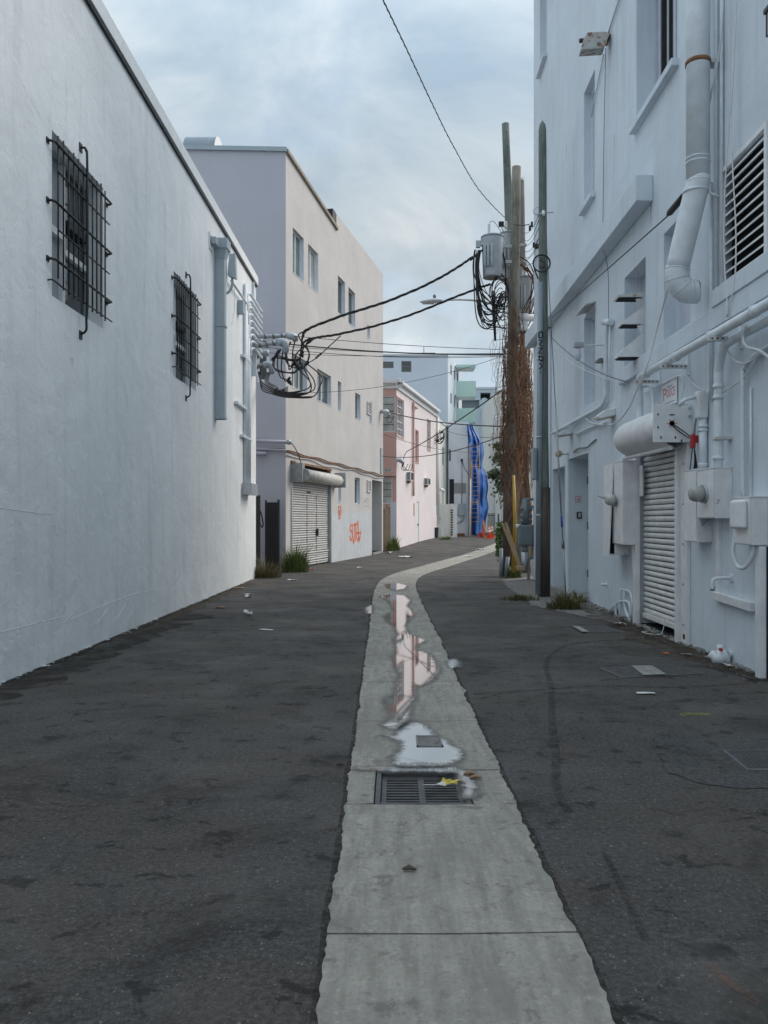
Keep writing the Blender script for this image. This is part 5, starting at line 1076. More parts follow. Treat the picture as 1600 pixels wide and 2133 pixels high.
# windows of H
def hw(r, gl='h_board', mull=0, sill=True, fr='white_pipe', fw=0.05): return window(bH, FH, r, r[4] - 0.02, fr, gl, mull, 0, fw, (0.06, 0.10, 0.10, 'white_h') if sill else None)
hw(h_m1, sill=False); hw(h_m3, sill=False); hw(h_u1); hw(h_u3)
w_ = hw(h_u2, mull=1, fr='h_board'); 
MB().fbox(FH, 11.86, 11.92, h_u2[2] + 0.02, h_u2[3], -0.32, -0.24).build('dark_track', 'iron', w_); MB().fbox(FH, 11.60, 11.63, h_u2[2] + 0.02, h_u2[3], -0.32, -0.26).build('dark_track', 'iron', w_)
MB().fbox(FH, h_m2[0], h_m2[1], h_m2[2], h_m2[3], -0.3, -0.26).build('window_backing', 'h_board', bH)
aw = thing('awning_window', 'stack of white wedge hoods over the window above the roller shutter', 'window hood', FH.p(12.4, 3.98, 0.1))
for i, (va, vb_, dn) in enumerate(((4.90, 4.83, 0.36), (4.69, 4.43, 0.31), (4.31, 3.95, 0.36))):
    P = [FH.p(12.0, va, -0.02), FH.p(12.0, vb_ + 0.035, dn), FH.p(12.0, vb_, dn), FH.p(12.0, vb_, -0.02)]
    hd = MB().prism(P, (0, 0.26, 0)).build('hood', 'rusty_white' if i == 0 else 'white_metal', aw)
    MB().fbox(FH, 12.02, 12.24, vb_ - 0.012, vb_ - 0.001, 0.02, dn - 0.03).build('underside', 'dark', hd)
MB().prism([FH.p(12.005, 4.82, 0.0), FH.p(12.005, 4.5, 0.0), FH.p(12.005, 4.80, 0.10)], (0, 0.012, 0)).build('stay_arm', 'rusty_white', aw)
MB().prism([FH.p(12.005, 4.42, 0.0), FH.p(12.005, 4.25, 0.0), FH.p(12.005, 4.41, 0.08)], (0, 0.012, 0)).build('stay_arm', 'white_metal', aw)
MB().prism([FH.p(14.8, 5.5, 0.0), FH.p(15.6, 5.5, 0.0), FH.p(15.6, 5.44, 0.2), FH.p(14.8, 5.44, 0.2)], (0, 0, 0.03)).build('window_hood', 'rusty_white', bH)
# louvre vent
t = thing('louvre_vent', 'large white louvred vent in the upper right wall', 'vent', FH.p(8.5, 4.15, 0))
mb = MB(); ring_frame(mb, FH, h_lv[0] - 0.05, h_lv[1] + 0.03, h_lv[2] - 0.03, h_lv[3] + 0.03, 0.05, -0.02, 0.025); mb.build('frame', 'white_metal', t)
MB().fbox(FH, h_lv[0] - 0.1, h_lv[1] + 0.1, h_lv[2] - 0.1, h_lv[3] + 0.1, -0.14, -0.101).build('backing', 'dark', t)
nl = 12; st = (h_lv[3] - h_lv[2]) / nl
P = [FH.p(h_lv[0] + 0.01, h_lv[2] + 0.005, 0.0), FH.p(h_lv[1] - 0.02, h_lv[2] + 0.005, 0.0), FH.p(h_lv[1] - 0.005, h_lv[2] + 0.055, -0.07), FH.p(h_lv[0] + 0.01, h_lv[2] + 0.055, -0.07)]
s0 = MB().prism(P, (0, 0, 0.022)).build('slat', 'white_metal', t)
for i in range(1, nl): clone(s0, (0, 0, st * i))
# shutter of H
t = thing('roller_shutter', 'white roller shutter on the right, raised a hand above the ground', 'shutter', FH.p(11.2, 0, 0.1))
vb = 0.11; ns = 30; stp = (2.5 - vb) / ns
MB().fbox(FH, 10.36, 12.12, vb, vb + 0.07, -0.11, -0.03).build('bottom_bar', 'shutter_r', t, bevel=0.006)
s0 = slat_mesh(FH, 10.34, 12.16, vb + 0.07, stp * 0.88, -0.09, 0.024).build('slat', 'shutter_r', t)
for i in range(1, ns): clone(s0, (0, 0, stp * i))
MB().fbox(FH, 10.34, 12.16, vb + 0.02, 2.62, -0.14, -0.12).build('backing', 'dark', t)
MB().fbox(FH, 10.30, 12.19, -0.04, 0.012, -0.5, -0.02).build('sill', 'dark', t)
MB().fbox(FH, 10.28, 12.2, -0.04, 2.6, -0.5, -0.46).build('dark_room', 'dark', t)
MB().fbox(FH, 10.04, 10.37, 0.0, 2.55, 0.002, 0.05).build('guide_rail', 'white_metal', t, bevel=0.004)
MB().fbox(FH, 10.28, 10.37, 0.0, 2.55, 0.05, 0.09).build('guide_rail', 'white_metal', t, bevel=0.004)
MB().fbox(FH, 12.12, 12.26, 0.0, 2.6, 0.002, 0.07).build('guide_rail', 'white_metal', t, bevel=0.004)
for v in [0.25 + 0.5 * i for i in range(5)]: MB().tube([FH.p(10.16, v, 0.05), FH.p(10.16, v, 0.062)], 0.014, 8).build('bolt', 'galv', t)
MB().tube([FH.p(10.14, 0.1, 0.05), FH.p(10.14, 0.1, 0.053)], 0.035, 12).build('hole', 'dark', t)
# barrel: rounded hood along u
prof = [(0.02, 2.97), (0.20, 2.98), (0.34, 2.93), (0.44, 2.82), (0.465, 2.70), (0.42, 2.58), (0.30, 2.49), (0.18, 2.44), (0.02, 2.56)]
mb = MB(); pp = smooth_path([(a, b, 0) for a, b in prof], 4); m = len(pp)
vs = [FH.p(u, q.y, q.x) for u in (10.02, 11.86) for q in pp] + [FH.p(11.92, 2.72 + (q.y - 2.72) * 0.88, 0.02 + (q.x - 0.02) * 0.88) for q in pp]
mb.add(vs, [(k_ * m + i, k_ * m + i + 1, (k_ + 1) * m + i + 1, (k_ + 1) * m + i) for k_ in (0, 1) for i in range(m - 1)], True)
mb.add(vs[2 * m:], [tuple(range(m))]); mb.build('hood', 'white_metal', t)
MB().fbox(FH, 9.985, 10.015, 2.50, 2.965, 0.0, 0.478).build('end_plate', 'white_metal', t, bevel=0.004)
fy = 9.982
def onplate(x, z, r_, m, nm): MB().tube([(x, fy + 0.004, z), (x, fy - 0.004, z)], r_, 12).build(nm, m, t)
cxp, czp = PT(1400, 0, fy).x, PT(0, 882, fy).z
onplate(cxp, czp, 0.036, 'rust', 'shaft_hole'); onplate(cxp, czp, 0.027, 'dark', 'shaft_hole')
for i in range(6): onplate(cxp + 0.055 * math.cos(i * 1.047), czp + 0.05 * math.sin(i * 1.047), 0.006, 'dark', 'bolt_hole')
for px, py in ((1371, 863), (1371, 890), (1377, 911), (1407, 911), (1420, 918)):
    q = PT(px, py, fy); MB().box(q.x - 0.007, q.x + 0.007, fy - 0.004, fy + 0.004, q.z - 0.014, q.z + 0.014).build('slot', 'dark', t)
q = PT(1400, 864, fy); MB().box(q.x - 0.03, q.x + 0.03, fy - 0.004, fy + 0.004, q.z - 0.006, q.z + 0.006).build('slot', 'dark', t)
for px, py in ((1437, 850), (1437, 867)): q = PT(px, py, fy); MB().tube([q, q + Vector((0, -0.015, 0))], 0.018, 8).build('bolt', 'galv', t)
for dz in (0, 0.012): MB().tube(smooth_path([PT(1402, 884, 9.97), PT(1415, 892, 9.95), PT(1430, 903, 9.93), PT(1440, 911, 9.9)], 5) if dz == 0 else smooth_path([PT(1402, 887, 9.97), PT(1413, 897, 9.95), PT(1428, 908, 9.93), PT(1438, 913, 9.9)], 5), 0.007, 5).build('motor_cable', 'iron', t)
MB().tube([FH.p(10.05, 2.44, 0.24), FH.p(11.9, 2.44, 0.30)], 0.028, 8).build('bottom_tube', 'white_metal', t)
q = PT(1371, 1320, 11.0); MB().tube(smooth_path([FH.p(11.0, 0.22, 0.0), FH.p(10.98, 0.05, 0.04), FH.p(10.95, 0.01, 0.1), FH.p(11.05, 0.012, 0.22), FH.p(11.2, 0.012, 0.25), FH.p(11.25, 0.012, 0.16)], 6), 0.006, 5).build('pull_cord', 'white_cable', t)
q = PT(1443, 919, 9.75); t = thing('pull_switch', 'red pull switch hanging beside the shutter motor plate', 'switch', q - Vector((0, 0, 0.1)))
MB().box(q.x - 0.022, q.x + 0.03, 9.72, 9.79, q.z - 0.085, q.z + 0.085).build('body', 'red', t, bevel=0.015); MB().box(q.x + 0.03, q.x + 0.07, 9.74, 9.78, q.z - 0.02, q.z + 0.07).build('lever', 'red', t, bevel=0.008)
for i in range(4): MB().tube(smooth_path([q + Vector((0.02, 0, -0.08)), q + Vector((0.03 + 0.008 * i, 0.02, -0.25)), q + Vector((0.04 + 0.02 * (i - 1.5), 0.03, -0.45))], 5), 0.006, 5).build('cord', 'iron', t)
MB().tube(smooth_path([q + Vector((0, 0, -0.08)), q + Vector((-0.02, 0.02, -0.3)), q + Vector((-0.03, 0.04, -0.55)), q + Vector((-0.02, 0.05, -0.8))], 5), 0.006, 5).build('cord', 'iron', t)
MB().tube(smooth_path([q + Vector((0.02, 0, 0.08)), q + Vector((0.03, 0, 0.2)), q + Vector((0.05, 0, 0.3))], 4), 0.012, 5).build('cord', 'dark_galv', t)
# POLICE sign
r = FH.rect(1379.5, 1410, 802, 844, 0.02); t = thing('warning_sign', 'white metal sign with faded red POLICE lettering above the shutter', 'sign', FH.p(r[0], r[2], 0.02))
r = (r[0], r[1], r[2] - 0.05, r[3] + 0.04); plate(FH, r, 0.012, 0.008, 'white_trim', 'panel', t, 0.002)
tv, tf = text_mesh('POLICE', 1.0); xw = max(v.x for v in tv); wid = (r[1] - r[0]) * 0.86
def put(s, vlo, hgt, wid, cen, mat, nm):
    tv, tf = text_mesh(s, 1.0); x0_ = min(v.x for v in tv); xw = max(v.x for v in tv) - x0_; yh = max(v.y for v in tv)
    MB().add([FH.p(cen + wid / 2 - (v.x - x0_) / xw * wid, vlo + v.y / yh * hgt, 0.0215) for v in tv], tf).build(nm, mat, t)
cu_ = (r[0] + r[1]) / 2
put('P', r[2] + 0.09, 0.17, 0.12, r[1] - 0.11, 'red_print', 'lettering'); put('OLICE', r[2] + 0.12, 0.11, 0.34, cu_ - 0.05, 'red_print', 'lettering')
put('MIAMI', r[2] + 0.235, 0.035, 0.20, cu_ - 0.02, 'grey_print', 'lettering')
MB().fbox(FH, r[0] + 0.08, r[1] - 0.08, r[2] + 0.04, r[2] + 0.05, 0.0205, 0.0215).build('small_print', 'grey_print', t)

M['rust_streak'] = mat_film('rust_streak', (0.28, 0.12, 0.045), 0.8, 0.75, 14)
M['grime'] = mat_film('wall_grime', (0.30, 0.31, 0.31), 0.85, 0.22, 4)
def wall_mark(bld, F, px, y0_, y1_, wd, mat, nm, n=0.003):
    a = F.at(px, y0_, n); b = F.at(px, y1_, n); u = a[0]; P = [(u + 0.012 * math.sin(i * 2.1 + px), a[1] + (b[1] - a[1]) * i / 8) for i in range(9)]
    mb = MB(); L_ = [F.p(p_[0] - wd / 2 * (1 - 0.7 * i / 8), p_[1], n) for i, p_ in enumerate(P)]; R_ = [F.p(p_[0] + wd / 2 * (1 - 0.7 * i / 8), p_[1], n) for i, p_ in enumerate(P)]
    mb.add(L_ + R_, [(i, i + 1, 10 + i, 9 + i) for i in range(8)]); return mb.build(nm, mat, bld)
for px, a_, b_, wd_, m_n in ((1356, 412, 470, 0.05, 'rust_streak'), (1330, 560, 600, 0.05, 'rust_streak'), (1236, 390, 400, 0.05, 'rust_streak'), (1460, 200, 300, 0.05, 'grime'), (1280, 280, 360, 0.06, 'grime'), (1180, 300, 420, 0.08, 'grime'), (1290, 470, 500, 0.05, 'rust_streak')): wall_mark(bH, FH, px, a_, b_, wd_, m_n, 'stain')
for px, a_, b_, wd_ in ((247, 685, 708, 0.03), (315, 690, 708, 0.03), (344, 420, 560, 0.05), (150, 745, 765, 0.12), (420, 520, 700, 0.05), (300, 560, 700, 0.04)): wall_mark(bA, FA, px, a_, b_, wd_, 'grime', 'stain')
for pts in ([(0, 1058), (60, 1066), (110, 1072)], [(150, 1290), (215, 1262), (280, 1238), (330, 1228)], [(0, 1318), (70, 1300), (130, 1285)], [(200, 1300), (225, 1268)], [(240, 1292), (262, 1258)], [(130, 1300), (150, 1280)]):
    MB().tube(smooth_path([FA.p(*FA.at(x, y, 0.0), 0.0) for x, y in pts], 5), 0.0035, 5).build('trowel_ridge', 'white_a', bA)
# ---- pipes and boxes on H
def hp(px, py, n): u, v = FH.at(px, py, n); return FH.p(u, v, n)
def pipe_thing(name, label, cat, paths, mat='white_pipe', loc=None):
    t = thing(name, label, cat, loc or paths[0][0][0])
    for pts, r_, nm in paths: MB().tube(pts, r_, 10 if r_ > 0.03 else 6).build(nm, mat, t)
    return t
t = pipe_thing('overhead_pipe', 'thick white pipe carried on perforated brackets along the right wall', 'pipe', [([FH.p(11.25, 3.53, 0.25), FH.p(6.5, 3.51, 0.25)], 0.052, 'pipe')])
for u in (11.0, 9.85, 8.75, 7.7): MB().tube([FH.p(u - 0.02, 3.52, 0.25), FH.p(u + 0.02, 3.52, 0.25)], 0.063, 10).build('coupling', 'white_pipe', t)
for u in (11.2, 10.1, 8.55):
    b = MB().fbox(FH, u - 0.022, u + 0.022, 3.425, 3.47, 0.0, 0.36).build('bracket', 'rusty_white', t)
    for i in range(6): MB().tube([FH.p(u - 0.0235, 3.447, 0.05 + i * 0.055), FH.p(u - 0.021, 3.447, 0.05 + i * 0.055)], 0.011, 8).build('hole', 'dark', b)
    MB().fbox(FH, u - 0.03, u + 0.03, 3.34, 3.62, 0.0, 0.03).build('bracket_plate', 'white_pipe', b)
t = pipe_thing('bent_pipe', 'white conduit bending down from the wall pipes to the meter box', 'pipe', [(smooth_path([FH.p(6.8, 3.43, 0.12), FH.p(8.5, 3.43, 0.12), FH.p(8.75, 3.38, 0.12), FH.p(8.87, 3.2, 0.12), FH.p(8.88, 3.0, 0.12), FH.p(8.88, 2.12, 0.12)], 6), 0.05, 'pipe')])
for v in (2.98, 2.86, 2.2): MB().tube([FH.p(8.88, v, 0.12), FH.p(8.88, v + 0.045, 0.12)], 0.06, 12).build('collar', 'white_pipe', t)
MB().fbox(FH, 8.80, 8.92, 2.42, 2.45, 0.0, 0.18).build('strap', 'rusty_white', t)
t = pipe_thing('conduit_drop', 'thin white conduit dropping past the louvre to the far right box', 'pipe', [(smooth_path([FH.p(6.5, 3.25, 0.05), FH.p(7.9, 3.22, 0.05), FH.p(8.35, 3.12, 0.05), FH.p(8.42, 2.95, 0.05), FH.p(8.42, 1.75, 0.05)], 5), 0.024, 'pipe'), ([FH.p(8.30, 1.7, 0.02), FH.p(8.30, 2.9, 0.02)], 0.012, 'cable')])
t = pipe_thing('riser_pipes', 'two short white risers behind the shutter hood', 'pipe', [(smooth_path([FH.p(11.6, 2.9, 0.16), FH.p(11.6, 3.3, 0.16), FH.p(11.5, 3.5, 0.2), FH.p(11.25, 3.53, 0.25)], 5), 0.05, 'pipe'), (smooth_path([FH.p(11.2, 2.9, 0.1), FH.p(11.2, 3.2, 0.1), FH.p(11.3, 3.4, 0.1), FH.p(11.6, 3.45, 0.1)], 5), 0.028, 'pipe')])
t = pipe_thing('wall_conduit', 'white conduit rising from the lower cable run up past the narrow window', 'pipe', [(smooth_path([hp(1267, 665, 0.06), hp(1264, 690, 0.06), hp(1262, 720, 0.06), hp(1261, 800, 0.06), hp(1260, 832, 0.06), hp(1250, 848, 0.06), hp(1220, 865, 0.06), hp(1150, 903, 0.06)], 6), 0.036, 'pipe'), ([hp(1271, 672, 0.05), hp(1268, 836, 0.05)], 0.018, 'pipe'), (smooth_path([hp(1262, 880, 0.04), hp(1230, 890, 0.04), hp(1200, 905, 0.04)], 4), 0.02, 'pipe')])
MB().tube([hp(1258, 671, 0.06), hp(1273, 671, 0.06)], 0.055, 8).build('cap', 'white_pipe', t); MB().fbox(FH, 14.05, 14.35, 4.3, 4.34, 0.0, 0.12).build('clamp', 'dark_galv', t)
# lamp on arm with bulb
a = hp(1261, 718, 0.06); y_ = a.y; b = PT(1216, 720, y_); t = thing('bulb_lamp', 'bare bulb lamp on a thin arm beside the narrow window', 'lamp', b)
MB().tube([a, b], 0.012, 6).build('arm', 'white_pipe', t); MB().box(b.x - 0.17, b.x + 0.0, y_ - 0.05, y_ + 0.05, b.z - 0.03, b.z + 0.055).build('housing', 'galv', t, bevel=0.012)
c = b + Vector((-0.10, 0, -0.04)); MB().tube([c, c - Vector((0, 0, .05)), c - Vector((0, 0, .12)), c - Vector((0, 0, .19)), c - Vector((0, 0, .22))], [0.03, 0.045, 0.06, 0.045, 0.01], 12).build('bulb', 'bulb', t)
def wedge_lamp(px0, px1, py0, py1, n, label):
    u0, v1 = FH.at(px1, py0, 0.0); u1, v0 = FH.at(px0, py1, 0.0); t = thing('wall_light', label, 'lamp', FH.p(u0, v0, 0.05), 'wedge lights on the right wall')
    u1 = u0 + 0.30; h = v1 - v0
    P = [FH.p(u0, v1, 0.0), FH.p(u0, v1 - h * 0.15, 0.17), FH.p(u0, v0 + h * 0.25, 0.30), FH.p(u0, v0, 0.27), FH.p(u0, v0 + h * 0.35, 0.0)]
    MB().prism(P, (0, 0.3, 0)).build('housing', 'white_metal', t, bevel=0.008)
    MB().prism([FH.p(u0 + 0.03, v0 + 0.005, 0.24), FH.p(u0 + 0.03, v0 + h * 0.30, 0.03), FH.p(u0 + 0.27, v0 + h * 0.30, 0.03), FH.p(u0 + 0.27, v0 + 0.005, 0.24)], (0, 0, -0.015)).build('lens', 'amber', t)
    return t
wedge_lamp(1248, 1283, 850, 888, 0.2, 'white wedge wall light left of the shutter hood'); wedge_lamp(1168, 1194, 893, 920, 0.2, 'white wedge wall light above the recessed doors')
q = hp(1164, 945, 0.2); t = thing('globe_lamp', 'yellowed globe lamp over the farthest doorway', 'lamp', q)
mb = MB(); mb.tube([q + Vector((0, 0, 0.078 * math.cos(math.pi * i / 10))) for i in range(11)], [max(0.004, 0.078 * math.sin(math.pi * i / 10)) for i in range(11)], 16); mb.build('globe', 'amber', t)
MB().tube([q, FH.p(q.y, q.z, 0.0)], 0.03, 8).build('stem', 'white_pipe', t)
# flood light upper
q = hp(1262, 85, 0.02); t = thing('flood_light', 'rusty weathered flood light on the upper right wall', 'lamp', q)
y_ = q.y
yf_ = y_ - 0.35
fp = [PT(a_, b_, yf_) for a_, b_ in ((1209, 106), (1258, 103), (1270, 70), (1262, 65), (1224, 67), (1216, 80))]
MB().prism(fp, (0.03, 0.26, 0.05)).build('housing', 'flood_paint', t, bevel=0.01)
MB().prism([PT(a_, b_, yf_ - 0.004) for a_, b_ in ((1215, 103), (1238, 102), (1246, 86), (1222, 87))], (0, 0.003, 0)).build('lens', 'glass_pale', t)
MB().prism([PT(a_, b_, yf_ - 0.012) for a_, b_ in ((1212, 105), (1256, 102.5), (1258, 100), (1214, 102))], (0, 0.011, 0)).build('rim', 'dark_galv', t)
MB().tube([PT(1216, 84, yf_ + 0.1), PT(1207, 85, yf_ + 0.1)], 0.035, 10).build('sensor', 'iron', t)
kn = PT(1266, 74, yf_ + 0.1); MB().tube([kn, kn + Vector((0.08, 0.05, 0.02)), FH.p(y_, kn.z, 0.0)], [0.03, 0.045, 0.04], 8).build('knuckle', 'rust', t)
MB().tube([FH.p(y_ - 0.1, kn.z + 0.05, 0.03), FH.p(y_ - 1.6, kn.z + 0.4, 0.03)], 0.018, 6).build('conduit', 'white_pipe', t)
MB().tube([FH.p(y_ + 0.1, kn.z - 0.1, 0.03), FH.p(y_ + 1.0, kn.z - 0.75, 0.03)], 0.016, 6).build('conduit', 'white_pipe', t)
# second light at right edge
q = Vector((RX - 0.1, 7.5, 6.18)); t = thing('wall_lantern', 'dark wall lantern cut off by the right edge of the picture', 'lamp', q)
MB().fbox(FH, 7.36, 7.56, q.z - 0.15, q.z + 0.06, 0.06, 0.2).build('glass_box', 'board', t); MB().fbox(FH, 7.34, 7.58, q.z + 0.06, q.z + 0.10, 0.03, 0.22).build('cap', 'iron', t); MB().fbox(FH, 7.39, 7.52, q.z - 0.1, q.z + 0.05, 0.0, 0.06).build('back_plate', 'iron', t)
for u in (7.36, 7.545):
    for n_ in (0.19, 0.055): MB().fbox(FH, u, u + 0.016, q.z - 0.16, q.z + 0.06, n_, n_ + 0.016).build('cage_bar', 'iron', t)
# duct
t = thing('exhaust_duct', 'big white exhaust duct with elbow on the right wall', 'duct', FH.p(9.2, 4.2, 0.22))
DX = RX - 0.22; top = Vector((DX, 9.21, 9.5)); k1 = Vector((DX, 9.21, 5.36))
lo = Vector((3.25, 9.41, 4.42))
MB().tube([top, k1 + Vector((0, 0, 0.0))], 0.13, 24).build('duct', 'white_pipe', t)
MB().tube(smooth_path([k1 + Vector((0, 0, 0.03)), k1, k1 + (lo - k1) * 0.14, lo], 5), 0.132, 24).build('duct', 'white_pipe', t)
e_ = smooth_path([lo + Vector((0.012, 0, 0.05)), lo + Vector((0, 0, -0.03)), lo + Vector((0.02, 0.01, -0.13)), lo + Vector((0.09, 0.02, -0.21)), lo + Vector((0.18, 0.03, -0.23)), lo + Vector((0.24, 0.03, -0.225))], 4)
MB().tube(e_, 0.136, 24).build('elbow', 'white_pipe', t)
for i_ in range(2, len(e_) - 1, 4): MB().tube([e_[i_], e_[i_] + (e_[i_ + 1] - e_[i_]).normalized() * 0.012], 0.1405, 24).build('elbow_seam', 'white_pipe', t)
MB().tube([lo + Vector((0.2405, 0.03, -0.225)), lo + Vector((0.246, 0.03, -0.225))], 0.12, 20).build('opening', 'dark', t)
for z in (7.72, 7.66, 5.62, 5.57, 5.36): MB().tube([(DX, 9.21, z), (DX, 9.21, z + 0.012)], 0.135, 24).build('seam', 'white_pipe', t)
MB().tube([(DX, 9.21, 6.68), (DX, 9.21, 6.725)], 0.139, 24).build('strap', 'rust', t)
MB().fbox(FH, 9.14, 9.28, 6.68, 6.72, 0.0, 0.14).build('strap_bracket', 'rusty_white', t)
q = k1 + (lo - k1) * 0.12; MB().tube([q, q + Vector((0, 0, 0.03))], 0.145, 22).build('strap', 'white_pipe', t)
MB().tube([q + Vector((0.1, -0.05, 0)), Vector((RX, 9.1, q.z - 0.1))], 0.014, 6).build('strap_bracket', 'white_pipe', t)
# vertical conduits and cables right of the duct
pipe_thing('vertical_conduit', 'slim white conduit running down beside the exhaust duct', 'pipe', [([FH.p(9.16, 10, 0.035), FH.p(9.16, 4.0, 0.035)], 0.022, 'pipe'), ([FH.p(9.32, 5.4, 0.03), FH.p(9.32, 2.9, 0.03)], 0.022, 'pipe'), ([FH.p(9.02, 10, 0.03), FH.p(9.02, 3.95, 0.03)], 0.018, 'pipe')], loc=FH.p(9.16, 4.0, 0.03))
for i, (pts, lab) in enumerate([([(1507, -10), (1500, 100), (1478, 215), (1476, 260)], 'loose white cable swinging from the top of the wall to the duct strap'),
        ([(1522, -10), (1521, 180), (1526, 340), (1533, 480), (1530, 590), (1513, 660)], 'painted cable hanging down across the louvre vent'),
        ([(1535, -10), (1526, 190), (1514, 330), (1508, 500), (1517, 660)], 'thin cable hanging left of the louvre vent')]):
    MB().tube(smooth_path([hp(x, y, 0.09) for x, y in pts], 8), 0.008 if i else 0.011, 5).build('hanging_cable', 'white_cable', label=lab, cat='cable', group='cables on the right wall')
MB().tube(smooth_path([hp(1262, 100, 0.05), hp(1258, 300, 0.04), hp(1256, 505, 0.05), hp(1259, 525, 0.26), hp(1267, 570, 0.1), hp(1268, 672, 0.06)], 6), 0.006, 5).build('hanging_cable', 'grey_cable', label='thin grey cable dropping from the rusty flood light to the conduit', cat='cable', group='cables on the right wall')
t = thing('sleeved_cable', 'grey cable strung under the ledge ending in a black sleeve at the duct', 'cable', hp(1150, 660, 0.25))
MB().tube([hp(1150, 662, 0.25), hp(1392, 449, 0.2)], 0.010, 6).build('cable', 'grey_cable', t); MB().tube([hp(1391, 448, 0.2), hp(1396, 442, 0.2), hp(1422, 411, 0.2), hp(1426, 404, 0.2)], [0.02, 0.042, 0.042, 0.03], 10).build('sleeve', 'iron', t)
MB().tube([FH.p(18.9, 6.0, 0.0), FH.p(18.9, 6.0, 0.28), FH.p(18.9, 5.9, 0.28)], 0.012, 5).build('hook', 'iron', t)
MB().tube(smooth_path([hp(1392, 600, 0.2), hp(1370, 680, 0.15), hp(1345, 770, 0.3), hp(1330, 805, 0.3), hp(1310, 850, 0.2), hp(1284, 880, 0.15), hp(1262, 885, 0.12), hp(1230, 880, 0.06), hp(1215, 862, 0.06)], 6), 0.013, 6).build('hanging_cable', 'white_cable', label='white cable slanting from the duct elbow past the open awning panes', cat='cable', group='cables on the right wall')
MB().tube(smooth_path([hp(1340, 820, 0.03), hp(1380, 800, 0.03), hp(1415, 783, 0.03), hp(1424, 800, 0.04), hp(1420, 830, 0.05)], 6), 0.011, 5).build('hanging_cable', 'white_cable', label='white cable looping over the POLICE sign', cat='cable', group='cables on the right wall')
MB().tube(smooth_path([hp(1428, 778, 0.03), hp(1445, 800, 0.03), hp(1470, 815, 0.1)], 5), 0.009, 5).build('hanging_cable', 'white_cable', label='short white cable from the bracket to the capsule box', cat='cable', group='cables on the right wall')
MB().tube(smooth_path([hp(1503, 818, 0.1), hp(1540, 795, 0.06), hp(1568, 765, 0.05), hp(1582, 735, 0.05)], 5), 0.010, 5).build('hanging_cable', 'white_cable', label='white cable sweeping up from the bent pipe at the far right', cat='cable', group='cables on the right wall')
MB().tube(smooth_path([hp(1556, 680, 0.2), hp(1549, 700, 0.2), hp(1556, 722, 0.2), hp(1585, 732, 0.15), hp(1620, 760, 0.1)], 6), 0.018, 6).build('hanging_cable', 'white_cable', label='thick white cable loop below the right bracket', cat='cable', group='cables on the right wall')
MB().tube(smooth_path([hp(1516, 731, 0.1), hp(1530, 750, 0.1), hp(1550, 757, 0.1), hp(1570, 748, 0.1), hp(1584, 735, 0.1)], 6), 0.012, 5).build('hanging_cable', 'white_cable', label='white cable drooping between the bent pipe and the right edge', cat='cable', group='cables on the right wall')
MB().tube(smooth_path([hp(1195, 942, 0.02), hp(1205, 934, 0.03), hp(1222, 932, 0.03), hp(1233, 922, 0.02), hp(1242, 915, 0.02)], 5), 0.013, 5).build('hanging_cable', 'grey_cable', label='crooked grey cable over the recessed white door', cat='cable', group='cables on the right wall')
# capsule box and riser under it
t = thing('capsule_box', 'rounded white conduit body beside the shutter motor plate', 'box', FH.p(9.55, 2.15, 0.1))
q0 = PT(1462, 815, 9.5); q1 = PT(1462, 873, 9.5)
MB().hexa([q1 + Vector((sx * 0.058, sy * 0.06, 0)) for sx, sy in ((-1, -1), (1, -1), (1, 1), (-1, 1))] + [q0 + Vector((sx * 0.075, sy * 0.06, 0)) for sx, sy in ((-1, -1), (1, -1), (1, 1), (-1, 1))]).build('body', 'white_metal', t, bevel=0.03, seg=4)
q2 = PT(1465, 975, 9.5); q1 = q1 + Vector((0.015, 0, 0)); MB().tube([q1, q2], 0.045, 12).build('pipe', 'white_pipe', t)
for f in (0.12, 0.2, 0.9): q = q1.lerp(q2, f); MB().tube([q, q - Vector((0, 0, 0.03))], 0.055, 12).build('collar', 'white_pipe', t)
MB().tube([q0 + Vector((-0.05, 0, -0.06)), q0 + Vector((-0.2, 0, -0.10)), q0 + Vector((-0.25, 0.05, -0.16))], 0.022, 8).build('elbow', 'white_pipe', t)
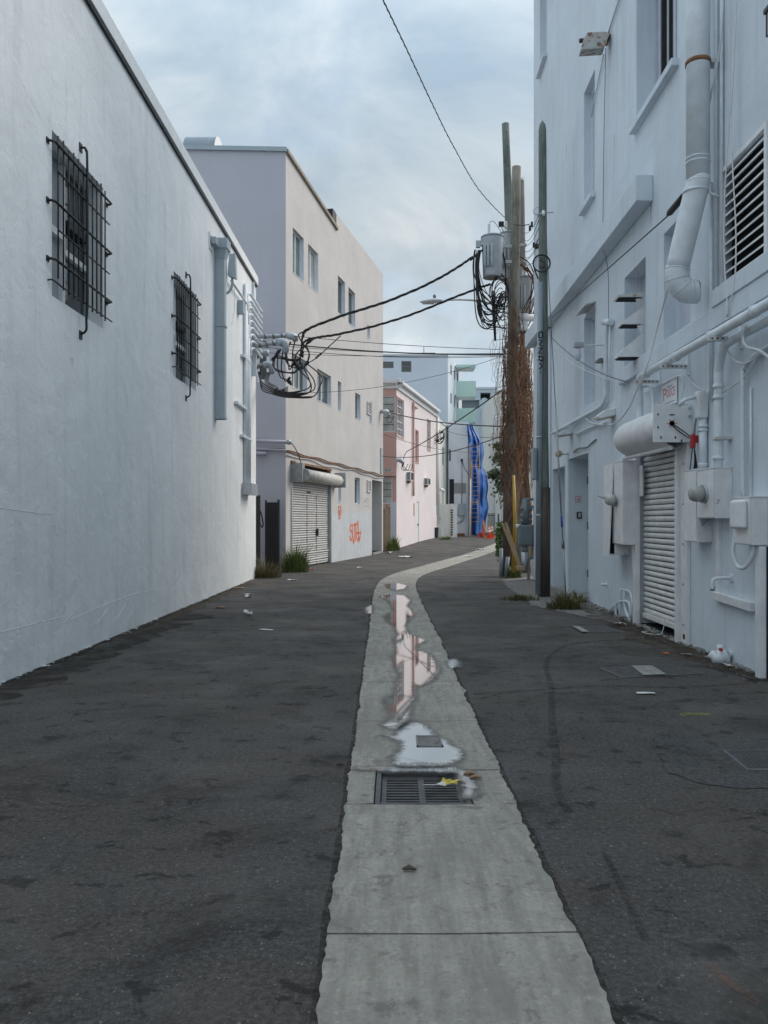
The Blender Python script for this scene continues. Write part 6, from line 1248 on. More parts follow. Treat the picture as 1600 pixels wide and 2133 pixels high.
# meter boxes
def meter(c, d, t, r_=0.085):
    c = Vector(c); d = Vector(d).normalized(); MB().tube([c, c + d * 0.04], r_ * 1.15, 18).build('meter_ring', 'galv', t)
    MB().tube([c + d * 0.04, c + d * 0.13, c + d * 0.165, c + d * 0.17], [r_, r_ * 0.95, r_ * 0.75, 0.01], 18).build('meter_glass', 'glass_pale', t)
    MB().tube([c + d * 0.041, c + d * 0.10], r_ * 0.6, 12).build('meter_dial', 'amber', t)
def hbox(px0, px1, py_top, py_bot, dep, label, mat='white_metal', door_ajar=False, wid=None):
    # near end face (seen) spans px0..px1; near edge at the wall is px1
    u0, v1 = FH.at(px1, py_top, 0.0); _, v0 = FH.at(px1, py_bot, 0.0); u1 = u0 + (wid or 0.45)
    t = thing('meter_box', label, 'electric box', FH.p((u0 + u1) / 2, v0, dep / 2), 'electric boxes on the right wall')
    MB().fbox(FH, u0, u1, v0, v1, 0.0, dep).build('case', mat, t, bevel=0.006)
    MB().fbox(FH, u0 - 0.008, u1 + 0.008, v1, v1 + 0.012, 0.0, dep + 0.01).build('top_cap', mat, t)
    if door_ajar:
        P = [FH.p(u0 + 0.0, v0 - 0.02, dep + 0.08), FH.p(u0 + 0.0, v1, dep + 0.012), FH.p(u1, v1, dep + 0.004), FH.p(u1, v0 - 0.02, dep + 0.02)]
        MB().prism(P, FH.n * 0.02).build('door', mat, t)
        MB().fbox(FH, u0 + 0.02, u1 - 0.02, v0 + 0.02, v1 - 0.02, dep + 0.001, dep + 0.003).build('dark_gap', 'dark', t)
    else: MB().fbox(FH, u0 + 0.012, u1 - 0.012, v0 + 0.012, v1 - 0.012, dep + 0.001, dep + 0.012).build('door', mat, t, bevel=0.003)
    return t, (u0, u1, v0, v1)
t, b = hbox(1278, 1313, 966, 1156, 0.24, 'tall white electric box with its door ajar left of the shutter', door_ajar=True, wid=0.55)
t, b = hbox(1308, 1333, 960, 1135, 0.24, 'white electric box with protruding meter next to the shutter', wid=0.6)
meter(FH.p(b[0] + 0.35, (b[2] + b[3]) / 2 + 0.05, 0.25), (-1, -0.15, 0), t); MB().tube([FH.p(b[0] + 0.4, (b[2] + b[3]) / 2 + 0.08, 0.42), FH.p(b[0] + 0.45, (b[2] + b[3]) / 2 + 0.12, 0.52)], 0.012, 6).build('handle', 'galv', t)
MB().tube(smooth_path([FH.p(b[0] + 0.15, b[2], 0.06), FH.p(b[0] + 0.15, b[2] - 0.3, 0.05), FH.p(b[0] + 0.1, b[2] - 0.4, 0.05), FH.p(b[0] + 0.1, 0.5, 0.05)], 4), 0.022, 8).build('conduit', 'white_pipe', t)
t, b = hbox(1453, 1484, 978, 1130, 0.17, 'lower white disconnect box with lever right of the shutter', wid=0.42)
MB().prism([FH.p(b[0] - 0.003, 1.55, 0.03), FH.p(b[0] - 0.003, 1.72, 0.02), FH.p(b[0] - 0.003, 1.74, 0.15), FH.p(b[0] - 0.003, 1.60, 0.16), FH.p(b[0] - 0.003, 1.48, 0.12)], (0, -0.015, 0)).build('lever_plate', 'galv', t); MB().tube([FH.p(b[0] - 0.02, 1.72, 0.14), FH.p(b[0] - 0.05, 1.82, 0.24)], 0.016, 8).build('lever', 'galv', t)
t, b = hbox(1493, 1526, 975, 1080, 0.19, 'white meter box with round glass meter at the right', wid=0.5)
meter(FH.p(b[0] + 0.25, (b[2] + b[3]) / 2 + 0.0, 0.20), (-1, -0.1, 0), t, 0.09)
t, b = hbox(1553, 1600, 1036, 1136, 0.16, 'rounded white disconnect box with looping hose at the right edge', wid=0.42)
MB().fbox(FH, b[0] + 0.05, b[1] - 0.06, b[2] + 0.16, b[3] - 0.02, 0.173, 0.235).build('cover', 'white_metal', t, bevel=0.03, seg=4)
MB().tube(smooth_path([FH.p(b[1] - 0.05, b[2] + 0.1, 0.16), FH.p(b[1] - 0.03, b[2] - 0.08, 0.18), FH.p(b[1] - 0.10, b[2] - 0.22, 0.16), FH.p(b[0] + 0.2, b[2] - 0.22, 0.13), FH.p(b[0] + 0.1, b[2] - 0.08, 0.1), FH.p(b[0] + 0.1, b[2] + 0.02, 0.1)], 7), 0.022, 8).build('hose', 'white_pipe', t)
# post below, strips, taps
u_, _ = FH.at(1585, 1138, 0.05); _, vt_ = FH.at(1585, 1138, 0.05)
t = thing('steel_post', 'white painted steel post under the looping hose box', 'post', FH.p(u_, 0, 0.05)); MB().fbox(FH, u_ - 0.05, u_ + 0.05, -0.02, vt_, 0.003, 0.085).build('channel', 'white_metal', t, bevel=0.004); MB().fbox(FH, u_ - 0.06, u_ - 0.052, -0.02, vt_, 0.0, 0.02).build('edge_strip', 'iron', t)
t = thing('pipe_trim', 'white conduit strip that drops and slants to the steel post', 'pipe', FH.p(9.1, 0.7, 0.02))
MB().fbox(FH, 9.10, 9.17, FH.at(1496, 1247)[1], 1.75, 0.0, 0.035).build('strip', 'white_metal', t)
a = FH.at(1494, 1248); b = FH.at(1576, 1274); P = [FH.p(a[0], a[1], 0.0), FH.p(b[0], b[1], 0.0), FH.p(b[0], b[1] + 0.09, 0.0), FH.p(a[0], a[1] + 0.09, 0.0)]; MB().prism(P, FH.n * 0.07).build('rail', 'white_metal', t, bevel=0.005)
a = hp(1524, 1204, 0.0); t = thing('wall_spout', 'white bent spout pipe sticking out of the right wall', 'pipe', a)
MB().tube(smooth_path([a, a + Vector((-0.13, 0, 0.0)), a + Vector((-0.19, 0, -0.015)), a + Vector((-0.205, 0, -0.05)), a + Vector((-0.205, 0, -0.13))], 5), 0.02, 10).build('pipe', 'white_pipe', t); MB().tube([a, a + Vector((-0.012, 0, 0))], 0.05, 12).build('flange', 'white_pipe', t)
MB().tube([a + Vector((-0.205, 0, -0.09)), a + Vector((-0.205, 0, -0.14))], 0.026, 10).build('nozzle', 'galv', t)
a = hp(1524, 1372, 0.0); t = thing('standpipe_valve', 'lumpy white painted valve low on the right wall', 'valve', a)
mb = MB(); c = a + Vector((-0.12, 0, 0.02)); mb.tube([c + Vector((0.12 - 0.24 * i / 8, 0.02 * math.sin(i), 0.02 * math.sin(i * 2))) for i in range(9)], [0.05, 0.06, 0.085, 0.09, 0.075, 0.08, 0.07, 0.05, 0.02], 14); mb.build('body', 'white_pipe', t)
MB().tube([c + Vector((0.0, 0, 0.05)), c + Vector((0, 0, 0.13))], 0.035, 10).build('bonnet', 'white_pipe', t); MB().tube([c + Vector((-0.03, -0.07, 0.09)), c + Vector((-0.03, -0.1, 0.09))], 0.02, 8).build('red_cap', 'red', t)
a = hp(1264, 1218, 0.0); t = thing('pipe_stub', 'short white pipe stub low on the wall left of the boxes', 'pipe', a); MB().tube([a + Vector((0.02, 0, 0)), a + Vector((-0.1, 0, 0))], 0.025, 10).build('stub', 'white_pipe', t); MB().tube([a + Vector((0.0, 0, 0)), a + Vector((-0.012, 0, 0))], 0.045, 10).build('flange', 'white_pipe', t)
t = thing('low_pipes', 'cluster of small white pipes at the foot of the wall by the shutter', 'pipe', FH.p(12.7, 0, 0.05))
for pts in ([(12.4, 0.05), (12.4, 0.42), (12.95, 0.45)], [(12.5, 0.03), (12.52, 0.28), (13.2, 0.2), (13.25, -0.02)], [(12.75, 0.44), (12.75, 0.18), (12.45, 0.02)], [(13.0, 0.48), (13.02, -0.02)]):
    MB().tube(smooth_path([FH.p(u, v, 0.05) for u, v in pts], 4), 0.02, 8).build('pipe', 'white_pipe', t)
q = FH.p(13.35, 0.0, 0.06); MB().tube([q + Vector((0, 0, 0.0)), q + Vector((0, 0, 0.1)), q + Vector((0, 0, 0.14))], [0.07, 0.06, 0.01], 10).build('elbow', 'dark_galv', t)
MB().fbox(FH, 11.95, 12.10, 1.9, 2.35, 0.0, 0.02).build('wall_plate', 'white_metal', label='small blank plate beside the shutter guide', cat='plate')
# ------------------------------------------------------------------ utility poles
def pole_mesh(base, top, r0, r1, n=20, cap='flat', seed=0):
    mb = MB(); base = Vector(base); top = Vector(top); P, rr = [], []
    for i in range(n + 1):
        f = i / n; p = base.lerp(top, f) + Vector((0.012 * mnoise.noise((f * 4, seed, 0)), 0.012 * mnoise.noise((f * 4, seed, 5)), 0)); P.append(p); rr.append((r0 + (r1 - r0) * f) * (1 + 0.035 * mnoise.noise((f * 9, seed, 2))))
    if cap == 'point': P += [top + Vector((0, 0, 0.12)), top + Vector((0, 0, 0.20))]; rr += [r1 * 0.75, r1 * 0.12]
    mb.tube(P, rr, 16); return mb
p1 = GP(1134, 1243); p1t = PT(1130, 272, p1.y)
t = thing('utility_pole', 'slim greenish utility pole with pointed top and grey conduit, nearest of the poles', 'utility pole', p1, 'utility poles on the right')
pole_mesh(p1 + Vector((0, 0, -0.2)), p1t, 0.115, 0.078, cap='point', seed=1).build('pole', 'pole_green', t)
MB().tube([p1 + Vector((0, -0.002, -0.1)), p1 + Vector((0, -0.002, 2.2))], 0.1195, 16).build('pole_base', 'pole_dark', t, label='darker weathered foot of the pole')
ca = PT(1121, 1238, p1.y - 0.08); cb = PT(1126, 588, p1.y - 0.08)
MB().tube([ca, cb], 0.058, 12).build('conduit', 'pvc', t)
for f in (0.25, 0.5, 0.75): q = ca.lerp(cb, f); MB().tube([q, q + Vector((0, 0, 0.04))], 0.064, 12).build('strap', 'galv', t)
q = PT(1114, 985, p1.y - 0.05); MB().box(q.x - 0.05, q.x + 0.02, q.y - 0.15, q.y + 0.15, PT(0, 1000, p1.y).z, PT(0, 934, p1.y).z).build('service_box', 'pvc', t, bevel=0.02)
c = PT(1128, 549, p1.y - 0.14)
ringp = lambda r_, s_: [c + Vector((r_ * math.cos(a * 0.2618), -0.01 * s_, r_ * math.sin(a * 0.2618))) for a in range(24)]
for s_, r_ in ((0, 0.17), (1, 0.165), (2, 0.175)): MB().tube(ringp(r_, s_), 0.011, 6, closed=True).build('cable_coil', 'cable', t)
MB().tube(smooth_path([c + Vector(v) for v in ((-0.03, -0.02, 0.12), (0.0, -0.02, 0.09), (-0.03, -0.02, 0.05), (0.05, -0.02, 0.02), (0.055, -0.02, -0.06), (-0.01, -0.02, -0.09), (-0.04, -0.02, -0.05))], 5), 0.011, 6).build('cable_coil', 'cable', t)
MB().tube(smooth_path([c + Vector((-0.16, 0, -0.04)), c + Vector((-0.12, 0, -0.17)), c + Vector((-0.06, 0.02, -0.30))], 5), 0.014, 6).build('cable_tail', 'cable', t)
q = PT(1132, 440, p1.y - 0.11); MB().tube([q + Vector((-0.14, 0, -0.05)), q + Vector((0.2, 0, -0.02))], 0.010, 6).build('through_bolt', 'galv', t); MB().tube([q, q + Vector((0, -0.03, -0.05)), q + Vector((0, -0.03, -0.10))], [0.03, 0.035, 0.02], 8).build('insulator', 'white_trim', t)
MB().tube([PT(1103 + 8 * math.cos(a), 440 + 8 * math.sin(a), p1.y) + Vector((0.16, 0, 0)) for a in [i * 0.5236 for i in range(12)]], 0.008, 5, closed=True).build('eye_bolt', 'galv', t)
# tag painted on the conduit
tg = MB()
def ptag(pts, w_=0.014):
    P = []
    for x, y in pts:
        f = (x - 1126.5) / 9.0; ang = max(-1.2, min(1.2, f * 1.2)); zc_ = PT(0, y, p1.y - 0.08).z; fz = (zc_ - ca.z) / (cb.z - ca.z); ax = ca.lerp(cb, fz)
        P.append(ax + Vector((0.061 * math.sin(ang), -0.061 * math.cos(ang), 0)))
    tg.tube(smooth_path(P, 4), w_, 5)
for pts in ([(1122, 694), (1130, 692), (1131, 703), (1123, 704), (1122, 694)], [(1122, 709), (1131, 711), (1124, 718), (1132, 722)], [(1122, 727), (1131, 726), (1122, 736), (1132, 737)], [(1123, 742), (1131, 745), (1132, 752), (1124, 750), (1123, 742)], [(1124, 757), (1130, 763), (1124, 770)], [(1126, 776), (1127, 778)]): ptag(pts)
tg.build('tag', 'iron', t, label='black spray tag on the conduit')
# guy wire from pole 1
p = GP(1179, 1246); t = thing('guy_wire', 'steel guy wire with blue clamp anchored in the weeds beside the nearest pole', 'guy wire', p)
a = PT(1136, 455, p1.y - 0.12); mid = p.lerp(a, 0.5) + Vector((0, 0, -0.03))
MB().tube([p, p.lerp(a, 0.14)], 0.016, 8).build('anchor_rod', 'galv', t); MB().tube([p.lerp(a, 0.135), p.lerp(a, 0.5), a], 0.008, 6).build('wire', 'grey_cable', t)
MB().tube([p.lerp(a, 0.13), p.lerp(a, 0.15)], 0.03, 8).build('turnbuckle', 'dark_galv', t); MB().tube([p.lerp(a, 0.185), p.lerp(a, 0.215)], 0.022, 8).build('clamp', 'blue_mark', t)
MB().tube([p.lerp(a, 0.215), p.lerp(a, 0.5)], 0.016, 8).build('guard', 'galv', t)
# cluster poles
p2 = GP(1060, 1200); p2t = PT(1076, 348, p2.y)
t2 = thing('utility_pole', 'weathered flat topped utility pole carrying the transformers', 'utility pole', p2, 'utility poles on the right')
pole_mesh(p2 + Vector((0, 0, -0.2)), p2t, 0.20, 0.125, seed=2).build('pole', 'pole', t2)
MB().tube([p2 + Vector((0, -0.004, -0.1)), p2.lerp(p2t, 0.3) + Vector((0, -0.004, 0))], [0.205, 0.186], 16).build('pole_base', 'pole_dark', t2, label='dark tarred lower part of the pole')
p3 = GP(1086, 1186); p3t = PT(1053, 258, p3.y)
t3 = thing('utility_pole', 'tallest leaning greenish pole behind the transformers', 'utility pole', p3, 'utility poles on the right')
pole_mesh(p3 + Vector((0, 0, -0.2)), p3t, 0.17, 0.115, seed=3).build('pole', 'pole_green', t3)
for py in (275, 305, 345): q = PT(1054 + (py - 258) * 0.06, py, p3.y - 0.12); MB().tube([q, q + Vector((0, -0.02, 0))], 0.016, 6).build('bolt', 'iron', t3)
p4 = GP(1096, 1193); p4t = PT(1086, 376, p4.y)
t4 = thing('utility_pole', 'thin grey pole behind the weathered one, wrapped in vines', 'utility pole', p4, 'utility poles on the right')
pole_mesh(p4 + Vector((0, 0, -0.2)), p4t, 0.15, 0.085, seed=4).build('pole', 'pole', t4); MB().tube([p4t + Vector((-0.03, 0, 0.05)), p4t + Vector((0.08, 0, 0.08))], 0.012, 5).build('pin', 'galv', t4)
# transformers
def transformer(c, r_, h, label):
    c = Vector(c); t = thing('transformer', label, 'transformer', c, 'transformers on the utility pole')
    MB().tube([c, c + Vector((0, 0, 0.02)), c + Vector((0, 0, h * 0.96)), c + Vector((0, 0, h))], [r_ * 0.82, r_ * 0.86, r_, r_], 28).build('tank', 'transformer', t)
    MB().tube([c + Vector((0, 0, h)), c + Vector((0, 0, h + 0.03)), c + Vector((0, 0, h + 0.07)), c + Vector((0, 0, h + 0.09))], [r_ * 1.06, r_ * 1.06, r_ * 0.8, 0.05], 28).build('lid', 'transformer', t)
    MB().tube([c + Vector((0, 0, -0.02)), c + Vector((0, 0, 0.004))], [r_ * 0.86, r_ * 0.86], 28).build('base_ring', 'rusty_galv', t)
    for a in (-1.75, -2.05, -2.35):
        d = Vector((math.cos(a), math.sin(a), 0)); MB().tube([c + d * r_ * 0.96 + Vector((0, 0, h * 0.2)), c + d * r_ * 1.06 + Vector((0, 0, h * 0.24)), c + d * r_ * 1.06 + Vector((0, 0, h * 0.72)), c + d * r_ * 0.98 + Vector((0, 0, h * 0.76))], 0.028, 8).build('cooling_fin', 'transformer', t)
    b = c + Vector((-r_ * 0.35, -0.1, h + 0.06)); MB().tube([b + Vector((0, 0, 0.025 * i)) for i in range(13)], [0.045 if i % 2 else 0.028 for i in range(12)] + [0.02], 10).build('bushing', 'white_trim', t)
    MB().tube(smooth_path([b + Vector((0, 0, 0.32)), b + Vector((0.12, 0, 0.36)), b + Vector((0.28, 0.1, 0.2)), b + Vector((0.35, 0.15, 0.1))], 5), 0.008, 5).build('lead', 'grey_cable', t)
    for k_ in (0.35, 0.75): MB().box(c.x + r_ * 0.7, c.x + r_ + 0.22, c.y - 0.03, c.y + 0.06, c.z + h * k_, c.z + h * k_ + 0.08).build('hanger', 'galv', t)
    for i in range(2): MB().box(c.x - r_ - 0.16 + 0.13 * i, c.x - r_ - 0.04 + 0.13 * i, c.y - 0.14, c.y - 0.04, c.z + h * 0.72 + 0.05 * i, c.z + h * 0.9 + 0.05 * i).build('terminal_block', 'galv', t, bevel=0.01)
    return t
tc_ = PT(1026, 577, p2.y - 0.35); transformer(tc_, 0.30, PT(0, 497, p2.y).z - PT(0, 577, p2.y).z, 'grey can transformer with white bushing hanging on the near side of the pole')
tc2 = PT(1060, 582, p2.y + 0.55); transformer(tc2, 0.28, 1.25, 'second grey transformer mostly hidden behind the pole')
tc3 = PT(1093, 662, p2.y + 0.5); transformer(tc3, 0.24, 1.1, 'third transformer on the right behind the dry vines')
q = PT(1045, 468, p2.y - 0.2); t = thing('cutout_switch', 'small dark fuse cutout on top of the transformer', 'fuse switch', q); MB().box(q.x - 0.08, q.x + 0.06, q.y - 0.05, q.y + 0.05, q.z - 0.05, q.z + 0.08).build('head', 'iron', t, bevel=0.01); MB().tube([q, q + Vector((0.22, 0.1, -0.12))], 0.02, 6).build('arm', 'galv', t); MB().tube([q + Vector((0, 0, -0.05)), q + Vector((0.05, 0, -0.2))], 0.03, 8).build('barrel', 'white_trim', t)
q = PT(1028, 610, p2.y - 0.3); t = thing('cable_terminator', 'black cable sleeve hanging below the transformer', 'cable fitting', q - Vector((0, 0, 1.2))); MB().tube([q + Vector((0, 0, 0.05)), q + Vector((0, 0, -0.1))], 0.045, 10).build('cap', 'galv', t); MB().tube([q + Vector((0, 0, -0.1)), q + Vector((0.01, 0, -0.55)), q + Vector((0.05, 0, -1.3))], [0.05, 0.05, 0.03], 8).build('sleeve', 'iron', t)
# white crossarm pipe
q = PT(1086, 662, p2.y); t = thing('crossarm_pipe', 'white pipe bracket between the weathered pole and the nearest one', 'bracket', q); MB().tube([q, PT(1112, 662, p2.y)], 0.10, 12).build('pipe', 'white_trim', t); MB().box(q.x - 0.03, q.x + 0.18, q.y - 0.02, q.y + 0.10, q.z - 0.35, q.z + 0.12).build('plate', 'white_trim', t)
# street light
q = PT(1052, 640, p2.y - 0.2); tip = PT(925, 626, p2.y - 0.2); t = thing('street_light', 'white cobra head street light on a curved arm', 'street light', q)
MB().tube(smooth_path([q, PT(1030, 634, p2.y - 0.2), PT(990, 626, p2.y - 0.2), PT(950, 624, p2.y - 0.2), tip], 6), 0.028, 8).build('arm', 'white_trim', t)
l0 = PT(922, 627, p2.y - 0.2); l1 = PT(874, 629, p2.y - 0.2)
mb = MB(); n_ = 12; vs = []
for i in range(n_ + 1):
    f = i / n_; c = l0.lerp(l1, f); w_ = 0.035 + 0.12 * math.sin(math.pi * min(1, f * 0.88 + 0.10)) ; h_ = 0.03 + 0.055 * math.sin(math.pi * min(1, f * 0.85 + 0.12))
    if i == n_: w_ *= 0.3; h_ *= 0.3
    for j in range(12):
        a = j * math.pi / 6; vs.append(c + Vector((0, w_ * math.cos(a), h_ * math.sin(a) * (1 if math.sin(a) > 0 else 0.5))))
mb.add(vs, [(i * 12 + j, i * 12 + (j + 1) % 12, (i + 1) * 12 + (j + 1) % 12, (i + 1) * 12 + j) for i in range(n_) for j in range(12)], True); mb.build('head', 'white_trim', t)
c = l0.lerp(l1, 0.35) + Vector((0, 0, 0.08)); MB().tube([c, c + Vector((0, 0, 0.08)), c + Vector((0, 0, 0.12))], [0.04, 0.045, 0.01], 10).build('photocell', 'dark_galv', t)
c = l0.lerp(l1, 0.62) - Vector((0, 0, 0.045)); MB().box(c.x - 0.16, c.x + 0.16, c.y - 0.08, c.y + 0.08, c.z - 0.012, c.z + 0.01).build('lens', 'glass_pale', t)
# overhead cables
def helix(path, r_, amp, turns, ph): 
    P = smooth_path(path, 6) if len(path) < 12 else path; m = len(P); out = []
    for i, p in enumerate(P):
        a = ph + turns * 2 * math.pi * i / m; out.append(p + Vector((0, math.cos(a) * amp, math.sin(a) * amp)))
    return out
def triplex(path, label, r_=0.022):
    t = thing('service_cable', label, 'cable', path[0], 'overhead cables'); P = smooth_path(path, 14)
    for k_ in range(3): MB().tube(helix(P, r_, 0.02, 9, k_ * 2.1), r_ * (1 if k_ else 0.8), 6).build('strand', 'cable', t)
yp = p2.y - 0.3
triplex([PT(629, 712, 21.3), PT(632, 700, 21.3), PT(645, 684, 21.35), PT(720, 655, 21.5), PT(800, 630, 21.7), PT(880, 597, 21.8), PT(940, 565, 21.9), PT(985, 535, yp)], 'upper thick twisted cable sagging from the transformer to the white corner', 0.021)
triplex([PT(626, 735, 21.4), PT(634, 712, 21.4), PT(660, 703, 21.4), PT(700, 697, 21.5), PT(780, 679, 21.7), PT(860, 654, 21.8), PT(940, 622, 21.9), PT(1000, 599, yp), PT(1022, 592, yp)], 'lower thick twisted cable from the pole to the white corner', 0.016)
t = thing('cable_lead', 'black splice cable branching from the lower twisted cable', 'cable', PT(640, 757, 21.4)); MB().tube(smooth_path([PT(640, 757, 21.4), PT(660, 745, 21.4), PT(685, 722, 21.5), PT(710, 699, 21.5)], 7), 0.014, 6).build('cable', 'cable', t)
for f in (658, 662, 666): MB().tube([PT(f, 746 - (f - 658) * 0.9, 21.38), PT(f + 3, 743 - (f - 658) * 0.9, 21.38)], 0.03, 6).build('clamp', 'cable', t)
t = thing('overhead_cable', 'twisted dark cable crossing the sky from overhead to the poles', 'cable', PT(1100, 468, 21.5), 'overhead cables')
pth = smooth_path([PT(1103, 467, 21.8), PT(1085, 469, 21.9), PT(1060, 460, 21.6), PT(1000, 398, 18.8), PT(945, 305, 15.6), PT(900, 215, 13.2), PT(850, 108, 11.1), PT(798, 0, 9.4), PT(770, -60, 8.6), PT(700, -300, 6.6), PT(600, -900, 4)], 40)
MB().tube(pth, 0.008, 5).build('strand', 'grey_cable', t); MB().tube(helix(pth, 0, 0.010, 75, 0), 0.008, 5).build('strand', 'cable', t)
H_ = [((612, 700, 21.2), (1046, 728, yp), 0.05, 0.008, 'highest thin wire stretched level from the white corner to the poles'),
      ((536, 709, 22.5), (1048, 738, yp), 0.12, 0.018, 'dark level cable stretched across at the height of the service heads'),
      ((540, 716, 22.4), (1046, 736, yp), 0.10, 0.008, 'thin wire just below the dark level cable'),
      ((545, 722, 22.4), (1046, 742, yp), 0.14, 0.008, 'lowest thin level wire under the service heads'),
      ((560, 735, 22.4), (1047, 740, yp), 0.06, 0.007, 'thin wire drooping behind the cable tangle'),
      ((640, 818, 25.6), (1046, 742, 24.0), 0.25, 0.007, 'thin wire climbing from the beige wall window to the poles'),
      ((806, 857, 37.6), (1046, 888, 24.5), 0.15, 0.022, 'dark cable from the service head on the beige corner to the vine pole'),
      ((848, 940, 41.8), (1046, 812, 24.5), 0.10, 0.022, 'dark cable slanting up from the pink wall to the vine pole'),
      ((796, 950, 37.0), (1046, 908, 25.0), 0.28, 0.016, 'thin dark wire crossing low in front of the pink building'),
      ((800, 905, 38.0), (1002, 942, 50.0), 0.25, 0.012, 'thin wire from the beige corner past the pink wall to the tarp'),
      ((920, 893, 52.0), (1046, 912, 25.0), 0.15, 0.012, 'thin wire from the cream wall to the vine pole')]
for a, b, s_, r_, lab in H_: MB().tube(sag(PT(*a), PT(*b), s_, 24), r_, 5).build('overhead_cable', 'cable', label=lab, cat='cable', group='overhead cables')
for k_, (a, b, lab) in enumerate((((1150, 704, 16.6), (1303, 795, 12.6), 'upper thin wire from the nearest pole to the right wall bracket'), ((1150, 724, 16.6), (1303, 798, 12.6), 'lower thin wire from the nearest pole to the right wall bracket'))):
    MB().tube(sag(PT(*a), PT(*b), 0.12, 14), 0.008, 5).build('overhead_cable', 'white_cable' if k_ else 'grey_cable', label=lab, cat='cable', group='overhead cables')
# service head on B corner, C corner, D
def far_head(px, py, y, label, s_=1.0, loops=3):
    q = PT(px, py, y); t = thing('service_mast', label, 'service mast', q)
    MB().tube([q + Vector((-0.25, 0, 0)), q, q + Vector((0.14, 0, -0.02)), q + Vector((0.25, 0, -0.14)), q + Vector((0.25, 0, -0.25))], [0.07 * s_, 0.09 * s_, 0.13 * s_, 0.10 * s_, 0.05], 10).build('cap', 'galv', t)
    for i in range(loops): MB().tube(smooth_path([q + Vector((0.22, -0.02 * i, -0.2)), q + Vector((0.18 + 0.1 * i, -0.05, -0.45)), q + Vector((0.35 + 0.14 * i, -0.05, -0.52)), q + Vector((0.5 + 0.12 * i, -0.05, -0.2))], 5), 0.017, 5).build('drip_loop', 'cable', t)
    return t
far_head(798, 857, 37.5, 'grey service head at the far corner of the beige building', 1.1, 1)
t = far_head(829, 958, 40.6, 'rusty service head low on the corner of the pink building')
MB().tube(smooth_path([PT(848, 940, 41.8), PT(842, 950, 41.3), PT(840, 965, 41.0), PT(838, 972, 40.8)], 5), 0.02, 5).build('cable', 'cable', t)
t = thing('cable_tangle', 'small tangle of black cable loops on the cream wall beyond the pink building', 'cables', PT(912, 920, 51.5))
for i in range(7):
    cx_, cy_ = 906 + rnd.uniform(-4, 16), 905 + rnd.uniform(-4, 6); w_ = rnd.uniform(6, 10)
    MB().tube(smooth_path([PT(cx_ - w_, cy_ - 8, 51.3), PT(cx_ - w_ * 0.8, cy_ + 8, 51.2), PT(cx_, cy_ + 14, 51.2), PT(cx_ + w_ * 0.9, cy_ + 6, 51.2), PT(cx_ + w_, cy_ - 8, 51.3)], 6), 0.02, 5).build('cable', 'cable', t)
for a in ((903, 897), (921, 900), (920, 913), (912, 918)): q = PT(a[0], a[1], 51.2); MB().tube([q - Vector((0.1, 0, 0.1)), q, q + Vector((0.1, 0, 0.08))], [0.03, 0.08, 0.03], 7).build('connector', 'cable', t)
# cable bundle on transformer pole
t = thing('cable_bundle', 'mass of black cable loops hanging off the transformer pole', 'cables', PT(1030, 690, p2.y))
yq = p2.y - 0.45
for i in range(22):
    sx = 988 + rnd.uniform(0, 14); sy = 522 + rnd.uniform(-3, 8); by = 610 + rnd.uniform(0, 70); y0_ = yq + rnd.uniform(-0.12, 0.12)
    ex, ey = 1046 + rnd.uniform(0, 14), 600 + rnd.uniform(0, 90)
    MB().tube(smooth_path([PT(sx, sy, yq), PT(sx - 3 + rnd.uniform(-3, 3), sy + 40, y0_), PT(sx + rnd.uniform(0, 12), by - 10, y0_), PT(sx + 22 + rnd.uniform(0, 10), by + 12, y0_), PT(ex - 8, max(ey, by - 30), y0_), PT(ex, ey, yq + 0.2)], 6), rnd.choice((0.011, 0.014, 0.017)), 5).build('cable', 'cable', t)
for i in range(3): MB().tube(smooth_path([PT(980, 541 + i, yq), PT(1005, 520 + i, yq), PT(1025, 512 + i * 2, yq), PT(1044, 522 + i, yq), PT(1052, 545 + i * 3, yq), PT(1054, 600, yq), PT(1050, 650, yq)], 6), 0.017, 6).build('cable', 'cable', t)
for i in range(6):
    c = PT(1042 + rnd.uniform(-3, 4), 612 + rnd.uniform(-8, 8), yq); ra, rb = rnd.uniform(0.15, 0.26), rnd.uniform(0.3, 0.46)
    MB().tube([c + Vector((ra * math.cos(a * 0.314), 0.05 * math.sin(a), rb * math.sin(a * 0.314))) for a in range(20)], 0.013, 5, closed=True).build('coil', 'cable', t)
for i in range(9):
    a = PT(1083 + rnd.uniform(-6, 8), 540 + rnd.uniform(-15, 20), p2.y + 0.1); MB().tube(smooth_path([a, a + Vector((0.2 + rnd.uniform(0, 0.2), 0, -0.25)), a + Vector((0.35 + rnd.uniform(0, 0.15), 0, -0.8)), a + Vector((0.1 + rnd.uniform(0, 0.2), 0, -1.3 - rnd.random() * 0.6)), a + Vector((rnd.uniform(-0.1, 0.1), 0, -1.9))], 6), rnd.choice((0.011, 0.015)), 5).build('cable', rnd.choice(('cable', 'rust')), t)
for i in range(7): MB().tube(sag(PT(1082 + rnd.uniform(0, 4), 480 + i * 11, p2.y + 0.1), PT(1122, 448 + i * 14 + rnd.uniform(-10, 10), p1.y + 1), 0.1 + 0.2 * rnd.random(), 10), 0.007, 4).build('jumper', 'cable', t)
for px, py in ((1112, 505), (1117, 508), (1122, 507), (1108, 462), (1104, 470)): q = PT(px, py, 19.5); MB().tube([q, q - Vector((0, 0, 0.12))], 0.028, 6).build('connector', 'cable', t)
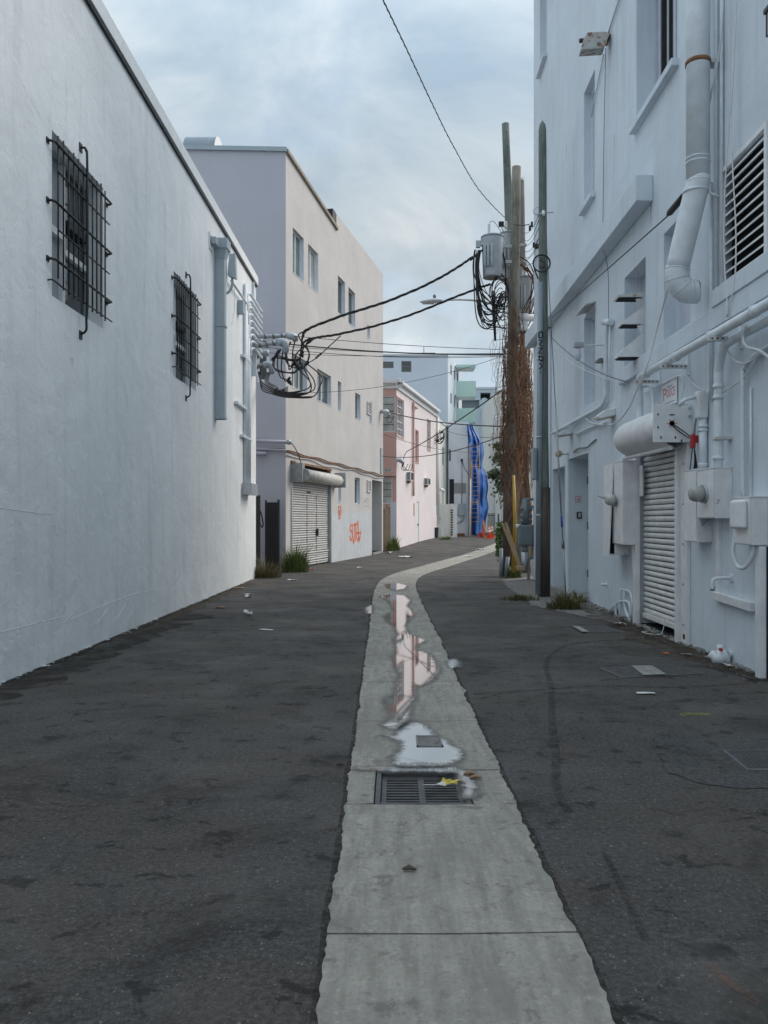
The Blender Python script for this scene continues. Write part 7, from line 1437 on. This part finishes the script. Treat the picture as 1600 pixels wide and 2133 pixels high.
# dry vines over the cluster
mb = MB()
def axis(k_, z):
    b, tt = ((p2, p2t), (p4, p4t), (p3, p3t))[k_]; f = (z - b.z) / (tt.z - b.z); return b.lerp(tt, f)
for i in range(340):
    k_ = rnd.choice((0, 0, 0, 1, 1, 2)); z0 = rnd.uniform(3.2, 6.6) if i % 4 else rnd.uniform(1.8, 7.4); ln = rnd.uniform(0.5, 2.2); a0 = rnd.uniform(0, 6.28); rr = (0.22, 0.18, 0.19)[k_] + rnd.uniform(-0.02, 0.07); P = []; tw = rnd.uniform(-1.2, 1.2)
    for j in range(7):
        z = z0 + ln * (j / 6 - 0.5); c = axis(k_, z); a = a0 + tw * j / 6 + 0.5 * rnd.uniform(-1, 1); r_ = rr + rnd.uniform(-0.03, 0.05)
        P.append(Vector((c.x + r_ * math.cos(a), c.y + r_ * math.sin(a), z)))
    mb.tube(P, rnd.uniform(0.005, 0.012), 3, caps=False)
for i in range(120):       # hanging strands away from the poles
    z0 = rnd.uniform(3.8, 7.0); c = axis(0, z0); a0 = rnd.uniform(2.2, 4.2) if i % 2 else rnd.uniform(-0.6, 0.9); r_ = rnd.uniform(0.28, 0.62); ln = rnd.uniform(0.4, 1.5); P = []
    for j in range(6): P.append(Vector((c.x + (r_ + rnd.uniform(-0.05, 0.05)) * math.cos(a0), c.y + r_ * math.sin(a0) + rnd.uniform(-0.06, 0.06), z0 - ln * j / 5)))
    P = [Vector((c.x, c.y, z0 + 0.1))] + P; mb.tube(P, 0.005, 3, caps=False)
for i in range(80):        # bridging mats between poles
    z0 = rnd.uniform(2.2, 6.4); a = axis(0, z0); b = axis(1, z0 + rnd.uniform(-0.8, 0.8)); P = [a.lerp(b, j / 5) + Vector((rnd.uniform(-0.1, 0.1), rnd.uniform(-0.15, 0.15), rnd.uniform(-0.15, 0.15))) for j in range(6)]; mb.tube(P, rnd.uniform(0.005, 0.011), 3, caps=False)
for i in range(16):         # woody stems
    k_ = (0, 0, 1, 1, 2)[i % 5]; z0 = rnd.uniform(0.2, 2.0); z1 = rnd.uniform(4.5, 7.6); a0 = rnd.uniform(0, 6.28); P = []
    for j in range(16):
        z = z0 + (z1 - z0) * j / 15; c = axis(k_, z); a = a0 + 0.9 * math.sin(j * 0.5 + i) ; r_ = (0.21, 0.17, 0.17)[k_] + 0.02 * math.sin(j * 1.3 + i)
        P.append(Vector((c.x + r_ * math.cos(a), c.y + r_ * math.sin(a), z)))
    mb.tube(smooth_path(P, 2), [0.024 - 0.014 * q / 30 for q in range(31)], 5, caps=False)
for i in range(1400):       # shrivelled leaves
    k_ = rnd.choice((0, 0, 1, 2)); z = min(7.3, max(2.0, rnd.gauss(4.9, 1.2))); c = axis(k_, z); a = rnd.uniform(0, 6.28); r_ = (0.22, 0.19, 0.19)[k_] + abs(rnd.gauss(0, 0.07)); p = Vector((c.x + r_ * math.cos(a), c.y + r_ * math.sin(a), z)); v1_ = Vector((rnd.uniform(-1, 1), rnd.uniform(-1, 1), rnd.uniform(-1, 1))).normalized() * rnd.uniform(0.015, 0.04); v2_ = v1_.orthogonal().normalized() * rnd.uniform(0.008, 0.02)
    mb.add([p - v1_, p + v2_, p + v1_, p - v2_], [(0, 1, 2, 3)])
mb.build('dry_vine', 'vine', label='brown dead vines matted over the cluster of poles', cat='vine', loc=(p2.x, p2.y, 1.5))
# things around pole foot
t = thing('gas_meter', 'grey gas meter set with valves and pipes behind the nearest pole', 'gas meter', GP(1096, 1200))
y_ = 21.2
def gp_(px, py, dy=0): return PT(px, py, y_ + dy)
a, b = gp_(1080, 1137), gp_(1110, 1093); MB().box(a.x, b.x, y_ - 0.12, y_ + 0.12, a.z, b.z).build('body', 'gas', t, bevel=0.05, seg=3)
MB().tube([gp_(1095, 1093), gp_(1095, 1040)], 0.09, 12).build('regulator', 'gas', t)
for py in (1060, 1075, 1086): MB().tube([gp_(1084, py), gp_(1108, py)], 0.055, 10).build('flange', 'gas', t)
MB().tube([gp_(1090, 1040), gp_(1118, 1040)], 0.035, 8).build('pipe', 'gas', t); MB().tube([gp_(1095, 1056), gp_(1118, 1056)], 0.04, 8).build('pipe', 'gas', t)
MB().tube([gp_(1094, 1137), gp_(1094, 1150)], 0.07, 10).build('pipe', 'gas', t); MB().tube([gp_(1092, 1150), gp_(1092, 1172), gp_(1090, 1185)], [0.09, 0.08, 0.06], 10).build('valve', 'galv', t)
MB().tube(smooth_path([gp_(1108, 1120), gp_(1111, 1135), gp_(1110, 1160), gp_(1102, 1165), gp_(1101, 1190), gp_(1101, 1212)], 4), 0.035, 8).build('pipe', 'gas', t)
MB().tube([gp_(1075, 1096), gp_(1083, 1096)], 0.05, 8).build('cap', 'white_trim', t); MB().tube([gp_(1110, 1096), gp_(1116, 1096)], 0.05, 8).build('cap', 'gas', t); MB().tube([gp_(1089, 1058), gp_(1091, 1052)], 0.04, 8).build('yellow_tag', 'yellow', t)
t = thing('guy_guard', 'yellow plastic guy guard leaning by the dark pole foot', 'guy guard', PT(1069, 1192, 21.6)); MB().tube([PT(1069, 1192, 21.6), PT(1073, 1085, 21.6), PT(1070, 990, 21.7)], [0.05, 0.045, 0.035], 8).build('guard', 'yellow', t)
for i, (a, b, lab) in enumerate((((1048, 1092), (1083, 1182), 'left of two raw wooden slats leaning at the pole foot'), ((1054, 1088), (1086, 1186), 'right of two raw wooden slats leaning at the pole foot'))):
    A, B = PT(*a, 21.5 - 0.04 * i), PT(*b, 21.1); d = (B - A).normalized(); s_ = d.cross(Vector((0, 1, 0))).normalized() * 0.035
    MB().prism([A - s_, B - s_, B + s_, A + s_], (0, 0.03, 0)).build('wooden_slat', 'plank', label=lab, cat='plank', group='slats at the pole foot')
q = PT(1085, 1188, 20.9); MB().hexa([q + Vector(v) for v in ((-.1, -.06, 0), (.1, -.06, 0), (.09, .06, 0), (-.11, .06, 0), (-.1, -.06, .1), (.09, -.05, .09), (.09, .05, .1), (-.1, .06, .11))]).build('brick', 'plank', label='brown block lying at the foot of the slats', cat='block', bevel=0.012)
for px, r_, hp_, lab in ((1044, 0.05, 60, 'grey stub pipe left of the dark pole foot'), (1054, 0.055, 42, 'shorter tilted grey stub pipe at the dark pole foot')):
    a = PT(px, 1202, 22.0); MB().tube([a, a + Vector((0.05 if hp_ < 50 else 0, 0, hp_ / FPX * 22))], r_, 10).build('stub_pipe', 'pvc', label=lab, cat='pipe', group='stub pipes at the pole foot')
# ------------------------------------------------------------------ plants
def tuft(name, label, cat, base, n, h, spread, mats, wd=0.012, parts=('blades', 'dry_blades'), group='weeds along the alley', upright=0.0):
    base = Vector(base); t = thing(name, label, cat, base, group)
    for mi, m in enumerate(mats):
        mb = MB()
        for i in range(n if mi == 0 else n // 2):
            a = rnd.uniform(0, 6.28); r_ = spread * rnd.random() ** 0.75; p = base + Vector((r_ * math.cos(a), r_ * math.sin(a) * 0.8, -0.01)); hh = h * (0.18 + 0.95 * rnd.random() ** 1.6) * (1 - 0.55 * (r_ / spread) ** 2) * (1 + 0.35 * mnoise.noise((p.x * 6, p.y * 6, 1))); a2 = a + rnd.uniform(-1.2, 1.2); out = hh * (rnd.uniform(0.2, 0.9) * (1 - upright))
            d = Vector((math.cos(a2), math.sin(a2), 0)); s_ = Vector((-d.y, d.x, 0)) * wd * rnd.uniform(0.6, 1.2)
            q = [p, p + d * out * 0.35 + Vector((0, 0, hh * 0.6)), p + d * out + Vector((0, 0, hh * (0.95 if rnd.random() < 0.6 else 0.7)))]
            mb.add([q[0] - s_ / 2, q[0] + s_ / 2, q[1] + s_ / 2, q[1] - s_ / 2, q[2]], [(0, 1, 2, 3), (3, 2, 4)])
        mb.build(parts[min(mi, 1)], m, t)
    return t
tuft('grass_clump', 'dry brownish grass clump at the corner of the white left wall', 'grass', GP(550, 1203), 520, 0.66, 0.46, ['straw', 'grass'])
tuft('weed_bush', 'bushy bright green weed in front of the left roller shutter', 'weed', GP(615, 1191), 1100, 0.95, 0.40, ['weed', 'grass'], 0.013, upright=0.25)
tuft('grass_clump', 'flat dry grass clump in front of the nearest pole', 'grass', GP(1085, 1249), 420, 0.16, 0.42, ['grass', 'straw'])
tuft('grass_clump', 'spiky green and brown weed clump around the guy wire anchor', 'grass', GP(1175, 1268), 420, 0.34, 0.30, ['grass', 'straw'], 0.016)
tuft('grass_clump', 'small green weed by the threshold of the recessed door', 'grass', GP(1205, 1255), 140, 0.26, 0.16, ['weed', 'straw'], 0.02)
tuft('weed_bush', 'leafy green weed growing at the corner of the pink building', 'weed', GP(819, 1147), 260, 0.8, 0.3, ['weed', 'weed'], 0.04, upright=0.4)
tuft('grass_clump', 'low weeds at the foot of the cream yard wall', 'grass', GP(928, 1124), 140, 0.35, 0.4, ['weed', 'grass'], 0.03)
tuft('weed_bush', 'green weed at the foot of the dark pole beside the slats', 'weed', GP(1072, 1203), 200, 0.45, 0.18, ['weed', 'weed'], 0.03)
for i in range(7): pass
# round leaf plant
def leafy(name, label, cat, centres, n, size, mat, base, trunk=None, group=None):
    t = thing(name, label, cat, base, group); mb = MB()
    for i in range(n):
        c, rx, rz = rnd.choice(centres); v = Vector((rnd.gauss(0, 0.45), rnd.gauss(0, 0.45), rnd.gauss(0, 0.45)))
        p = Vector(c) + Vector((v.x * rx, v.y * rx, v.z * rz)); nrm = Vector((rnd.uniform(-1, 1), rnd.uniform(-1.2, 0.3), rnd.uniform(-0.2, 1))).normalized(); a = nrm.orthogonal().normalized(); a = Matrix.Rotation(rnd.uniform(0, 6.28), 3, nrm) @ a; b = nrm.cross(a); s_ = size * rnd.uniform(0.6, 1.2)
        mb.add([p - a * s_, p - a * s_ * 0.3 + b * s_ * 0.55, p + a * s_ * 0.5 + b * s_ * 0.45, p + a * s_ * 1.0, p + a * s_ * 0.5 - b * s_ * 0.45, p - a * s_ * 0.3 - b * s_ * 0.55], [(0, 1, 2, 3, 4, 5)])
    mb.build('crown' if cat == 'tree' else 'leaves', mat, t)
    if trunk:
        for pts, r_ in trunk: MB().tube(smooth_path(pts, 4), r_, 7).build('trunk' if cat == 'tree' else 'stem', 'pole_dark', t)
    return t
yv = 24.5
leafy('round_leaf_shrub', 'round leaved green shrub half hidden behind the dark pole', 'shrub', [(PT(1042, 1100 + 13 * i, yv), 0.16, 0.22) for i in range(5)] + [(PT(1062, 1125, 23), 0.15, 0.3)], 260, 0.075, 'grape', PT(1044, 1170, yv), [([PT(1046, 1186, yv), PT(1043, 1140, yv), PT(1045, 1090, yv)], 0.02)])
yt = 38.0; b_ = PT(1056, 1150, yt)
leafy('street_tree', 'dark leafy tree peeking out left of the vine covered poles', 'tree', [(PT(1034, 985, yt), 0.45, 0.25), (PT(1027, 990, yt), 0.3, 0.15), (PT(1040, 955, yt), 0.35, 0.3), (PT(1042, 1010, yt), 0.4, 0.35), (PT(1058, 960, yt), 0.8, 0.7), (PT(1062, 1020, yt), 0.8, 0.6), (PT(1040, 930, yt), 0.25, 0.2)], 900, 0.10, 'leaf', b_,
      [([b_, PT(1057, 1060, yt), PT(1052, 990, yt)], [0.1] * 9), ([PT(1056, 1050, yt), PT(1045, 1000, yt), PT(1030, 985, yt)], [0.05] * 9), ([PT(1055, 1010, yt), PT(1045, 970, yt), PT(1040, 940, yt)], [0.04] * 9)])
# planks and weeds by the doorway of B
t = thing('leaning_boards', 'rough boards leaning in the gap between beige and pink buildings', 'boards', GP(806, 1152))
for i, (px0, px1, pyt, m) in enumerate(((799, 804, 1060, 'plank'), (804.5, 808, 1050, 'concrete_pale'), (808.5, 814, 1056, 'plank'))):
    a, b = PT(px0, 1151, 39.2), PT(px1, 1151, 39.2); z1 = PT(0, pyt, 39.6).z; MB().hexa([Vector((a.x, 39.2, 0.05)), Vector((b.x, 39.2, 0.05)), Vector((b.x, 39.24, 0.05)), Vector((a.x, 39.24, 0.05)), Vector((a.x - 0.02, 39.6, z1)), Vector((b.x - 0.02, 39.6, z1)), Vector((b.x - 0.02, 39.64, z1)), Vector((a.x - 0.02, 39.64, z1))]).build('board', m, t)
MB().box(PT(813, 0, 40.2).x, PT(825, 0, 40.2).x, 40.2, 40.3, 0.0, PT(0, 1046, 40.2).z).build('panel', 'bluegrey', label='pale blue panel standing against the corner of the pink building', cat='panel')

# ------------------------------------------------------------------ litter
def litter(px, py, sx, sy, mat, label, crumple=0.02, cat='litter'):
    p = GP(px, py); mb = MB(); n = 5; vs = []; ang = rnd.uniform(-0.5, 0.5); sd_ = rnd.uniform(0, 99)
    for j in range(n + 1):
        for i in range(n + 1):
            x = (i / n - 0.5) * sx; y = (j / n - 0.5) * sy; z = crumple * (0.6 + mnoise.noise((x * 14 + sd_, y * 14, 0)) + 0.5 * mnoise.noise((x * 40 + sd_, y * 40, 3)))
            vs.append((p.x + x * math.cos(ang) - y * math.sin(ang) + crumple * 0.5 * mnoise.noise((x * 20, sd_, y * 20)), p.y + x * math.sin(ang) + y * math.cos(ang), p.z + 0.012 + max(0.0, z)))
    mb.add(vs, [(j * (n + 1) + i, j * (n + 1) + i + 1, (j + 1) * (n + 1) + i + 1, (j + 1) * (n + 1) + i) for j in range(n) for i in range(n)])
    o = mb.build('paper_scrap', mat, label=label, cat=cat, group='litter on the road'); md = o.modifiers.new('s', 'SOLIDIFY'); md.thickness = 0.004; return o
litter(517, 1283, 0.13, 0.11, 'paper', 'crumpled white paper cup lying alone on the left asphalt', 0.085)
litter(517, 1246, 0.12, 0.16, 'paper', 'torn white paper scrap nearest the dry grass clump', 0.05); litter(517, 1239, 0.18, 0.12, 'paper', 'flat white scrap beyond the torn one on the left', 0.015)
litter(458, 1267, 0.19, 0.12, 'card', 'brown cardboard scrap by the white left wall', 0.02); litter(498, 1226, 0.25, 0.15, 'card', 'thin cardboard strip near the white corner', 0.01)
litter(845, 1161, 0.5, 0.5, 'paper', 'large flat white sheet lying by the pink building', 0.05); litter(748, 1185, 0.16, 0.14, 'paper', 'small white scrap in front of the orange graffiti', 0.06)
litter(648, 1186, 0.22, 0.12, 'red_print', 'reddish wrapper beside the bushy green weed', 0.03); litter(608, 1209, 0.22, 0.12, 'paper', 'pale flat scrap between the two left weeds', 0.02)
litter(812, 1153, 0.2, 0.2, 'paper', 'white scrap at the foot of the leaning boards', 0.08); litter(1000, 1146, 0.3, 0.3, 'paper', 'white scraps far up the gutter', 0.06); litter(975, 1160, 0.35, 0.3, 'paper', 'grey white litter in the far gutter bend', 0.04)
litter(1292, 1303, 0.14, 0.12, 'paper', 'white paper scrap by the shutter guide on the right', 0.03); litter(1388, 1364, 0.06, 0.05, 'orange_spray', 'tiny orange scrap under the open shutter', 0.015)
litter(1430, 1366, 0.12, 0.05, 'paper', 'white shard at the foot of the right wall', 0.015); litter(1516, 1391, 0.09, 0.06, 'paper', 'crushed white cup below the lumpy valve', 0.04); litter(1345, 1446, 0.16, 0.05, 'paper', 'thin white shard on the right asphalt', 0.004)
litter(555, 1313, 0.2, 0.08, 'paper', 'faint white smear of paper on the left asphalt', 0.003)
for (px, py, sx, sy, m, lab) in ((905, 1644, 0.14, 0.05, 'paper', 'white crushed wrapper lying on the drain grate'), (938, 1640, 0.10, 0.05, 'yellow_wrap', 'yellow printed wrapper lying on the drain grate')): o = litter(px, py, sx, sy, m, lab, 0.03)
for (px, py, ln, lab) in ((978, 1617, 0.07, 'brown leaf stem on the concrete right of the grate'), (991, 1625, 0.07, 'brown twig right of the grate'), (708, 1598, 0.05, 'dark twig on the asphalt left of the grate'), (853, 1818, 0.06, 'dark leaf on the concrete in the foreground')):
    p = GP(px, py, 0.016); MB().tube([p + Vector((-ln / 2, 0, 0)), p + Vector((0, 0.008, 0.006)), p + Vector((ln / 2, -0.006, 0))], [0.006, 0.013, 0.004], 6).build('twig', 'card' if px > 900 else 'pole_dark', label=lab, cat='twig', group='twigs on the road')
M['foot_soil_shade'] = mat_film('wall_foot_soil_shade', (0.020, 0.017, 0.013), 0.95, 0.9, 3.5)  # dark soil at the wall feet, with contact shade painted into its colour
M['foot_dust'] = mat_film('brown_dust', (0.085, 0.065, 0.045), 0.95, 0.8, 5)
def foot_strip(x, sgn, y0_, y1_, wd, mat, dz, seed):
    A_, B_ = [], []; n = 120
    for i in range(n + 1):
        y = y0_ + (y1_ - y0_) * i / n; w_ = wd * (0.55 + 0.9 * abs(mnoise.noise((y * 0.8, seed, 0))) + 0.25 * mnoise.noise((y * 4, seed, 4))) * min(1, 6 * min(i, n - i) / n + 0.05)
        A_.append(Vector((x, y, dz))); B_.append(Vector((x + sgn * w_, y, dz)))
    MB().add(A_ + B_, [(i, i + 1, n + 2 + i, n + 1 + i) for i in range(n)]).build('dirt_shade_strip', mat, bm_ground)
foot_strip(RX, -1, 7.2, 15.3, 0.55, 'foot_soil_shade', 0.0048, 1); foot_strip(RX, -1, 7.6, 16.5, 0.8, 'foot_dust', 0.0056, 2)
foot_strip(-3.73, 1, 6.5, 14.5, 0.9, 'foot_soil_shade', 0.0048, 3); foot_strip(-3.73, 1, 10, 21.5, 0.5, 'foot_dust', 0.0056, 4); foot_strip(-3.73, 1, 6.5, 21.5, 0.16, 'foot_soil_shade', 0.0064, 5)
# pebbles and chips
mb = MB()
for i in range(420):
    if i < 200: px, py = rnd.uniform(0, 1600), 1230 + 900 * rnd.random() ** 1.3
    elif i < 300: px = rnd.uniform(1300, 1590); py = 1300 + (px - 1300) * 0.42 + rnd.uniform(-2, 22)
    elif i < 370: px = rnd.uniform(0, 520); py = 1425 - px * 0.415 + rnd.uniform(2, 14)
    else: px = rnd.uniform(1060, 1290); py = 1255 + rnd.uniform(-40, 30)
    p = GP(px, py, 0.002); 
    if not (-3.65 < p.x < 3.56): continue
    s_ = rnd.uniform(0.003, 0.009) * (1.6 if i >= 200 else 1); q = [p + Vector((rnd.uniform(-1, 1) * s_, rnd.uniform(-1, 1) * s_, rnd.uniform(0, 1) * s_)) for _ in range(4)]; mb.add(q, [(0, 1, 2), (0, 2, 3), (0, 3, 1), (1, 3, 2)])
mb.build('gravel', 'concrete_pale', loc=(0, 8, 0), label='scattered grit and paint chips along the alley', kind='stuff')
# paint slops and debris along wall feet
mb = MB()
for i in range(150):
    y = rnd.uniform(7.5, 21.5); x = -3.73 + abs(rnd.gauss(0, 0.03)); s_ = rnd.uniform(0.006, 0.035); P = [Vector((x + s_ * 0.6 * math.cos(a) * rnd.uniform(0.6, 1), y + s_ * math.sin(a) * rnd.uniform(0.7, 1.6), 0.004)) for a in (0, 1, 2.1, 3.1, 4.2, 5.2)]; mb.prism(P, (0, 0, rnd.uniform(0.002, 0.007)))
mb.build('paint_slops', 'white_a', loc=(-3.7, 12, 0), label='flaked white paint along the foot of the left wall', kind='stuff')
mb = MB()
for i in range(220):
    y = rnd.uniform(8.2, 15.2); x = RX - abs(rnd.gauss(0, 0.06)); s_ = rnd.uniform(0.01, 0.045); P = [Vector((x + s_ * math.cos(a) * rnd.uniform(0.6, 1), y + s_ * math.sin(a) * rnd.uniform(0.7, 1.4), 0.004)) for a in (0, 1.2, 2.3, 3.4, 4.6)]; mb.prism(P, (0, 0, rnd.uniform(0.004, 0.03)))
mb.build('debris', 'concrete_pale', loc=(RX, 11, 0), label='crumbled render along the foot of the right wall', kind='stuff')
